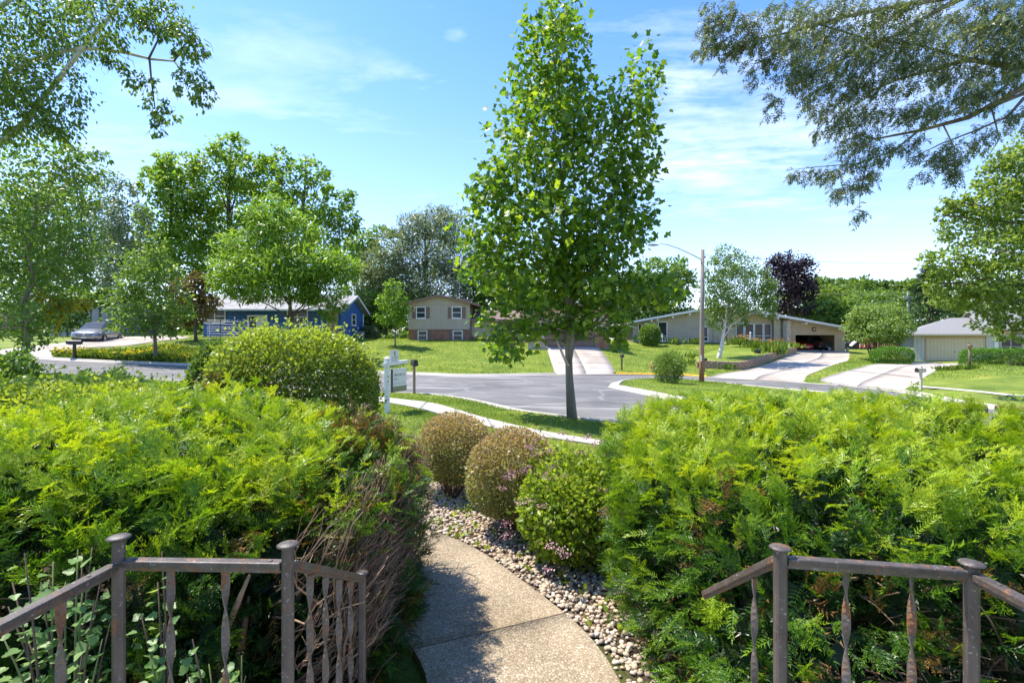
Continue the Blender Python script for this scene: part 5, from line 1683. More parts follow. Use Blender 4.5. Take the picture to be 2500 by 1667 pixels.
# currant plants behind the left rail
def currant(label, bx_, by_, shoots, nl, extra=0):
    base = Vector((bx_, by_, h1(bx_, by_)))
    t_ = thing('currant_plant', label, 'plant', base, 0, 'leafy currant plants behind the left rail')
    ms = []
    for tn in (.2, .45, .7, .95):
        me = np_mesh('leaf', CURRANT[0], CURRANT[1], np.full(len(CURRANT[1]), tn)); me.materials.append(L_curr); ms.append(me)
    mb = MB()
    for x, y, z in shoots:
        e = Vector((x, y, z))
        s = base + Vector((random.uniform(-.05, .05), random.uniform(-.05, .05), 0))
        m_ = s.lerp(e, .5) + Vector((0, 0, .10))
        pts = [s, s.lerp(m_, .5) + Vector((0, 0, .04)), m_, m_.lerp(e, .5) + Vector((0, 0, .03)), e]
        MB().tube([q - base for q in pts], [.006, .005, .0045, .0035, .002], 5).build('stem', B_brown if random.random() < .5 else bark('green_stem', (.12, .15, .05), (.18, .20, .08)), t_, smooth=True)
        for i in range(nl):
            s_ = .25 + .75 * (i + random.random() * .6) / nl
            f_ = s_ * 4; j = min(3, int(f_))
            q = pts[j].lerp(pts[j + 1], f_ - j)
            d = Vector((random.uniform(-1, 1), random.uniform(-1.0, .5), random.uniform(-.15, .45))).normalized()
            sz = random.uniform(.034, .062) * (1.1 - .4 * s_)
            place_leaf('leaf', random.choice(ms), t_, q + d * .025 - base, d, Vector((random.uniform(-.5, .5), random.uniform(-.8, .1), 1)), sz)
    return t_
Yc = 1.80
def spots(lst, y):
    return [tuple(P(px, py, y + random.uniform(-.08, .12))) for px, py in lst]
currant('leafy currant plant at the bottom left edge, left of the outer rail post', -1.62, 1.75, spots([(60, 1350), (130, 1370), (200, 1350), (250, 1400), (225, 1335), (100, 1420), (20, 1480), (60, 1540), (110, 1500), (160, 1420), (190, 1340), (230, 1470), (250, 1560), (40, 1620), (120, 1590), (200, 1600), (10, 1560), (80, 1640), (250, 1640), (150, 1540), (30, 1420), (275, 1500), (205, 1400)], Yc), 13, 1500)
currant('taller currant plant with one upright shoot between the two left rail posts', -1.25, 1.82, spots([(395, 1345), (385, 1420), (345, 1500), (400, 1520), (365, 1600), (420, 1640), (330, 1570)], Yc), 13, 150)
currant('small currant plant low beside the middle left rail post', -1.08, 1.85, spots([(470, 1560), (510, 1620), (560, 1640), (600, 1650), (455, 1640), (590, 1600)], Yc), 11, 160)

# ------------------------------------------------------------------ trees framing the view
# birch on the left, stem just outside the picture
Yb = 8.0
bb = (P(-330, 0, Yb).x, Yb, h1(P(-330, 0, Yb).x, Yb))
bl_ = lob(Yb, [(-120, 120, 130, 160), (-260, -40, 200, 140), (40, 40, 100, 95), (150, 60, 90, 90), (230, 40, 80, 75), (330, 15, 75, 45), (20, 190, 95, 75), (120, 210, 80, 75), (60, 310, 85, 60), (145, 285, 55, 62),
               (400, 45, 60, 48), (440, 95, 48, 48), (472, 110, 26, 45), (355, 65, 40, 34), (345, 205, 42, 26), (470, 205, 40, 52), (505, 230, 26, 24), (400, 262, 38, 36), (375, 312, 18, 22), (285, 130, 40, 30), (265, 155, 16, 12)], depth=.9)
bt = thing('birch_tree', 'white-barked birch reaching in from the upper left corner with drooping twigs', 'tree', bb)
bv = Vector(bb)
mb = MB()
def pl(pts, Y, rads, n=7, dy=0):
    return mb.tube([P(px, py, Y + dy * i) - bv for i, (px, py) in enumerate(pts)], rads, n)
mb.tube([Vector((0, 0, -.2)), P(-300, 500, Yb) - bv, P(-240, 200, Yb) - bv, P(-190, -100, Yb) - bv, P(-150, -400, Yb) - bv], [.2, .17, .14, .10, .05], 9)
mb.build('trunk', B_birch, bt, smooth=True)
for pts, rads in (([(-285, 430), (-120, 300), (0, 200), (70, 150), (170, 122), (230, 118), (300, 128), (370, 145), (425, 150), (470, 205)], [.055, .048, .042, .038, .034, .030, .026, .021, .016, .008]),
                  ([(-285, 500), (-60, 400), (60, 300), (150, 185), (215, 100), (265, 45), (310, -15)], [.065, .055, .046, .040, .035, .030, .025]),
                  ([(-240, 200), (-60, 60), (40, -10), (120, -60)], [.055, .045, .03, .02]),
                  ([(365, 145), (370, 200), (378, 262), (376, 318)], [.018, .013, .009, .004]), ([(425, 150), (450, 110), (480, 95), (495, 118)], [.016, .012, .008, .004]),
                  ([(362, 146), (385, 100), (400, 50), (430, 20)], [.018, .013, .009, .005]), ([(440, 160), (480, 215), (520, 240)], [.012, .008, .004])):
    mb = MB(); pl(pts, Yb, rads, dy=.06)
    mb.build('branch', B_birch if rads[0] > .04 else B_brown, bt, smooth=True)
me, _ = crown_mesh('crown', bl_, 19000, OVAL, .066, L_birch, bb, droop=.9, clump=.30, fill=.3, per=14, tone0=.42)
link('crown', me, L_birch, bt, kind='stuff')
# hanging twigs
mb = MB()
for l in bl_[2:]:
    for _ in range(7):
        s = Vector((l[0], l[1], l[2])) + Vector((random.uniform(-.8, .8) * l[3], random.uniform(-.6, .6) * l[4], random.uniform(-.2, .7) * l[5]))
        e = s + Vector((random.uniform(-.12, .15), random.uniform(-.1, .1), -random.uniform(.08, .24)))
        mb.tube([s - bv, s.lerp(e, .5) - bv + Vector((.03, 0, .04)), e - bv], [.006, .004, .002], 4)
mb.build('twigs', B_brown, bt, kind='stuff')

# tree with a pale lower stem at the left
Yl = 19.5
g = P(52, 905, Yl)
base = (g.x, Yl, h1(g.x, Yl))
lt, _ = tree('lime_tree', 'dense green tree with a grey stem at the left edge beside the street', 'tree', base,
     lob(Yl, [(95, 420, 120, 85), (190, 410, 60, 40), (30, 500, 90, 90), (130, 520, 100, 75), (190, 600, 50, 80), (60, 610, 100, 75), (150, 660, 65, 70), (30, 690, 70, 60), (95, 740, 70, 55), (40, 790, 50, 45), (70, 835, 34, 26), (100, 800, 40, 36), (240, 385, 26, 18), (165, 375, 45, 24), (-60, 600, 90, 160)], depth=.9),
     12000, OVAL, .165, L_green, B_smooth, r0=.145, top=P(95, 430, Yl), twigs=3, droop=.3, fill=.3, per=12)
yl_ = lob(Yl - .4, [(118, 728, 22, 20), (130, 760, 24, 24), (148, 785, 18, 18), (122, 740, 20, 26), (158, 748, 24, 12), (190, 738, 26, 12), (140, 742, 22, 16), (205, 752, 18, 8)], depth=.8)
me, _ = crown_mesh('yellow_foliage', yl_, 620, OVAL, .15, L_yellow, lt.location, .4, per=8)
link('yellow_foliage', me, L_yellow, lt, kind='stuff', label='bright yellow leaves low on the right side')
MB().tube([P(75, 720, Yl) - lt.location, P(110, 735, Yl - .3) - lt.location, P(150, 755, Yl - .4) - lt.location], [.035, .025, .01], 5).build('branch', B_grey, lt)
c_ = P(165, 835, 43)
for px, lab, cs in ((165, 'dark green shrub left of the minivan in front of the grey house', [(150, 770, 34, 34), (190, 790, 30, 26), (175, 755, 30, 26), (120, 790, 30, 30)]), (225, 'leafy shrub hiding the grey house just above the minivan', [(235, 735, 26, 16), (205, 735, 22, 22), (262, 725, 26, 20), (182, 725, 26, 20)])):
    c_ = P(px, 830, 46)
    tree('leafy_shrub', lab, 'shrub', (c_.x, 46, h1(c_.x, 46)), lob(46, cs), 2200, LEAF, .3, L_green, B_brown, .08)

# oak-like tree in front of the minivan and its neighbours
def far_tree(name, label, px, py_base, Y, circles, n, tm, size, lm, bm, r0, **kw):
    c_ = P(px, py_base, Y)
    return tree(name, label, 'tree', (c_.x, Y, h1(c_.x, Y) if Y < 62 else c_.z), lob(Y, circles), n, tm, size, lm, bm, r0, **kw)
far_tree('oak_tree', 'young green oak on the flowery verge standing before the rear of the minivan', 381, 868, 30.5,
         [(350, 650, 45, 50), (375, 610, 28, 40), (335, 700, 50, 40), (400, 680, 45, 45), (300, 750, 40, 26), (360, 745, 60, 40), (420, 740, 45, 35), (330, 790, 50, 26), (395, 795, 45, 28), (290, 795, 26, 18), (440, 770, 30, 22)], 5200, LEAF, .22, L_green, B_grey, .12, fill=.3, per=10, tone0=.5)
far_tree('rusty_tree', 'rounded tree with rusty brown-tinged leaves beside the blue house', 478, 822, 41, [(455, 715, 42, 40), (490, 710, 36, 36), (470, 755, 45, 36), (505, 745, 28, 30), (445, 770, 30, 30), (480, 690, 30, 22)], 4600, LEAF, .26, L_rust, B_brown, .14, fill=.2)
far_tree('honey_locust', 'feathery bright green locust tree in front of the blue house', 716, 826, 38,
         [(665, 520, 62, 42), (615, 600, 70, 40), (700, 570, 80, 50), (560, 650, 48, 28), (640, 660, 85, 42), (740, 645, 85, 45), (810, 650, 55, 35), (580, 690, 60, 32), (690, 700, 90, 36), (790, 700, 55, 40), (845, 660, 32, 30), (600, 722, 40, 14), (765, 728, 34, 16), (808, 762, 24, 18), (822, 740, 24, 18)], 19000, NARROW, .44, L_bright, B_brown, .19, droop=.15, fill=.35, per=12, up=1.0, tone0=.5, top=P(700, 560, 38), twigs=2)
# big wood-edge trees on the left
far_tree('walnut_tree', 'largest of the tall trees behind the blue house, with an open feathery top', 560, 815, 62,
         [(565, 365, 42, 36), (530, 410, 52, 44), (600, 430, 60, 50), (500, 470, 60, 55), (570, 500, 80, 60), (640, 500, 60, 60), (520, 570, 80, 60), (610, 590, 80, 60), (560, 650, 90, 50), (585, 350, 20, 18)], 11000, LEAF, .50, L_bright, B_brown, .45, twigs=2, tone0=.60)
far_tree('walnut_tree', 'tall feathery tree right of the largest one behind the blue house, with sky gaps', 740, 815, 60,
         [(685, 395, 32, 30), (660, 415, 30, 32), (760, 420, 42, 34), (700, 460, 42, 40), (780, 450, 28, 28), (740, 500, 50, 36), (820, 500, 36, 34), (855, 490, 20, 26), (840, 545, 40, 34), (790, 560, 55, 45), (720, 580, 60, 50), (830, 610, 50, 45), (760, 650, 60, 50), (690, 650, 50, 50), (640, 400, 16, 20)], 9000, LEAF, .46, L_bright, B_brown, .4, twigs=3, tone0=.52)
far_tree('walnut_tree', 'tall green tree left of the largest one behind the blue house', 420, 815, 60,
         [(440, 405, 45, 32), (400, 410, 36, 30), (385, 450, 40, 40), (440, 470, 55, 45), (400, 540, 60, 55), (460, 560, 55, 55), (380, 600, 50, 50), (440, 640, 70, 50), (350, 640, 50, 45)], 9000, LEAF, .48, L_bright, B_brown, .4, tone0=.60)
far_tree('silver_birch', 'pale greyish birch behind the parked minivan, left of the tall trees', 290, 815, 52, [(285, 465, 40, 40), (265, 530, 38, 50), (310, 540, 42, 55), (280, 600, 48, 45), (320, 630, 40, 40), (262, 650, 36, 40), (300, 690, 45, 36)], 6500, LEAF, .30, L_grey, B_birch, .2, droop=.8, twigs=2)
far_tree('backyard_tree', 'dark green tree above the grey house at the left', 215, 815, 66, [(190, 470, 60, 50), (235, 560, 50, 60), (180, 600, 70, 60), (225, 680, 60, 60), (160, 700, 60, 60), (110, 560, 60, 80), (60, 640, 80, 80)], 7000, LEAF, .5, L_oak, B_brown, .35)
far_tree('willow_tree', 'wide grey-green willow-like tree behind the split-level house', 1035, 815, 66,
         [(1060, 545, 60, 36), (1010, 560, 48, 36), (1110, 560, 50, 42), (960, 600, 52, 40), (1030, 620, 75, 55), (1110, 630, 70, 55), (930, 650, 55, 42), (990, 690, 70, 50), (1080, 700, 80, 50), (1150, 690, 60, 50), (900, 690, 40, 40), (1190, 640, 50, 50), (1085, 520, 24, 16)], 24000, NARROW, .58, L_grey, B_brown, .4, twigs=4, fill=.3, per=12, droop=.25, tone0=.5)
far_tree('backyard_tree', 'lighter green tree between the locust and the willow-like tree', 880, 815, 72, [(890, 590, 45, 26), (930, 580, 40, 26), (860, 630, 40, 40), (900, 640, 45, 40), (870, 700, 45, 50), (905, 740, 40, 40)], 4500, LEAF, .5, L_green, B_brown, .3)
far_tree('backyard_tree', 'dark shrubby tree right behind the gable of the blue house', 905, 824, 57, [(895, 740, 32, 40), (915, 780, 30, 36), (880, 790, 26, 30), (940, 770, 34, 40)], 3600, LEAF, .34, L_oak, B_brown, .15)
far_tree('young_maple', 'small round-headed young maple on the lawn left of the split-level house', 965, 838, 45, [(960, 705, 24, 22), (945, 735, 26, 24), (975, 740, 26, 26), (955, 770, 34, 24), (985, 775, 22, 22), (935, 775, 20, 18)], 3200, LEAF, .21, L_bright, B_grey, .07, tone0=.45, fill=.3)
far_tree('backyard_tree', 'green tree seen behind the tulip tree left of the street lamp', 1630, 820, 72, [(1640, 660, 50, 26), (1590, 670, 60, 34), (1660, 690, 40, 40), (1610, 710, 60, 40), (1560, 700, 50, 40), (1640, 750, 55, 36), (1570, 750, 60, 36), (1510, 740, 50, 40)], 8000, LEAF, .5, L_green, B_brown, .4)
far_tree('backyard_tree', 'dark tree behind the split-level garage', 1420, 820, 70, [(1360, 690, 60, 50), (1430, 700, 60, 50), (1480, 760, 50, 40), (1400, 760, 70, 45), (1330, 750, 60, 50), (1260, 720, 60, 60), (1230, 770, 50, 40)], 7000, LEAF, .5, L_oak, B_brown, .4)
far_tree('weeping_birch', 'white-stemmed birch with drooping crown in front of the ranch house', 1752, 876, 42.5,
         [(1775, 625, 36, 28), (1755, 655, 36, 36), (1810, 650, 42, 36), (1740, 700, 36, 40), (1790, 700, 52, 40), (1850, 690, 40, 40), (1735, 745, 28, 36), (1780, 750, 46, 34), (1835, 745, 46, 32), (1880, 720, 26, 34), (1870, 755, 24, 24), (1755, 785, 26, 18), (1800, 780, 26, 16)], 9500, LEAF, .20, L_birch, B_birch, .21, droop=1.0, fill=.3, twigs=2, top=P(1785, 700, 42.5), tone0=.5)
far_tree('copper_beech', 'dark purple-leaved tree above the roof of the ranch house', 1930, 800, 78, [(1925, 640, 40, 26), (1900, 660, 34, 30), (1950, 660, 36, 34), (1925, 690, 52, 36), (1965, 700, 28, 36), (1900, 720, 40, 40), (1940, 745, 50, 30)], 8500, LEAF, .42, L_purple, B_brown, .4, tvar=.3)
for lab, cs, Y, lm, n in (('dome-shaped dark green tree behind the open garage', [(2000, 765, 40, 34), (2040, 775, 42, 36), (2065, 760, 30, 30), (1990, 785, 28, 24)], 76, L_green, 4500),
                      ('pale green tree on the slope above the dome-shaped tree', [(2010, 720, 34, 22), (2050, 735, 34, 24), (1990, 735, 22, 22)], 92, L_maple, 2600),
                      ('broad tree on the wooded slope left of the utility pole', [(2110, 735, 40, 26), (2150, 740, 40, 30), (2190, 745, 30, 30), (2130, 765, 50, 26)], 95, L_green, 3600)):
    far_tree('hillside_tree', lab, cs[0][0], 800, Y, cs, n, LEAF, .5, lm, B_brown, .3)
for lab, bx0, cs, Y, lm, n in (
        ('tall green tree at the far left behind the brown board fence', 60, [(-20, 520, 60, 60), (60, 480, 70, 60), (130, 500, 50, 60), (0, 600, 70, 70), (90, 610, 80, 70), (160, 620, 50, 60), (40, 720, 90, 60), (130, 740, 60, 50)], 74, L_green, 7500),
        ('dark green tree between the blue house and the split-level house', 940, [(930, 700, 45, 40), (970, 690, 45, 45), (910, 750, 40, 40), (960, 760, 50, 40), (1000, 740, 40, 40)], 70, L_oak, 5000),
        ('bushy tree right behind the low wing of the split-level house', 1215, [(1180, 690, 50, 50), (1230, 680, 55, 55), (1280, 700, 55, 55), (1200, 745, 50, 36), (1260, 755, 60, 36), (1310, 740, 50, 40)], 64, L_green, 6500),
        ('green tree behind the chimney of the hipped house', 2420, [(2330, 745, 50, 34), (2390, 735, 55, 40), (2450, 740, 60, 45), (2350, 780, 50, 26), (2430, 785, 60, 30), (2510, 760, 60, 50)], 72, L_oak, 6000),
        ('rounded tree behind the left end of the ranch house roof', 1530, [(1500, 735, 45, 36), (1545, 720, 45, 36), (1590, 735, 45, 34), (1520, 770, 45, 26), (1570, 765, 45, 26)], 76, L_green, 4500)):
    far_tree('backyard_tree', lab, bx0, 815, Y, cs, n, LEAF, .46, lm, B_brown, .3, tone0=.5)
# wood on the far slope, one mass
hl = lob(150, [(x, 712 + 10 * math.sin(x * .05) + abs(x - 2100) * .03, 30, 24, random.uniform(-18, 18)) for x in range(1960, 2300, 17)] + [(x, 745, 34, 26, random.uniform(-25, -5)) for x in range(1960, 2300, 22)] + [(x, 690 + .06 * (x - 2000), 20, 12, random.uniform(0, 20)) for x in range(1990, 2240, 15)])
me, _ = crown_mesh('distant_wood', hl, 17000, LEAF, 1.05, L_oak, (0, 0, 0), tone0=.5)
link('distant_wood', me, L_oak, None, kind='stuff')
hl = lob(95, [(x, 770, 42, 45, random.uniform(-8, 8)) for x in range(-200, 1300, 52)] + [(x, 815, 42, 26, random.uniform(-8, 8)) for x in range(-230, 1300, 52)] + [(x, 828, 40, 13, random.uniform(-14, -4)) for x in range(-230, 1300, 40)])
me, _ = crown_mesh('distant_wood', hl, 26000, LEAF, .9, L_oak, (0, 0, 0), tone0=.35)
link('distant_wood', me, L_oak, None, kind='stuff')
hl = lob(100, [(x, 790, 42, 34, random.uniform(-8, 8)) for x in range(1300, 2700, 55)] + [(x, 825, 42, 22, random.uniform(-8, 8)) for x in range(1300, 2700, 55)])
me, _ = crown_mesh('distant_wood', hl, 17000, LEAF, .9, L_oak, (0, 0, 0), tone0=.4)
link('distant_wood', me, L_oak, None, kind='stuff')
# multi-stemmed round tree
t_, _ = far_tree('lilac_tree', 'round-topped tree on several stems between the two driveways', 2133, 862, 50.5, [(2115, 775, 42, 30), (2160, 770, 42, 30), (2095, 800, 30, 24), (2145, 800, 55, 28), (2190, 800, 34, 28), (2170, 825, 34, 14), (2110, 822, 34, 14), (2200, 780, 20, 22)], 9500, LEAF, .25, L_birch, B_brown, .12, tone0=.72, top=P(2140, 790, 50.5))
for dx in (-.7, -.35, .3, .65):
    MB().tube([(dx * .25, 0, -.05), (dx * .7, .1, 1.0), (dx * 1.6, 0, 2.4)], [.09, .07, .04], 6).build('stem', B_brown, t_, smooth=True)
# spruce
Ys = 66
c_ = P(2268, 850, Ys)
sp_ = thing('spruce_tree', 'dark pointed spruce behind the roof of the hipped house', 'tree', (c_.x, Ys, c_.z))
top_ = P(2272, 640, Ys)
Hs = top_.z - c_.z
MB().tube([(0, 0, -.2), (0, 0, Hs * .5), (top_.x - c_.x, 0, Hs)], [.25, .15, .03], 7).build('trunk', B_brown, sp_)
pp_, aa_, nn_ = [], [], []
for i in range(20):
    s = i / 20
    for k in range(13):
        an = random.uniform(0, 6.28); Lb = (1 - s) * 4.2 * random.uniform(.75, 1.1) + .3
        d = np.array([math.cos(an), math.sin(an), -.25])
        for j in range(18):
            f_ = random.random() ** .6
            pp_.append(np.array([0, 0, Hs * (.10 + .9 * s)]) + d * Lb * f_ + rng.normal(size=3) * .12 + np.array([0, 0, .25 * f_ * f_ * Lb * .6]))
            aa_.append(d + rng.normal(size=3) * .4); nn_.append([0, 0, 1])
k = len(pp_)
V, Fs, T = scatter(NARROW, np.array(pp_), unit(np.array(aa_)), unit(np.array(nn_) + rdir(k) * .4), rng.uniform(.5, .8, k), np.clip(.45 + rng.normal(size=k) * .22, 0, 1))
link('crown', np_mesh('crown', V, Fs, T), L_spruce, sp_, kind='stuff')
# maple on the right
Ym = 24
bm_ = P(2900, 0, Ym).x
tree('maple_tree', 'large pale green maple filling the right edge above the hipped house', 'tree', (bm_, Ym, h1(bm_, Ym)),
     lob(Ym, [(2470, 430, 60, 60), (2540, 400, 90, 90), (2420, 500, 60, 40), (2470, 540, 90, 55), (2360, 560, 62, 40), (2440, 610, 90, 50), (2320, 640, 62, 36), (2390, 680, 85, 40), (2480, 680, 80, 60), (2300, 690, 40, 30), (2330, 725, 55, 30), (2420, 740, 60, 32), (2490, 770, 50, 36), (2470, 810, 40, 22), (2560, 560, 90, 120), (2350, 505, 42, 26), (2325, 490, 26, 18), (2600, 750, 90, 90), (2440, 400, 30, 26), (2400, 455, 24, 20), (2410, 790, 30, 22), (2300, 525, 20, 14), (2480, 870, 36, 14)], depth=.9),
     19000, OVAL, .20, L_maple, B_grey, r0=.35, top=P(2760, 200, Ym), twigs=2, fill=.25, per=10, tone0=.5)

# evergreen boughs hanging in from the upper right
Yh = 6.2
hb = (P(3060, 0, Yh).x, Yh, h1(P(3060, 0, Yh).x, Yh))
hv = Vector(hb)
ht = thing('juniper_tree', 'tall dark evergreen reaching in from the upper right corner with hanging sprays', 'tree', hb)
MB().tube([Vector((0, 0, -.2)), P(3040, 500, Yh) - hv, P(2980, 100, Yh) - hv, P(2930, -300, Yh) - hv, P(2900, -700, Yh) - hv], [.26, .22, .18, .14, .08], 10).build('trunk', B_red, ht, smooth=True)
for pts, rads in (([(3020, 300), (2750, 130), (2500, 212), (2365, 287), (2250, 318), (2135, 340), (2080, 325)], [.075, .06, .034, .026, .018, .010, .004]),
                  ([(3020, 300), (2750, 170), (2500, 228), (2400, 270), (2300, 305)], [.07, .05, .022, .015, .006]),
                  ([(3000, 100), (2700, 110), (2480, 165), (2365, 145), (2270, 172), (2190, 195), (2100, 235)], [.075, .055, .036, .028, .02, .013, .005]),
                  ([(2990, -50), (2600, -60), (2308, -5), (2174, 19), (2059, 42), (1945, 76), (1830, 100), (1740, 118)], [.075, .055, .036, .028, .022, .016, .010, .004]),
                  ([(2980, -100), (2500, -80), (2280, 30), (2180, 90), (2090, 130), (1960, 190), (1910, 235)], [.06, .045, .026, .018, .014, .009, .003]),
                  ([(2500, 240), (2460, 285), (2380, 320), (2300, 350), (2220, 390)], [.018, .014, .010, .008, .003]),
                  ([(2240, 322), (2180, 370), (2090, 400), (1990, 408), (1930, 415)], [.013, .010, .007, .005, .002]), ([(2130, 330), (2110, 430), (2100, 480), (2097, 520)], [.008, .005, .003, .002]),
                  ([(2365, 145), (2240, 110), (2130, 100), (2000, 60), (1850, 40), (1720, 35)], [.018, .014, .011, .008, .005, .002]), ([(2060, 42), (1950, 130), (1880, 200)], [.010, .007, .003]),
                  ([(2420, 260), (2440, 340), (2400, 400)], [.010, .006, .002]), ([(2300, 300), (2330, 360), (2330, 420)], [.009, .006, .002])):
    mb = MB()
    mb.tube([P(px, py, Yh + .05 * i) - hv for i, (px, py) in enumerate(pts)], [r_ * 1.15 for r_ in rads], 6)
    mb.build('branch', bark('grey_red_bark', (.13, .10, .085), (.25, .20, .17), scale=7), ht, smooth=True)
hlb = lob(Yh, [(1760, 40, 55, 42), (1725, 100, 32, 34), (1800, 90, 62, 55), (1780, 130, 40, 30), (1850, 150, 36, 34), (1840, 185, 14, 24), (1900, 60, 80, 60), (1940, 150, 60, 60), (1960, 210, 50, 36), (1890, 255, 18, 34), (2000, 60, 90, 70), (2050, 140, 80, 70),
               (2040, 240, 60, 50), (2020, 300, 34, 40), (2100, 50, 90, 60), (2140, 150, 80, 70), (2130, 260, 70, 50), (2090, 330, 60, 40), (2120, 380, 60, 34), (2030, 420, 48, 24), (1965, 425, 34, 14), (2100, 440, 46, 26), (2060, 470, 28, 12), (2097, 515, 14, 20),
               (2220, 60, 90, 60), (2240, 160, 80, 60), (2230, 270, 60, 50), (2330, 40, 90, 50), (2350, 130, 80, 60), (2330, 230, 70, 50), (2440, 60, 80, 70), (2440, 170, 60, 60), (2480, 110, 50, 90), (2270, 400, 36, 34), (2330, 380, 40, 50), (2345, 425, 22, 24), (2400, 330, 34, 36), (2490, 280, 26, 36), (2230, 355, 36, 30), (2400, 250, 50, 30), (2500, 20, 60, 60), (2620, 80, 90, 120), (2700, 250, 90, 90)], depth=.9)
SPRAY = sprig(4, .50, .085, stem=True, seed=3)
p, o = lobe_pts(hlb, 10000, .26, .35, 6)
k = len(p)
ax_ = unit(np.array([-.35, 0, -.75]) + rdir(k) * .62)
nr_ = unit(rdir(k) + np.array([0, -.4, .3]))
V, Fs, T = scatter(SPRAY, p, ax_, nr_, rng.uniform(.06, .135, k), np.clip(.46 + rng.normal(size=k) * .24, 0, 1))
link('crown', np_mesh('crown', V - np.array(hb), Fs, T), L_hang, ht, kind='stuff')
mb = MB()
for l in hlb:
    for _ in range(9):
        s = Vector(l[:3]) + Vector((random.uniform(-.2, 1.0) * l[3], random.uniform(-.7, .7) * l[4], random.uniform(-.3, .9) * l[5]))
        e = s + Vector((-random.uniform(.04, .20), random.uniform(-.06, .06), -random.uniform(.0, .12)))
        mb.tube([s - hv, s.lerp(e, .5) - hv + Vector((0, 0, .03)), e - hv], [.005, .0035, .0015], 4)
mb.build('twigs', bark('grey_red_bark', (.13, .10, .085), (.25, .20, .17), scale=7), ht, kind='stuff')

# ------------------------------------------------------------------ shrubs and hedges across the street
def box_hedge(label, px0, px1, pyt, pyb, Y, depth, n, lm=L_box, name='clipped_hedge', size=.11, ex=4, tm=OVAL, stems=4):
    a = P(px0, pyb, Y); b_ = P(px1, pyt, Y)
    hw = (b_.x - a.x) / 2; cx_ = (a.x + b_.x) / 2
    zc_ = a.z + (b_.z - a.z) * .35
    return shrub(name, label, (cx_, Y, a.z), (cx_, Y, zc_), (hw, depth, b_.z - zc_), n * 2, LEAF if n > 3000 else tm, size, lm, ex=ex, lump=.03, inner=.25, cat='hedge' if 'hedge' in name else 'shrub', stems=stems, stem_r=.03)
box_hedge('rounded clipped green hedge left of the cream garage door', 2133, 2222, 848, 881, 46.5, 1.1, 4200, ex=3)
box_hedge('long clipped green hedge in front of the window at the right edge', 2353, 2530, 853, 890, 40, .8, 5200, ex=5)
box_hedge('round clipped shrub by the left window of the ranch house', 1563, 1610, 792, 836, 54, 1.1, 2600, L_green, 'round_shrub', .17, 2.2)
box_hedge('white-flowering shrub at the right edge below the long hedge', 2468, 2530, 868, 893, 36, .7, 1500, L_grey, 'flowering_shrub', .14, 2.2)
box_hedge('small grey-green shrub between the blue house and the lawn', 880, 925, 800, 828, 52.5, 1.0, 2000, L_grey, 'round_shrub', .2, 2.2)
# willowy shrub on the island
c_ = G3(1634, 934)
isb = (c_.x, c_.y, c_.z)
q = c_.y / F
shrub('willow_shrub', 'loose bushy green shrub on the grass island near the wooden lamp pole', isb, (c_.x, c_.y, c_.z + 36 * q), (36 * q, 36 * q, 40 * q), 4200, NARROW, .17, L_birch, ex=2.0, lump=.12, inner=.75, stems=12, axn=1.0, stem_r=.012)

# daylilies and flower beds
def lily(label, x, y, z, hgt, n=46, fl=14, group=None, w=.35):
    t_ = thing('daylily_clump', label, 'flowers', (x, y, z), 0, group)
    p_ = np.c_[rng.normal(size=(n, 2)) * w * .45, np.zeros(n)]
    a_ = unit(np.c_[rng.normal(size=(n, 2)) * .45, np.ones(n)])
    V, Fs, T = scatter(NARROW, p_, a_, unit(rdir(n) + np.array([0, -.6, .3])), hgt * rng.uniform(.7, 1.15, n), rng.random(n))
    link('blades', np_mesh('blades', V, Fs, T), L_lily, t_, kind='stuff')
    if fl:
        p_ = np.c_[rng.normal(size=(fl, 2)) * w * .55, hgt * rng.uniform(.8, 1.12, fl)]
        k_ = fl * 5
        V, Fs, T = scatter(LEAF, np.repeat(p_, 5, 0), unit(rdir(k_) + np.array([0, 0, .5])), unit(rdir(k_) + np.array([0, 0, 1.])), rng.uniform(.08, .14, k_), rng.random(k_))
        link('blossoms', np_mesh('blossoms', V, Fs, T), L_orange, t_, kind='stuff')
    return t_
GL = 'daylilies in the bed above the block wall'
for i, (px, py, Y, hg, fl) in enumerate([(1795, 842, 52, .75, 10), (1820, 843, 51.5, .8, 22), (1842, 850, 50, .75, 26), (1862, 855, 49, .8, 6), (1880, 858, 48.5, .9, 4), (1895, 856, 49, .9, 12), (1868, 866, 46, .8, 0), (1890, 866, 46, .8, 4), (1905, 853, 51, .7, 10), (1925, 850, 53, .6, 8), (1940, 850, 54, .5, 0)]):
    c_ = P(px, py, Y)
    lab = ['first orange daylily clump from the left under the window wall of the ranch house', 'second daylily clump from the left, full of orange blossom, under the window wall', 'orange daylily clump just right of the white cross-shaped stake',
           'green daylily clump with few flowers behind the dark blue pot', 'tall leafy daylily clump in the middle of the raised bed', 'orange daylily clump in front of the stone pier', 'flowerless leafy clump nearest the dark blue pot, above the wall',
           'low leafy clump above the middle of the block wall', 'daylily clump with orange flowers beside the stone pier foot', 'orange-flowered clump left of the open garage', 'short yellow-green clump at the right end of the block wall'][i]
    lily(lab, c_.x, Y, c_.z, hg * 1.25, n=80, fl=fl, group=GL, w=1.0)
for px, lab in ((1645, 'yellow-green hosta clump left of the tall corner of the ranch lawn wall'), (1698, 'yellow-green hosta clump beside the lamp pole at the ranch house wall')):
    c_ = P(px, 836, 55)
    lily(lab, c_.x, 55, c_.z - .1, .75, n=60, fl=0, w=.9)
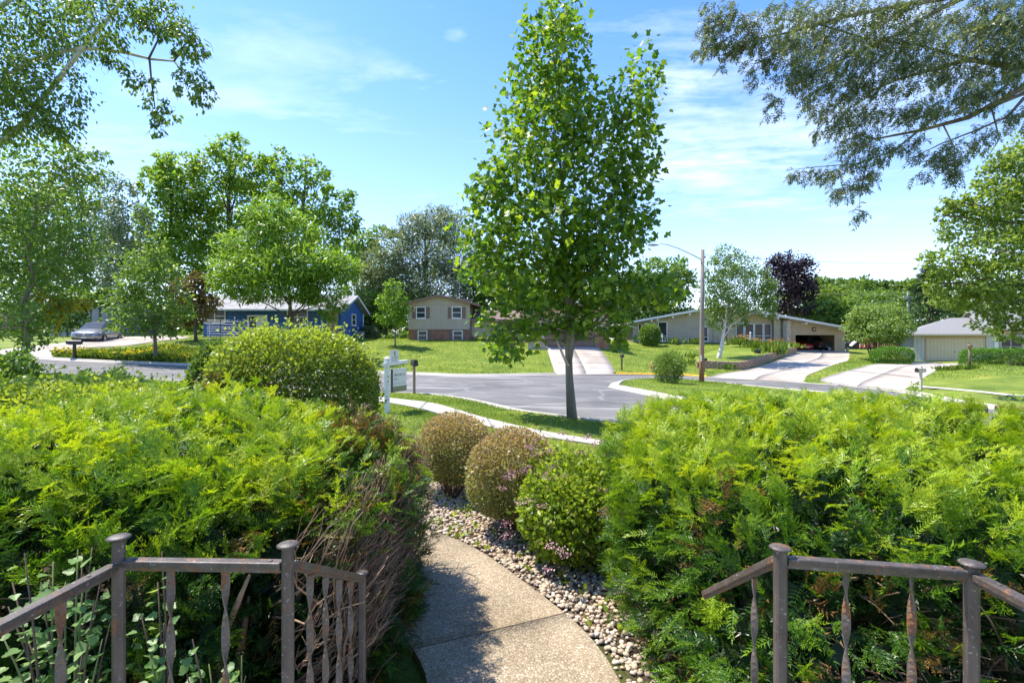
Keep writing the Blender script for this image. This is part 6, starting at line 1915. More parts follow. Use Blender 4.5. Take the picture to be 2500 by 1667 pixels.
for px, py, Y, lab in ((1690, 873, 42, 'small round plant at the left end of the block wall'), (1775, 900, 40, 'low plant at the foot of the block wall'), (1690, 890, 40.5, 'second small plant below the left end of the block wall')):
    c_ = G3(px, py)
    lily(lab, c_.x, c_.y - .3, c_.z - .02, .6, n=50, fl=0, w=.7)
# hosta edging at the right
for i in range(9):
    px = 2290 + i * 11; py = 904 - i * .35
    c_ = G3(px, py)
    lily('small hosta in the drive edging, %s in its row from the left' % ['first', 'second', 'third', 'fourth', 'fifth', 'sixth', 'seventh', 'eighth', 'last'][i], c_.x, c_.y, c_.z, .36, n=26, fl=0, group='hostas edging the right drive', w=.3)
# flowery verge in front of the oak
k = 15000
px = rng.uniform(130, 500, k); tt2 = rng.random(k)
pts = []
top_line = np.interp(px, [130, 200, 260, 330, 400, 500], [857, 853, 856, 851, 845, 850])
bot_line = np.interp(px, [130, 260, 400, 500], [872, 878.5, 883.5, 889])
gg = [G(130 + 370 * i / 24, np.interp(130 + 370 * i / 24, [130, 260, 400, 500], [871, 878, 883, 888])) for i in range(25)]
gh = [G(130 + 370 * i / 24, np.interp(130 + 370 * i / 24, [130, 200, 260, 330, 400, 500], [866, 862, 866, 858, 852, 856])) for i in range(25)]
gg, gh = np.array(gg), np.array(gh)
s = rng.random(k) * 24; j = np.clip(s.astype(int), 0, 23); f_ = (s - j)[:, None]
lo = gg[j] * (1 - f_) + gg[j + 1] * f_; hi = gh[j] * (1 - f_) + gh[j + 1] * f_
xy = lo * (1 - tt2[:, None]) + hi * tt2[:, None]
q = np.c_[xy, H(xy[:, 0], xy[:, 1])]
V, Fs, T = scatter(NARROW, q, unit(rdir(k) * .5 + np.array([0, 0, 1.])), unit(rdir(k) + np.array([0, -.5, .2])), rng.uniform(.18, .42, k) * (1 + .5 * np.sin(q[:, 0] * 1.3) * np.sin(q[:, 0] * .47 + q[:, 1])), rng.random(k))
link('wildflower_grass', np_mesh('wildflower_grass', V, Fs, T), L_lily, None, kind='stuff')
k2 = 1500
sel = rng.integers(0, k, k2)
q2 = q[sel] + np.c_[rng.normal(size=(k2, 2)) * .1, rng.uniform(.2, .5, k2)]
keep = (np.sin(q2[:, 0] * 1.7) + rng.normal(size=k2) * .6) > .25
q2 = q2[keep]; k2 = len(q2)
V, Fs, T = scatter(LEAF, q2, rdir(k2), unit(rdir(k2) + np.array([0, 0, 1.])), rng.uniform(.12, .22, k2), rng.random(k2))
link('wildflowers', np_mesh('wildflowers', V, Fs, T), L_yellow, None, kind='stuff')

# ------------------------------------------------------------------ grass blades on the near lawns and verge
def blades(name, n, x0, x1, y0, y1, hmin, hmax, wfac=.05):
    x, y = rng.uniform(x0, x1, n), rng.uniform(y0, y1, n)
    ok = (sdf(road_poly, x, y) > .2) | (sdf(isl, x, y) < -.2)
    ok &= sdf(sw_poly, x, y) > .02
    ok &= sdf(walk_poly, x, y) > .03
    for bp_ in (bed_stone, bed_left, bed_right):
        ok &= sdf(bp_, x, y) > .02
    for dp in drive_polys:
        ok &= sdf(dp, x, y) > .05
    x, y = x[ok], y[ok]
    k = len(x)
    pos = np.c_[x, y, H(x, y) - .012]
    tm = tpl([(-wfac, 0, 0), (wfac, 0, 0), (wfac * .7, .55, .08), (0, 1, .3), (-wfac * .7, .55, .08)], [(0, 1, 2, 4), (4, 2, 3, 3)][:1] + [(4, 2, 3, 4)][:0])
    patch = .5 + .22 * np.sin(x * .9 + 1.1 * np.sin(y * .7)) + .15 * np.sin(y * 1.9 + x * .4)
    V, Fs, T = scatter(tpl([(-wfac, 0, 0), (wfac, 0, 0), (wfac * .6, .6, .1), (0, 1, .32)], [(0, 1, 2, 3)]), pos, unit(rdir(k) * .55 + np.array([0, 0, 1.])), unit(rdir(k) + np.array([0, -.3, .1])), rng.uniform(hmin, hmax, k), np.clip(patch + rng.normal(size=k) * .2, 0, 1))
    link(name, np_mesh(name, V, Fs, T), L_grass, None, kind='stuff')
blades('grass', 90000, -5, 6, 6, 18.5, .035, .075, .07)
blades('grass', 60000, -14, 14, 12, 32, .05, .10, .10)
blades('grass', 90000, -30, 40, 30, 54, .07, .14, .14)
# ------------------------------------------------------------------ river pebbles by the walk
M_peb = []
for i, (c1, c2) in enumerate([((.42, .34, .24), (.50, .42, .31)), ((.36, .28, .19), (.44, .35, .25)), ((.46, .40, .32), (.54, .48, .40)), ((.27, .22, .17), (.35, .29, .23)), ((.42, .31, .21), (.48, .37, .26))]):
    M_peb.append(mat('pebble_stone_%s' % 'abcde'[i], c1, c2, scale=14, rough=.7, spec=.3))
def ico(seed):
    r = np.random.default_rng(seed)
    ph = (1 + 5 ** .5) / 2
    v = np.array([(-1, ph, 0), (1, ph, 0), (-1, -ph, 0), (1, -ph, 0), (0, -1, ph), (0, 1, ph), (0, -1, -ph), (0, 1, -ph), (ph, 0, -1), (ph, 0, 1), (-ph, 0, -1), (-ph, 0, 1)], float)
    f = [(0, 11, 5), (0, 5, 1), (0, 1, 7), (0, 7, 10), (0, 10, 11), (1, 5, 9), (5, 11, 4), (11, 10, 2), (10, 7, 6), (7, 1, 8), (3, 9, 4), (3, 4, 2), (3, 2, 6), (3, 6, 8), (3, 8, 9), (4, 9, 5), (2, 4, 11), (6, 2, 10), (8, 6, 7), (9, 8, 1)]
    v /= np.linalg.norm(v[0])
    v *= r.uniform(.82, 1.12, (12, 1))
    return v * np.array([.5, .5 * r.uniform(.65, .9), .5 * r.uniform(.42, .6)]), np.array(f)
icos = [ico(s) for s in range(6)]
pb_poly = [p_[:2] for p_ in bed_stone]
bx_ = np.array(pb_poly)
gx_ = np.arange(-1.6, 1.3, .10); gy_ = np.arange(2.1, 7.2, .10)
A_, B_ = np.meshgrid(gx_, gy_)
ins = sdf(bed_stone, A_, B_) < .05
vid = -np.ones(A_.shape, int); V = []
for idx_ in zip(*np.where(ins)):
    vid[idx_] = len(V); V.append((A_[idx_], B_[idx_], h1(A_[idx_], B_[idx_]) + .004))
Fq = [(vid[i, j], vid[i, j + 1], vid[i + 1, j + 1], vid[i + 1, j]) for i in range(A_.shape[0] - 1) for j in range(A_.shape[1] - 1) if min(vid[i, j], vid[i, j + 1], vid[i + 1, j + 1], vid[i + 1, j]) >= 0]
M_soil = mat('bed_soil', (.07, .045, .03), (.20, .13, .08), scale=16, rough=.95, bump=.5, bscale=50, coord='World')
pbed = link('pebble_bed', np_mesh('pebble_bed', np.array(V), np.array(Fq)), M_soil, kind='structure')
npb = 13000
x, y = rng.uniform(-1.5, 1.2, npb), rng.uniform(2.2, 7.1, npb)
ok = (sdf(bed_stone, x, y) < -.005) & (sdf(walk_poly, x, y) > .025)
ok &= rng.random(npb) < np.clip(1.15 - .28 * np.maximum(0, .15 + (y < 3.0) * 1.4), 0, 1)
x, y = x[ok], y[ok]
sz = rng.uniform(.020, .054, len(x))
z = H(x, y) + sz * .16 + rng.uniform(0, .022, len(x))
vis = np.argsort(-(sz / y) * ((y < 5.6) & (x < .5)))[:300]
visset = set(vis.tolist())
pm = []
for k_, (v_, f_) in enumerate(icos):
    for q in range(5):
        me = np_mesh('pebble', v_, f_, smooth=True); me.materials.append(M_peb[q]); pm.append(me)
for i in vis:
    o = link('pebble', random.choice(pm), None, pbed)
    o.location = (x[i], y[i], z[i]); o.rotation_euler = (random.uniform(-.3, .3), random.uniform(-.3, .3), random.uniform(0, 6.28)); s_ = sz[i]; o.scale = (s_ * 1.25, s_ * 1.25, s_ * 1.15)
rest = np.array([i for i in range(len(x)) if i not in visset])
for q in range(5):
    sel = rest[q::5]; parts = []
    v_, f_ = icos[q]
    an = rng.uniform(0, 6.28, len(sel))
    ax_ = np.c_[np.cos(an), np.sin(an), rng.uniform(-.2, .2, len(sel))]
    V, Fs, T = scatter((v_, f_, np.zeros(len(f_))), np.c_[x[sel], y[sel], z[sel]], ax_, unit(np.array([0, 0, 1.]) + .25 * rdir(len(sel))), sz[sel] * 1.2, np.zeros(len(sel)))
    link('pebbles', np_mesh('pebbles', V, Fs, smooth=True), M_peb[q], pbed, kind='stuff')

# ------------------------------------------------------------------ iron rails
def iron(name, paint, paint2, rust_amt, stretch=None):
    m = bpy.data.materials.new(name); m.use_nodes = True
    t = m.node_tree; b = t.nodes['Principled BSDF']
    b.inputs['Metallic'].default_value = .12
    ps = N(t, 'ShaderNodeNewGeometry').outputs['Position']
    base = ramp(t, noise(t, ps, 16, 6, .7, stretch), [(.32, paint), (.68, paint2)])
    chips = ramp(t, noise(t, ps, 70, 6, .75), [(.60, (0, 0, 0)), (.66, (1, 1, 1))])
    c_ = mixc(t, chips, base, (.30, .285, .265))
    rn = noise(t, ps, 22, 8, .72, stretch)
    rm = ramp(t, rn, [(.60 - rust_amt, (0, 0, 0)), (.66 - rust_amt, (1, 1, 1))])
    rc_ = ramp(t, noise(t, ps, 120, 4, .7), [(.3, (.10, .042, .018)), (.7, (.30, .135, .055))])
    t.links.new(mixc(t, rm, c_, rc_), b.inputs['Base Color'])
    t.links.new(ramp(t, rm, [(0, (.45,) * 3), (1, (.85,) * 3)]), b.inputs['Roughness'])
    bp = N(t, 'ShaderNodeBump'); val(bp, Strength=.5, Distance=.003)
    t.links.new(noise(t, ps, 150, 5, .75), bp.inputs['Height']); t.links.new(bp.outputs[0], b.inputs['Normal'])
    return m
M_iron = iron('rusty_iron', (.055, .040, .031), (.115, .092, .075), .03)
M_post = iron('worn_grey_iron', (.050, .037, .029), (.115, .095, .080), .015, (1, 1, .3))
M_rust = iron('rusted_steel', (.070, .054, .043), (.14, .118, .10), .07, (1, 1, .4))
def beam(mb, p, q, w, hgt):
    p, q = Vector(p), Vector(q)
    t_ = (q - p).normalized(); s_ = t_.cross(Vector((0, 0, 1))).normalized() * w / 2; u_ = s_.cross(t_).normalized() * hgt / 2
    vs = [p - s_ - u_, p + s_ - u_, p + s_ + u_, p - s_ + u_, q - s_ - u_, q + s_ - u_, q + s_ + u_, q - s_ + u_]
    return mb.add(vs, [(0, 3, 2, 1), (4, 5, 6, 7), (0, 1, 5, 4), (1, 2, 6, 5), (2, 3, 7, 6), (3, 0, 4, 7)])
def rail_post(root, o0, x, y, z0, z1, w=.036, rz=0.0, m=None):
    p_ = MB()
    c_, s_ = math.cos(rz), math.sin(rz)
    h_ = w / 2; b_ = .006
    prof = [(h_ - b_, -h_), (h_, -h_ + b_), (h_, h_ - b_), (h_ - b_, h_), (-h_ + b_, h_), (-h_, h_ - b_), (-h_, -h_ + b_), (-h_ + b_, -h_)]
    p_.prism([(a * c_ - b * s_, a * s_ + b * c_, z0) for a, b in prof], 0, (0, 0, z1 - z0))
    o = p_.build('post', m or M_post, root, loc=(x - o0[0], y - o0[1], 0))
    MB().lathe([(w * .62, 0), (w * .64, .004), (w * .92, .006), (w * .95, .009), (w * .78, .013), (w * .40, .0165), (.002, .0175)], 20).build('cap', M_post, o, smooth=True, loc=(0, 0, z1))
    return o
def baluster(root, o0, x, y, z0, z1, w=.0235, th=.0045, tw=2.6, ph=0.0, m=None):
    n = 44; vs = []; fs = []
    for i in range(n + 1):
        s = i / n
        z_ = z0 + (z1 - z0) * s
        d = z1 - z_
        a = ph + max(0, d - .03) * 2 * math.pi / .34
        for cx_, cy_ in ((-1, -1), (1, -1), (1, 1), (-1, 1)):
            xx, yy = cx_ * w / 2, cy_ * th / 2
            vs.append((xx * math.cos(a) - yy * math.sin(a), xx * math.sin(a) + yy * math.cos(a), z_))
    for i in range(n):
        for k in range(4):
            k2 = (k + 1) % 4
            fs.append((i * 4 + k, i * 4 + k2, i * 4 + 4 + k2, i * 4 + 4 + k))
    return MB().add(vs, fs).build('baluster', m or M_rust, root, loc=(x - o0[0], y - o0[1], 0))
ZR = 1.222
def railing(label, pts, posts, bals, o0):
    r = thing('stair_railing', label, 'railing', o0)
    o = Vector(o0)
    for p, q in pts:
        mb = MB(); beam(mb, Vector(p) - o, Vector(q) - o, .034, .022); rl = mb.build('handrail', M_iron, r); bevel(rl, .004, 2)
        mb = MB(); beam(mb, Vector(p) - o - Vector((0, 0, .017)), Vector(q) - o - Vector((0, 0, .017)), .016, .010); mb.build('channel', M_rust, r)
        d = (Vector(q) - Vector(p))
        for f_ in (.06, .93):
            c_ = Vector(p) + d * f_ - o
            MB().lathe([(.006, .0105), (.0055, .014), (.002, .015)], 8, c_).build('rivet', M_rust, r)
    for x, y, z0, z1, rz, w in posts:
        rail_post(r, o, x, y, z0, z1, w, rz)
    for x, y, z0, z1, ph in bals:
        baluster(r, o, x, y, z0, z1, ph=ph)
    return r
p1, p2, p3 = P(290, 1370, 1.485), P(703, 1378, 1.47), P(884, 1410, 2.22)
p2.z = p1.z = ZR
e1 = Vector((-1.285, .30, ZR))
o0 = (p1.x, p1.y, 0)
pts = [(e1, p1 + Vector((0, -.018, -.006))), (p1 + Vector((.018, 0, 0)), p2 + Vector((-.018, 0, 0))), (p2 + Vector((0, .018, -.005)), p3)]
bal = []
def on(a, b_, px):
    # point of a rail seen at a picture column
    k = (px - CX) / F
    s = (k * a.y - a.x) / ((b_.x - a.x) - k * (b_.y - a.y))
    return a.lerp(b_, s)
for px, a, b_, zb_, ph in ((148, e1, p1, .37, .9), (417, p1, p2, .37, .1), (551, p1, p2, .37, .5), (757, p2, p3, .12, .4), (795, p2, p3, .08, .9), (828, p2, p3, .0, .2), (856, p2, p3, -.05, .7)):
    q = on(a, b_, px)
    bal.append((q.x, q.y, zb_, q.z - .022, ph))
bal.append((-1.28, .85, .37, ZR - .022, .3)); bal.append((-1.283, .58, .37, ZR - .022, .8))
railing('rusty iron stair railing with twisted balusters on the left of the front steps', pts,
        [(p1.x, p1.y, .36, 1.9 - (1318 - CY) / F * p1.y, R(38), .034), (p2.x, p2.y, .36, 1.9 - (1336 - CY) / F * p2.y, R(20), .034), (p3.x, p3.y, -.1, p3.z + .015, 0, .030)], bal, o0)
p4, p5, p6 = P(1905, 1369, 1.5), P(2372, 1398, 1.42), P(1722, 1449, 2.10)
p5.z = p4.z = ZR
e5 = Vector((1.30, .30, ZR))
o0 = (p4.x, p4.y, 0)
pts = [(p4 + Vector((.02, 0, 0)), p5 + Vector((-.018, 0, 0))), (p4 + Vector((0, .018, -.005)), p6), (p5 + Vector((0, -.018, -.006)), e5)]
bal = []
for px, a, b_, zb_, ph in ((2066, p4, p5, .37, .3), (2226, p4, p5, .37, .6), (1842, p4, p6, .15, .5)):
    q = on(a, b_, px)
    bal.append((q.x, q.y, zb_, q.z - .022, ph))
bal.append((1.32, .9, .37, ZR - .022, .3))
railing('rusty iron stair railing right of the front steps, one end sunk in the yew', pts,
        [(p4.x, p4.y, .36, 1.9 - (1343 - CY) / F * p4.y, R(-8), .034), (p5.x, p5.y, .36, 1.9 - (1382 - CY) / F * p5.y, R(-32), .034)], bal, o0)

# ------------------------------------------------------------------ sale sign
M_signw = mat('sign_white', (.70, .71, .68), (.64, .65, .62), scale=3, rough=.5)
M_vinyl = mat('white_vinyl', (.76, .76, .75), (.70, .70, .69), scale=3, rough=.45)
M_olive = mat('sign_olive', (.20, .20, .105), (.23, .23, .13), scale=3, rough=.5)
M_sdark = mat('sign_dark', (.055, .055, .045), rough=.5)
M_print = mat('sign_print_grey', (.30, .30, .27), rough=.6)
def text_mesh(body, size, m, name, parent, loc, rot):
    cu = bpy.data.curves.new(name, 'FONT')
    cu.body = body; cu.size = size; cu.extrude = .0015; cu.align_x = 'LEFT'
    ob = bpy.data.objects.new(name, cu)
    C.objects.link(ob)
    dg = bpy.context.evaluated_depsgraph_get()
    me = bpy.data.meshes.new_from_object(ob.evaluated_get(dg))
    bpy.data.objects.remove(ob)
    me.name = name
    o = link(name, me, m, parent)
    o.location = loc; o.rotation_euler = rot
    return o
Ysg = 13.4
g = P(945, 0, Ysg)
zg = h1(g.x, Ysg)
ang = math.atan2(.75, .28)
sg = thing('sale_sign', 'white post-and-arm house sale sign with a hanging panel at the street', 'sign', (g.x, Ysg, zg), ang)
zt_ = P(0, 872, Ysg).z - zg
MB().box(-.052, .052, -.052, .052, 0, zt_ - .12).build('post', M_vinyl, sg)
MB().box(-.07, .07, -.07, .07, zt_ - .118, zt_ - .10).add([(-.055, -.055, zt_ - .098), (.055, -.055, zt_ - .098), (.055, .055, zt_ - .098), (-.055, .055, zt_ - .098), (-.045, -.045, zt_ - .03), (.045, -.045, zt_ - .03), (.045, .045, zt_ - .03), (-.045, .045, zt_ - .03)], [(0, 1, 5, 4), (1, 2, 6, 5), (2, 3, 7, 6), (3, 0, 4, 7), (4, 5, 6, 7)]).add([(-.065, -.065, zt_ - .028), (.065, -.065, zt_ - .028), (.065, .065, zt_ - .028), (-.065, .065, zt_ - .028), (0, 0, zt_ + .03)], [(0, 1, 4), (1, 2, 4), (2, 3, 4), (3, 0, 4), (3, 2, 1, 0)]).build('post_cap', M_vinyl, sg)
za = P(0, 890, Ysg).z - zg
til = .055
arm = MB().add([(-.18, -.04, za - .05), (1.0, -.04, za - .05 + til), (1.0, .04, za - .05 + til), (-.18, .04, za - .05), (-.18, -.04, za + .05), (1.0, -.04, za + .05 + til), (1.0, .04, za + .05 + til), (-.18, .04, za + .05)],
         [(0, 3, 2, 1), (4, 5, 6, 7), (0, 1, 5, 4), (1, 2, 6, 5), (2, 3, 7, 6), (3, 0, 4, 7)]).build('arm', M_vinyl, sg)
for xx in (.30, .82):
    MB().tube([(xx, 0, za - .05 + til * xx), (xx, 0, za - .14 + til * xx)], .007, 6).build('hook', M_black, sg)
x0, x1, z0, z1 = .16, .96, za - .80, za - .13
pn = MB().box(x0, x1, -.012, .012, z0, z1).build('panel', M_signw, sg)
MB().box(x0 - .001, x0 + .10, -.0145, -.0122, z0 + .001, z1).build('side_band', M_sdark, pn)
MB().box(x0 + .101, x1, -.0145, -.0122, z0 + .001, z0 + .16).build('lower_band', M_olive, pn)
text_mesh('CENTURY 21', .098, M_sdark, 'lettering', pn, (x0 + .14, -.0125, z1 - .22), (R(90), 0, 0))
text_mesh('Affiliated', .055, M_print, 'lettering', pn, (x0 + .14, -.0125, z1 - .32), (R(90), 0, 0))
rd = MB().box(.14, .56, -.008, .008, za + .055, za + .40).build('rider_panel', M_signw, sg)
MB().prism([(.33, -.0085, za + .24), (.39, -.0085, za + .24), (.375, -.0085, za + .30), (.39, -.0085, za + .31), (.37, -.0085, za + .36), (.36, -.0085, za + .39), (.35, -.0085, za + .36), (.33, -.0085, za + .31), (.345, -.0085, za + .30)], 0, (0, -.002, 0)).build('emblem', M_sdark, rd)
for k, (a, b_) in enumerate(((.20, .52), (.22, .50))):
    for j in range(9):
        if random.random() < .85:
            MB().box(a + (b_ - a) * j / 9, a + (b_ - a) * (j + .7) / 9, -.0105, -.0085, za + .175 - k * .06, za + .205 - k * .06).build('print', M_print, rd)
for j in range(11):
    if j not in (3, 7):
        MB().box(x0 + .14 + j * .055, x0 + .175 + j * .055, -.0145, -.0125, z0 + .21, z0 + .26).build('print', mat('faint_print', (.50, .51, .47), rough=.6), pn)

# ------------------------------------------------------------------ letter boxes
def mailbox(label, p, hgt, post_m, box_m, rz, w=.17, ln=.48, bh=.22, flag=True, plate=False, pw=.09):
    t_ = thing('mailbox', label, 'mailbox', p, rz)
    MB().box(-pw / 2, pw / 2, -pw / 2, pw / 2, -.2, hgt).build('post', post_m, t_)
    MB().box(-pw / 2 + .01, pw / 2 - .01, -ln * .42, ln * .42, hgt + .001, hgt + .035).build('arm', post_m, t_)
    pr = [(-w / 2, 0, 0), (w / 2, 0, 0), (w / 2, 0, bh * .6)] + [(w / 2 * math.cos(a), 0, bh * .6 + bh * .4 * math.sin(a)) for a in np.linspace(.3, math.pi - .3, 7)] + [(-w / 2, 0, bh * .6)]
    b_ = MB().prism([(x, -ln / 2, z + hgt + .036) for x, y, z in pr], 0, (0, ln, 0)).build('box', box_m, t_)
    MB().prism([(x * 1.06, -ln / 2 - .002, z * 1.03 + hgt + .034) for x, y, z in pr], 0, (0, -.02, 0)).build('door', box_m if not plate else M_black, b_)
    if flag:
        MB().box(w / 2 + .004, w / 2 + .014, -.05, -.02, hgt + .12, hgt + .34).box(w / 2 + .004, w / 2 + .014, -.11, -.02, hgt + .30, hgt + .36).build('flag', mat('flag_red', (.35, .05, .04), rough=.5), b_)
    if plate:
        MB().box(w / 2 + .002, w / 2 + .008, -.16, .14, hgt + .06, hgt + .15).build('number_plate', M_signw, b_)
    return t_
g = G3(1011, 960)
mailbox('dark mailbox on a weathered wooden post by the kerb next to the white sign', g, 1.02, M_wood, M_black, R(25), ln=.50, bh=.24, flag=False, plate=True)
g = G3(1518, 903)
mailbox('black mailbox on a dark post on the verge right of the sloping drive', g, .95, M_black, M_black, R(8), flag=False)
g = G3(1720, 907)
mailbox('dark mailbox half hidden behind the wooden lamp pole', g, .85, M_brown, M_black, R(10), flag=False)
g = G3(2248, 949)
M_tanmb = mat('tan_mailbox', (.42, .38, .30), (.48, .44, .36), scale=5, rough=.5)
mailbox('tan mailbox with black door on a pale post by the drive of the hipped house', g, .92, mat('pale_post', (.48, .45, .40), (.55, .52, .47), scale=5, rough=.6), M_tanmb, R(-80), w=.2, ln=.55, bh=.24, plate=True, pw=.11)
g = G3(182, 874)
mailbox('black mailbox on a black post in the wildflowers in front of the minivan', g, .82, M_black, M_black, R(-72), w=.26, ln=.72, bh=.24, flag=False, pw=.13)
Yk = 9.4
g = Vector((P(2362, 0, Yk).x, Yk, h1(P(2362, 0, Yk).x, Yk)))
mailbox('near black mailbox rising just above the top of the right yew hedge', g, 1.9 - (1018 - CY) / F * Yk - g.z, M_black, M_black, R(20), w=.19, ln=.5, bh=.24, flag=False, pw=.10)

# ------------------------------------------------------------------ wooden pole with street lamp, wires
M_pole = bpy.data.materials.new('pole_wood'); M_pole.use_nodes = True
t = M_pole.node_tree; b = t.nodes['Principled BSDF']; b.inputs['Roughness'].default_value = .85
tcn = N(t, 'ShaderNodeTexCoord'); sp3 = N(t, 'ShaderNodeSeparateXYZ'); t.links.new(tcn.outputs['Object'], sp3.inputs[0])
mr = N(t, 'ShaderNodeMapRange'); mr.inputs[1].default_value = .3; mr.inputs[2].default_value = 5.2; t.links.new(sp3.outputs[2], mr.inputs[0])
nz1 = noise(t, tcn.outputs['Object'], 7, 5, .65, (1, 1, .12))
ad = N(t, 'ShaderNodeMath', operation='ADD'); t.links.new(mr.outputs[0], ad.inputs[0])
sb_ = N(t, 'ShaderNodeMath', operation='MULTIPLY_ADD'); t.links.new(nz1, sb_.inputs[0]); sb_.inputs[1].default_value = 1.1; sb_.inputs[2].default_value = -.55
t.links.new(sb_.outputs[0], ad.inputs[1])
t.links.new(ramp(t, ad.outputs[0], [(0.05, (.22, .095, .05)), (.35, (.30, .17, .10)), (.55, (.25, .20, .155)), (1.0, (.20, .175, .15))]), b.inputs['Base Color'])
g = G3(1713, 932)
lp = thing('street_lamp', 'tall wooden pole on the grass island carrying a long-armed street lamp', 'street lamp', g)
q = g.y / F
Hp = P(0, 610, g.y).z - g.z
MB().tube([(0, 0, -.3), (0, 0, 1), (.03, 0, Hp * .5), (.06, 0, Hp)], [.165, .155, .135, .115], 14).build('pole', M_pole, lp, smooth=True)
MB().tube([P(1711, 633, g.y) - g, P(1690, 622, g.y) - g, P(1655, 606, g.y - .1) - g, P(1630, 597.5, g.y - .2) - g, P(1612, 595, g.y - .3) - g], [.035, .033, .03, .028, .026], 8).build('arm', M_grey, lp, smooth=True)
lh = MB()
c0 = P(1594, 598.5, g.y - .35) - g
prof = [(.02, -.40), (.08, -.34), (.13, -.15), (.14, .08), (.10, .28), (.05, .36), (.03, .40)]
vs = []; fs = []
for r_, x_ in prof:
    for k in range(12):
        a = 2 * math.pi * k / 12
        vs.append((c0.x + x_, c0.y + math.cos(a) * r_, c0.z + math.sin(a) * r_ * (.55 if math.sin(a) > 0 else .45)))
for i in range(len(prof) - 1):
    for k in range(12):
        k2 = (k + 1) % 12
        fs.append((i * 12 + k, i * 12 + k2, i * 12 + 12 + k2, i * 12 + 12 + k))
lh.add(vs, fs).build('lamp_head', mat('lamp_grey', (.22, .23, .24), (.28, .29, .3), scale=5, rough=.5, metal=.3), lp, smooth=True)
MB().lathe([(.03, .06), (.035, .12), (.02, .15)], 8, c0).build('photocell', M_grey, lp)
MB().tube([P(1713, 628, g.y) - g, P(1723, 628, g.y) - g], .05, 6).build('bracket', M_black, lp)
MB().box(-.13, -.05, -.19, -.15, 1.35, 1.75).build('tag_plate', M_vinyl, lp)
def wire(label, a, b_, sag, r_=.018):
    pts_ = []
    a, b_ = Vector(a), Vector(b_)
    for i in range(17):
        s = i / 16
        pts_.append(a.lerp(b_, s) + Vector((0, 0, -4 * sag * s * (1 - s))) - a)
    o = MB().tube(pts_, r_, 5).build('overhead_wire', mat('wire_grey', (.16, .16, .17), rough=.5), None, loc=a)
    tag(o, label, 'wire')
    return o
fp = P(2217, 800, 84)
up = thing('utility_pole', 'distant pale utility pole with a forked top in front of the wooded slope', 'utility pole', (fp.x, fp.y, fp.z - 2))
hp = P(0, 712, 84).z - fp.z + 2
M_polep = mat('pale_pole', (.42, .40, .36), (.50, .48, .44), scale=3, rough=.8)
MB().tube([(0, 0, 0), (0, 0, hp)], [.22, .17], 8).build('pole', M_polep, up)
MB().box(-.8, .8, -.1, .1, hp - 1.05, hp - .8).build('crossarm', M_polep, up)
MB().tube([(0, 0, hp - 1.9), (-.8, -.05, hp - .8)], .08, 5).build('brace', M_polep, up)
MB().tube([(0, 0, hp - 1.9), (.8, -.05, hp - .8)], .08, 5).build('brace', M_polep, up)
wire('overhead wire running right from the top of the lamp pole into the maple', P(1716, 622, g.y), P(2560, 630, 46), .55, .014)
wire('upper wire in front of the wooded slope at the right', P(1730, 690, 84), P(2217, 716, 84), .9, .03)
wire('lower wire in front of the purple tree and wooded slope', P(1730, 762, 84), P(2217, 724, 84), 1.2, .03)

# ------------------------------------------------------------------ hydrant
g = G3(1592, 906)
M_hyd = mat('faded_red_paint', (.50, .19, .11), (.58, .27, .17), scale=8, rough=.55)
hy = thing('fire_hydrant', 'faded red fire hydrant by the yellow kerb', 'fire hydrant', g)
MB().lathe([(.16, 0), (.16, .05), (.11, .06), (.10, .5), (.14, .51), (.14, .56), (.12, .60), (.09, .68), (.04, .73), (.035, .79), (.01, .80)], 14).build('barrel', M_hyd, hy, smooth=True)
for sx in (-1, 1):
    MB().lathe([(.06, 0), (.06, .07), (.045, .08), (.045, .12)], 10, (sx * .09, 0, .40), 'x' if sx > 0 else 'x').build('nozzle_cap', M_hyd, hy, loc=(0 if sx > 0 else -.12, 0, 0))
MB().lathe([(.07, 0), (.07, -.08), (.05, -.12)], 10, (0, -.09, .38), 'y').build('nozzle_cap', M_hyd, hy)

# ------------------------------------------------------------------ garden wire fence, posts, lamp post
M_wire = mat('white_wire', (.66, .66, .66), rough=.5)
Yf = 38.5
a, b_ = P(505, 826, Yf), P(768, 822, Yf)
gf_ = thing('garden_fence', 'white wire garden fence in front of the blue house', 'fence', (a.x, Yf, a.z))
Wd = b_.x - a.x
zt0 = [P(0, y, Yf).z - a.z for y in (781, 785, 791, 797, 802, 808, 814, 820)]
for k, z_ in enumerate(zt0):
    xe = Wd * (.98 if k in (1, 2) else .52)
    MB().tube([(0, 0, z_), (xe * .5, 0, z_ - .06), (xe, 0, z_ - (.10 if xe < Wd * .6 else .32))], .011, 5).build('wire', M_wire, gf_)
for px, tall in ((512, 0), (538, .05), (573, .15), (608, 0), (640, .15), (672, 0), (704, 0), (770, 0)):
    x_ = P(px, 0, Yf).x - a.x
    ht_ = zt0[0] + tall - (.15 if px > 600 else 0)
    p_ = MB().tube([(x_, 0, -.3), (x_, 0, ht_)], .022, 5).build('post', M_black if px in (538, 640) else M_wire, gf_)
    if tall > .1:
        MB().lathe([(.05, 0), (.06, .05), (.02, .1)], 8, (x_, 0, ht_)).build('post_light', M_white, p_)
g = G3(2367, 901)
M_lampw = mat('lamp_brown', (.10, .065, .05), (.15, .10, .08), scale=6, rough=.6)
gl = thing('lamp_post', 'brown lantern post on the lawn at the corner of the long hedge', 'lamp post', g)
MB().tube([(0, 0, -.1), (0, 0, 1.32)], [.07, .06], 8).build('post', M_lampw, gl, smooth=True)
MB().lathe([(.05, 1.32), (.13, 1.52), (.15, 1.56)], 6).build('lantern', mat('amber_glass', (.30, .16, .08), rough=.2), gl)
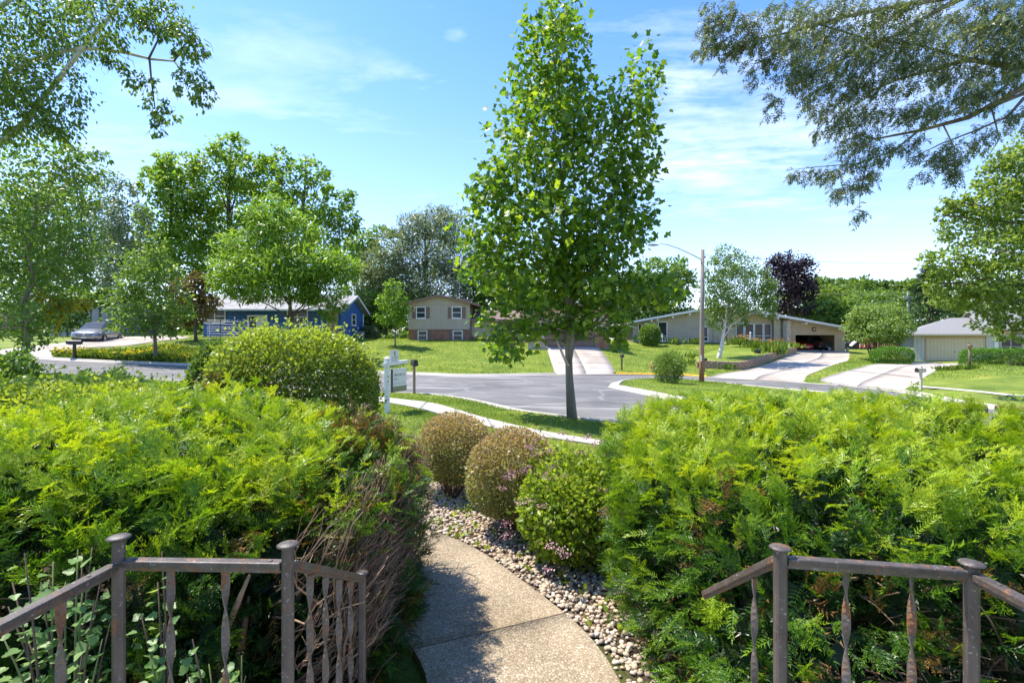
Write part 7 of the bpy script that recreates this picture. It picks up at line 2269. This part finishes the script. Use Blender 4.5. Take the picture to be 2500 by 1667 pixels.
MB().lathe([(.19, 1.56), (.18, 1.60), (.05, 1.70), (.03, 1.80), (.005, 1.83)], 6).build('lantern_roof', M_lampw, gl)
Yx = 50.5
c_ = P(1832, 848, Yx)
cs = thing('garden_stake', 'white cross-shaped garden stake standing in the daylilies', 'garden stake', c_)
MB().box(-.05, .05, -.05, .05, -.6, 1.42).build('pole', M_wire, cs)
MB().box(-.28, .28, -.03, .03, .9, 1.0).build('crossbar', M_wire, cs)
MB().lathe([(.09, 1.42), (.1, 1.52), (.0, 1.66)], 8).build('finial', M_wire, cs)
c_ = P(1849, 868, 45)
pt = thing('plant_pot', 'dark blue plant pot beside the daylily bed', 'pot', (c_.x, 45, c_.z))
MB().lathe([(.22, 0), (.32, .5), (.35, .55), (.29, .55), (.27, .5)], 12).build('pot', mat('blue_glaze', (.03, .045, .09), rough=.3), pt, smooth=True)
MB().lathe([(.27, .48), (.01, .5)], 12).build('soil', M_soil, pt)
# storm drain mouth in the kerb
g = G3(2488, 997)
dn = thing('storm_drain', 'rusty kerb inlet of a storm drain at the right edge', 'drain', g, math.atan2(-6.5, 2.5))
M_rustd = mat('rust_brown', (.14, .065, .045), (.2, .10, .07), scale=8, rough=.8)
MB().box(-.7, .7, -.12, .30, -.14, .035).build('frame', M_rustd, dn)
MB().box(-.6, .6, -.30, -.125, -.12, -.02).build('throat', M_dark, dn)
# white chair by the ranch window
c_ = P(1617, 834, 54.5)
ch = thing('garden_chair', 'white garden chair under the left window of the ranch house', 'chair', c_, R(25))
for sx in (-.22, .22):
    for sy in (-.2, .2):
        MB().box(sx - .025, sx + .025, sy - .025, sy + .025, 0, .42 if sy < 0 else .9).build('leg', M_white, ch)
MB().box(-.26, .26, -.24, .24, .42, .46).build('seat', M_white, ch)
for k in range(4):
    MB().box(-.2 + k * .11, -.14 + k * .11, .19, .22, .47, .92).build('back_slat', M_white, ch)
# play slide and tent-like play thing behind the round tree
Yp = 58.5
c0 = P(2081, 846, Yp)
sl_ = thing('playground_slide', 'white play slide in the back yard right of the open garage', 'slide', c0)
q_ = P(2105, 825, Yp) - c0
MB().prism([(0, 0, .05), (q_.x, 0, q_.z), (q_.x, 0, q_.z + .10), (0, 0, .16)], 0, (0, .5, 0)).build('chute', M_white, sl_)
for yy in (0, .5):
    MB().tube([(0, yy, .18), (q_.x, yy, q_.z + .16)], .05, 5).build('side_rail', M_white, sl_)
    MB().tube([(q_.x + .1, yy, -.2), (q_.x, yy, q_.z)], .05, 5).build('ladder_leg', M_white, sl_)
for k in range(3):
    MB().box(q_.x + .02, q_.x + .1, .02, .48, .2 + k * .28, .25 + k * .28).build('rung', M_white, sl_)
c0 = P(2116, 848, Yp)
tn = thing('play_tent', 'small orange-red play tent behind the stems of the round tree', 'tent', c0)
MB().add([(-.55, -.4, 0), (.55, -.4, 0), (.55, .5, 0), (-.55, .5, 0), (-.4, -.3, .8), (.4, -.3, .8), (.4, .4, .8), (-.4, .4, .8), (0, .05, 1.35)], [(0, 1, 5, 4), (1, 2, 6, 5), (2, 3, 7, 6), (3, 0, 4, 7), (4, 5, 8), (5, 6, 8), (6, 7, 8), (7, 4, 8)]).build('tent_skin', mat('orange_cloth', (.62, .18, .10), (.70, .25, .15), scale=4, rough=.7), tn)
MB().prism([(-.18, -.405, .02), (.18, -.405, .02), (.12, -.36, .55), (-.12, -.36, .55)], 0, (0, -.01, 0)).build('door_flap', M_brown, tn)
swf = thing('swing_set', 'dark swing set with two pale seats in the back yard right of the open garage', 'swing set', P(2077, 846, 60))
MB().tube([(-.9, 0, 2.0), (.9, 0, 2.0)], .05, 6).build('top_bar', M_black, swf)
for sx in (-.9, .9):
    for sy in (-.5, .5):
        MB().tube([(sx * 1.15, sy, -.2), (sx, 0, 2.0)], .04, 5).build('leg', M_black, swf)
for cx_ in (-.42, .42):
    se = MB().box(cx_ - .28, cx_ + .28, -.1, .1, .5, .56).build('seat', M_white, swf)
    for sx in (-.26, .26):
        MB().tube([(cx_ + sx, 0, .56), (cx_ + sx * .9, 0, 2.0)], .02, 4).build('chain', M_black, se)

# ------------------------------------------------------------------ vehicles
M_tyre = mat('tyre_rubber', (.018, .018, .018), (.03, .03, .03), scale=20, rough=.85)
M_rim = mat('alloy_rim', (.50, .51, .52), rough=.3, metal=.8)
M_lens = mat('clear_lens', (.62, .64, .66), rough=.1, spec=.8)
M_red_l = mat('tail_lens', (.38, .02, .02), rough=.15, spec=.7)
def vehicle(name, label, cat, loc, rz, st, paint, wheels, W_, wr, glass_x, ws, rear=None, ring=None):
    """st: stations (x, z_bottom, z_belt, z_roof, half width at belt, half width at roof)"""
    t_ = thing(name, label, cat, loc, rz)
    rows = []
    for x, zb, zm, zr, w, wf in st:
        hp = [(0, zb), (w * .82, zb), (w * .96, zb + .10), (w, zb + (zm - zb) * .55), (w * .985, zm), (wf, zr - .05), (wf * .82, zr), (0, zr + .015)]
        rows.append([(x, y, z) for y, z in hp] + [(x, -y, z) for y, z in hp[-2:0:-1]])
    n = len(rows[0])
    vs = [v for r_ in rows for v in r_]
    fs = []; glass = []
    for i in range(len(rows) - 1):
        xa, xb = st[i][0], st[i + 1][0]
        for k in range(n):
            k2 = (k + 1) % n
            f = (i * n + k, (i + 1) * n + k, (i + 1) * n + k2, i * n + k2)
            fs.append(f)
            xm = (xa + xb) / 2
            if k in (4, 9) and glass_x[0] > xm > glass_x[1]:
                glass.append(('side_window', f))
            if k in (5, 6, 7, 8) and ws[0] > xm > ws[1]:
                glass.append(('windscreen', f))
            if rear and k in (5, 6, 7, 8) and rear[0] > xm > rear[1]:
                glass.append(('rear_window', f))
    fs.append(tuple(range(n))); fs.append(tuple((len(rows) - 1) * n + k for k in range(n - 1, -1, -1)))
    body = MB().add(vs, fs).mesh('body', True)
    bo = link('body', body, paint, t_)
    groups = {}
    for nm, f in glass:
        key = nm + ('l' if nm == 'side_window' and vs[f[0]][1] > 0 else 'r') + (str(f[0] // n) if nm == 'side_window' else '')
        groups.setdefault((nm, key), []).append(f)
    for (nm, _), fl in groups.items():
        mb = MB()
        for f in fl:
            q = [Vector(vs[i]) for i in f]
            c_ = sum(q, Vector()) / 4
            nr = (q[2] - q[0]).cross(q[3] - q[1]).normalized()
            if nr.dot(c_ - Vector((c_.x, 0, .9))) < 0:
                nr = -nr
            k_ = .07 if nm == 'side_window' else .0
            q = [p_.lerp(c_, k_) + nr * .012 for p_ in q]
            mb.add(q, [(0, 1, 2, 3)])
        mb.build(nm, M_glass, t_)
    for x, sd in wheels:
        y_ = sd * (W_ - .11)
        wh = MB().lathe([(wr * .62, -.11), (wr * .9, -.11), (wr, -.07), (wr, .07), (wr * .9, .11), (wr * .62, .11)], 22, (x, y_, wr), 'y').build('tyre', M_tyre, t_, smooth=True)
        ys = sd * .105
        mb = MB().lathe([(wr * .64, -.02), (wr * .64, .02), (wr * .56, .022), (wr * .54, 0)], 22, (x, y_ + ys, wr), 'y')
        for k in range(5):
            a = 2 * math.pi * k / 5 + .3
            d = Vector((math.cos(a), 0, math.sin(a))); s_ = Vector((-math.sin(a), 0, math.cos(a)))
            c_ = Vector((x, y_ + ys, wr))
            mb.prism([c_ + s_ * .05 - d * .02, c_ + d * wr * .58 + s_ * .035, c_ + d * wr * .58 - s_ * .035, c_ - s_ * .05 - d * .02], 0, (0, sd * .02, 0))
        mb.build('rim', M_rim, wh)
        MB().lathe([(wr * .56, -.01), (.01, -.012)], 18, (x, y_ + ys * .7, wr), 'y').build('brake_disc', M_dark, wh)
        # arch lip
        mb = MB()
        mb.tube([(x + (wr + .06) * math.cos(a), sd * (W_ - .005), wr + (wr + .06) * math.sin(a)) for a in np.linspace(.05, math.pi - .05, 14)], .035, 6)
        mb.build('wheel_arch', M_dark, bo)
    return t_, bo
M_paint = mat('grey_bronze_paint', (.27, .26, .25), (.30, .29, .275), scale=2, rough=.22, metal=.55, spec=.6)
vl = P(243, 0, 39.3)
vz = P(0, 837, 38.6).z
yaw = math.atan2(-.94, .36)
van, vb = vehicle('minivan', 'grey minivan parked on the pale driveway behind the young oak', 'minivan', (vl.x - .62 + .36 * -1.3, 39.1 + 1.35, vz), yaw,
      [(2.55, .36, .60, .70, .66, .55), (2.47, .24, .68, .80, .84, .66), (2.25, .20, .76, .90, .94, .74), (1.7, .19, .90, 1.03, .985, .80), (1.30, .19, .98, 1.12, .99, .82), (.80, .19, 1.02, 1.40, .99, .74), (.30, .19, 1.03, 1.66, .99, .68), (-.1, .19, 1.04, 1.73, .99, .69), (-1.0, .19, 1.05, 1.75, .99, .70), (-1.7, .19, 1.06, 1.73, .99, .69), (-2.3, .22, 1.06, 1.62, .97, .66), (-2.5, .28, 1.02, 1.30, .93, .64), (-2.56, .4, .9, 1.1, .85, .6)],
      M_paint, [(1.55, 1), (1.55, -1), (-1.5, 1), (-1.5, -1)], .99, .335, (1.0, -2.2), (1.28, .25), rear=(-2.2, -2.55))
for sd in (-1, 1):
    MB().add([(2.36, sd * .88, .70), (2.49, sd * .58, .64), (2.45, sd * .58, .78), (2.02, sd * .955, .88), (2.05, sd * .97, .80)], [(0, 1, 2, 3, 4) if sd < 0 else (4, 3, 2, 1, 0)]).build('headlight', M_lens, van)
    MB().box(1.0, 1.14, sd * 1.0, sd * 1.2, 1.0, 1.16).build('wing_mirror', M_paint, van) if sd > 0 else MB().box(1.0, 1.14, -1.2, -1.0, 1.0, 1.16).build('wing_mirror', M_paint, van)
    y0, y1 = sorted((sd * .55, sd * .80))
    MB().box(2.44, 2.53, y0, y1, .30, .37).build('fog_lamp', M_dark, van)
gr = MB().prism([(2.53, -.56, .64), (2.53, .56, .64), (2.535, .44, .53), (2.535, -.44, .53)], 0, (.035, 0, 0)).build('grille', M_dark, van)
MB().box(2.571, 2.59, -.42, .42, .60, .62).build('grille_bar', M_rim, gr)
MB().lathe([(.07, -.01), (.07, .01)], 12, (2.585, 0, .66), 'x').build('badge', M_rim, van)
MB().box(2.53, 2.58, -.5, .5, .24, .33).build('bumper_intake', M_dark, van)
MB().box(2.56, 2.585, -.16, .16, .38, .47).build('number_plate', M_signw, van)
MB().box(1.27, 1.33, -.75, .75, 1.09, 1.115).build('wiper', M_dark, van)

# truck and red car in the open garage, tails towards the street
gz_ = ranch.Z0 + .0
tx = P(2001, 0, 60.3).x
M_truck = mat('charcoal_paint', (.16, .165, .165), (.2, .205, .2), scale=2, rough=.3, metal=.4)
tr_ = thing('pickup_truck', 'charcoal pickup truck with chrome bumper parked tail-out in the open garage', 'pickup truck', (tx, 59.0, gz_), 0)
bd = MB()
bd.box(-.95, .95, .0, 2.0, .52, 1.12); bd.box(-.95, .95, 2.02, 3.6, .52, 1.15)
bd.add([(-.92, 2.05, 1.15), (.92, 2.05, 1.15), (.92, 3.6, 1.15), (-.92, 3.6, 1.15), (-.74, 2.3, 1.8), (.74, 2.3, 1.8), (.74, 3.2, 1.8), (-.74, 3.2, 1.8)], [(0, 1, 5, 4), (1, 2, 6, 5), (2, 3, 7, 6), (3, 0, 4, 7), (4, 5, 6, 7)])
bd.box(-.92, .92, 3.62, 5.2, .5, 1.05)
bevel(bd.build('body', M_truck, tr_), .05, 3)
tg2 = MB().box(-.78, .78, -.03, -.002, .62, 1.10).build('tailgate', M_truck, tr_); bevel(tg2, .015, 2)
MB().box(-.16, .16, -.05, -.031, .92, .99).build('handle', M_dark, tg2)
MB().lathe([(.07, 0), (.07, -.015)], 12, (0, -.031, .86), 'y').build('badge', M_rim, tg2)
for sx in (-1, 1):
    a_, b2 = sorted((sx * .80, sx * .96))
    MB().box(a_, b2, -.05, .12, .68, 1.08).build('tail_light', M_red_l, tr_)
    MB().lathe([(.36, -.13), (.38, -.08), (.38, .08), (.36, .13)], 18, (sx * .80, 1.0, .38), 'x').build('tyre', M_tyre, tr_)
    MB().lathe([(.36, -.13), (.38, -.08), (.38, .08), (.36, .13)], 18, (sx * .80, 4.4, .38), 'x').build('tyre', M_tyre, tr_)
MB().add([(-.7, 2.04, 1.22), (.7, 2.04, 1.22), (.62, 2.22, 1.72), (-.62, 2.22, 1.72)], [(0, 1, 2, 3)]).build('rear_window', M_glass, tr_)
bp_ = MB().box(-.96, .96, -.22, -.06, .42, .60).build('bumper', mat('chrome', (.62, .63, .64), rough=.2, metal=.9), tr_); bevel(bp_, .03, 2)
MB().box(-.17, .17, -.235, -.222, .45, .55).build('number_plate', M_signw, tr_)
rx = P(1947, 0, 60).x
M_redp = mat('red_car_paint', (.42, .018, .018), (.48, .03, .025), scale=2, rough=.2, spec=.6)
rc, rb = vehicle('red_car', 'red low car parked tail-out at the left of the open garage', 'car', (rx + .15, 60.3, gz_), R(90),
      [(2.2, .3, .5, .58, .7, .5), (1.9, .22, .62, .74, .84, .6), (1.0, .2, .74, .86, .87, .66), (.6, .2, .76, .92, .87, .64), (0, .2, .78, 1.24, .87, .52), (-.6, .2, .80, 1.27, .88, .5), (-1.3, .22, .82, 1.05, .88, .56), (-1.7, .25, .82, .90, .86, .6), (-2.05, .32, .76, .84, .78, .55), (-2.15, .4, .62, .70, .62, .45)],
      M_redp, [(1.3, 1), (1.3, -1), (-1.2, 1), (-1.2, -1)], .87, .31, (.55, -1.2), (.58, -.05), rear=(-.6, -1.35))
for sx in (-1, 1):
    for yy in (.38, .58):
        MB().lathe([(.075, 0), (.075, -.04), (.05, -.05)], 12, (-2.11 + (yy - .38) * .35, sx * yy, .64), 'x').build('tail_light', M_red_l, rc)
MB().box(-2.19, -2.16, -.2, .2, .42, .53).build('number_plate', M_signw, rc)
# bins in the garage and beside it
for px, col, lab, Y in ((2025.5, (.45, .52, .62), 'pale blue bin just inside the right jamb of the open garage', 57.9), (2031.5, (.45, .07, .06), 'red bin just inside the right jamb of the open garage', 57.9), (2069, (.34, .36, .38), 'grey tub standing outside the right corner of the open garage', 57.2)):
    c_ = P(px, 857, Y)
    bn = thing('storage_bin', lab, 'bin', (c_.x, Y, gz_ if px < 2050 else c_.z))
    MB().lathe([(.13, 0), (.15, .42), (.165, .44), (.14, .44)], 12).build('tub', mat('bin_%s' % ('blue' if px < 2028 else 'red' if px < 2040 else 'grey'), col, rough=.5), bn)
    MB().lathe([(.145, .445), (.14, .47), (.02, .475)], 12).build('lid', M_grey, bn)
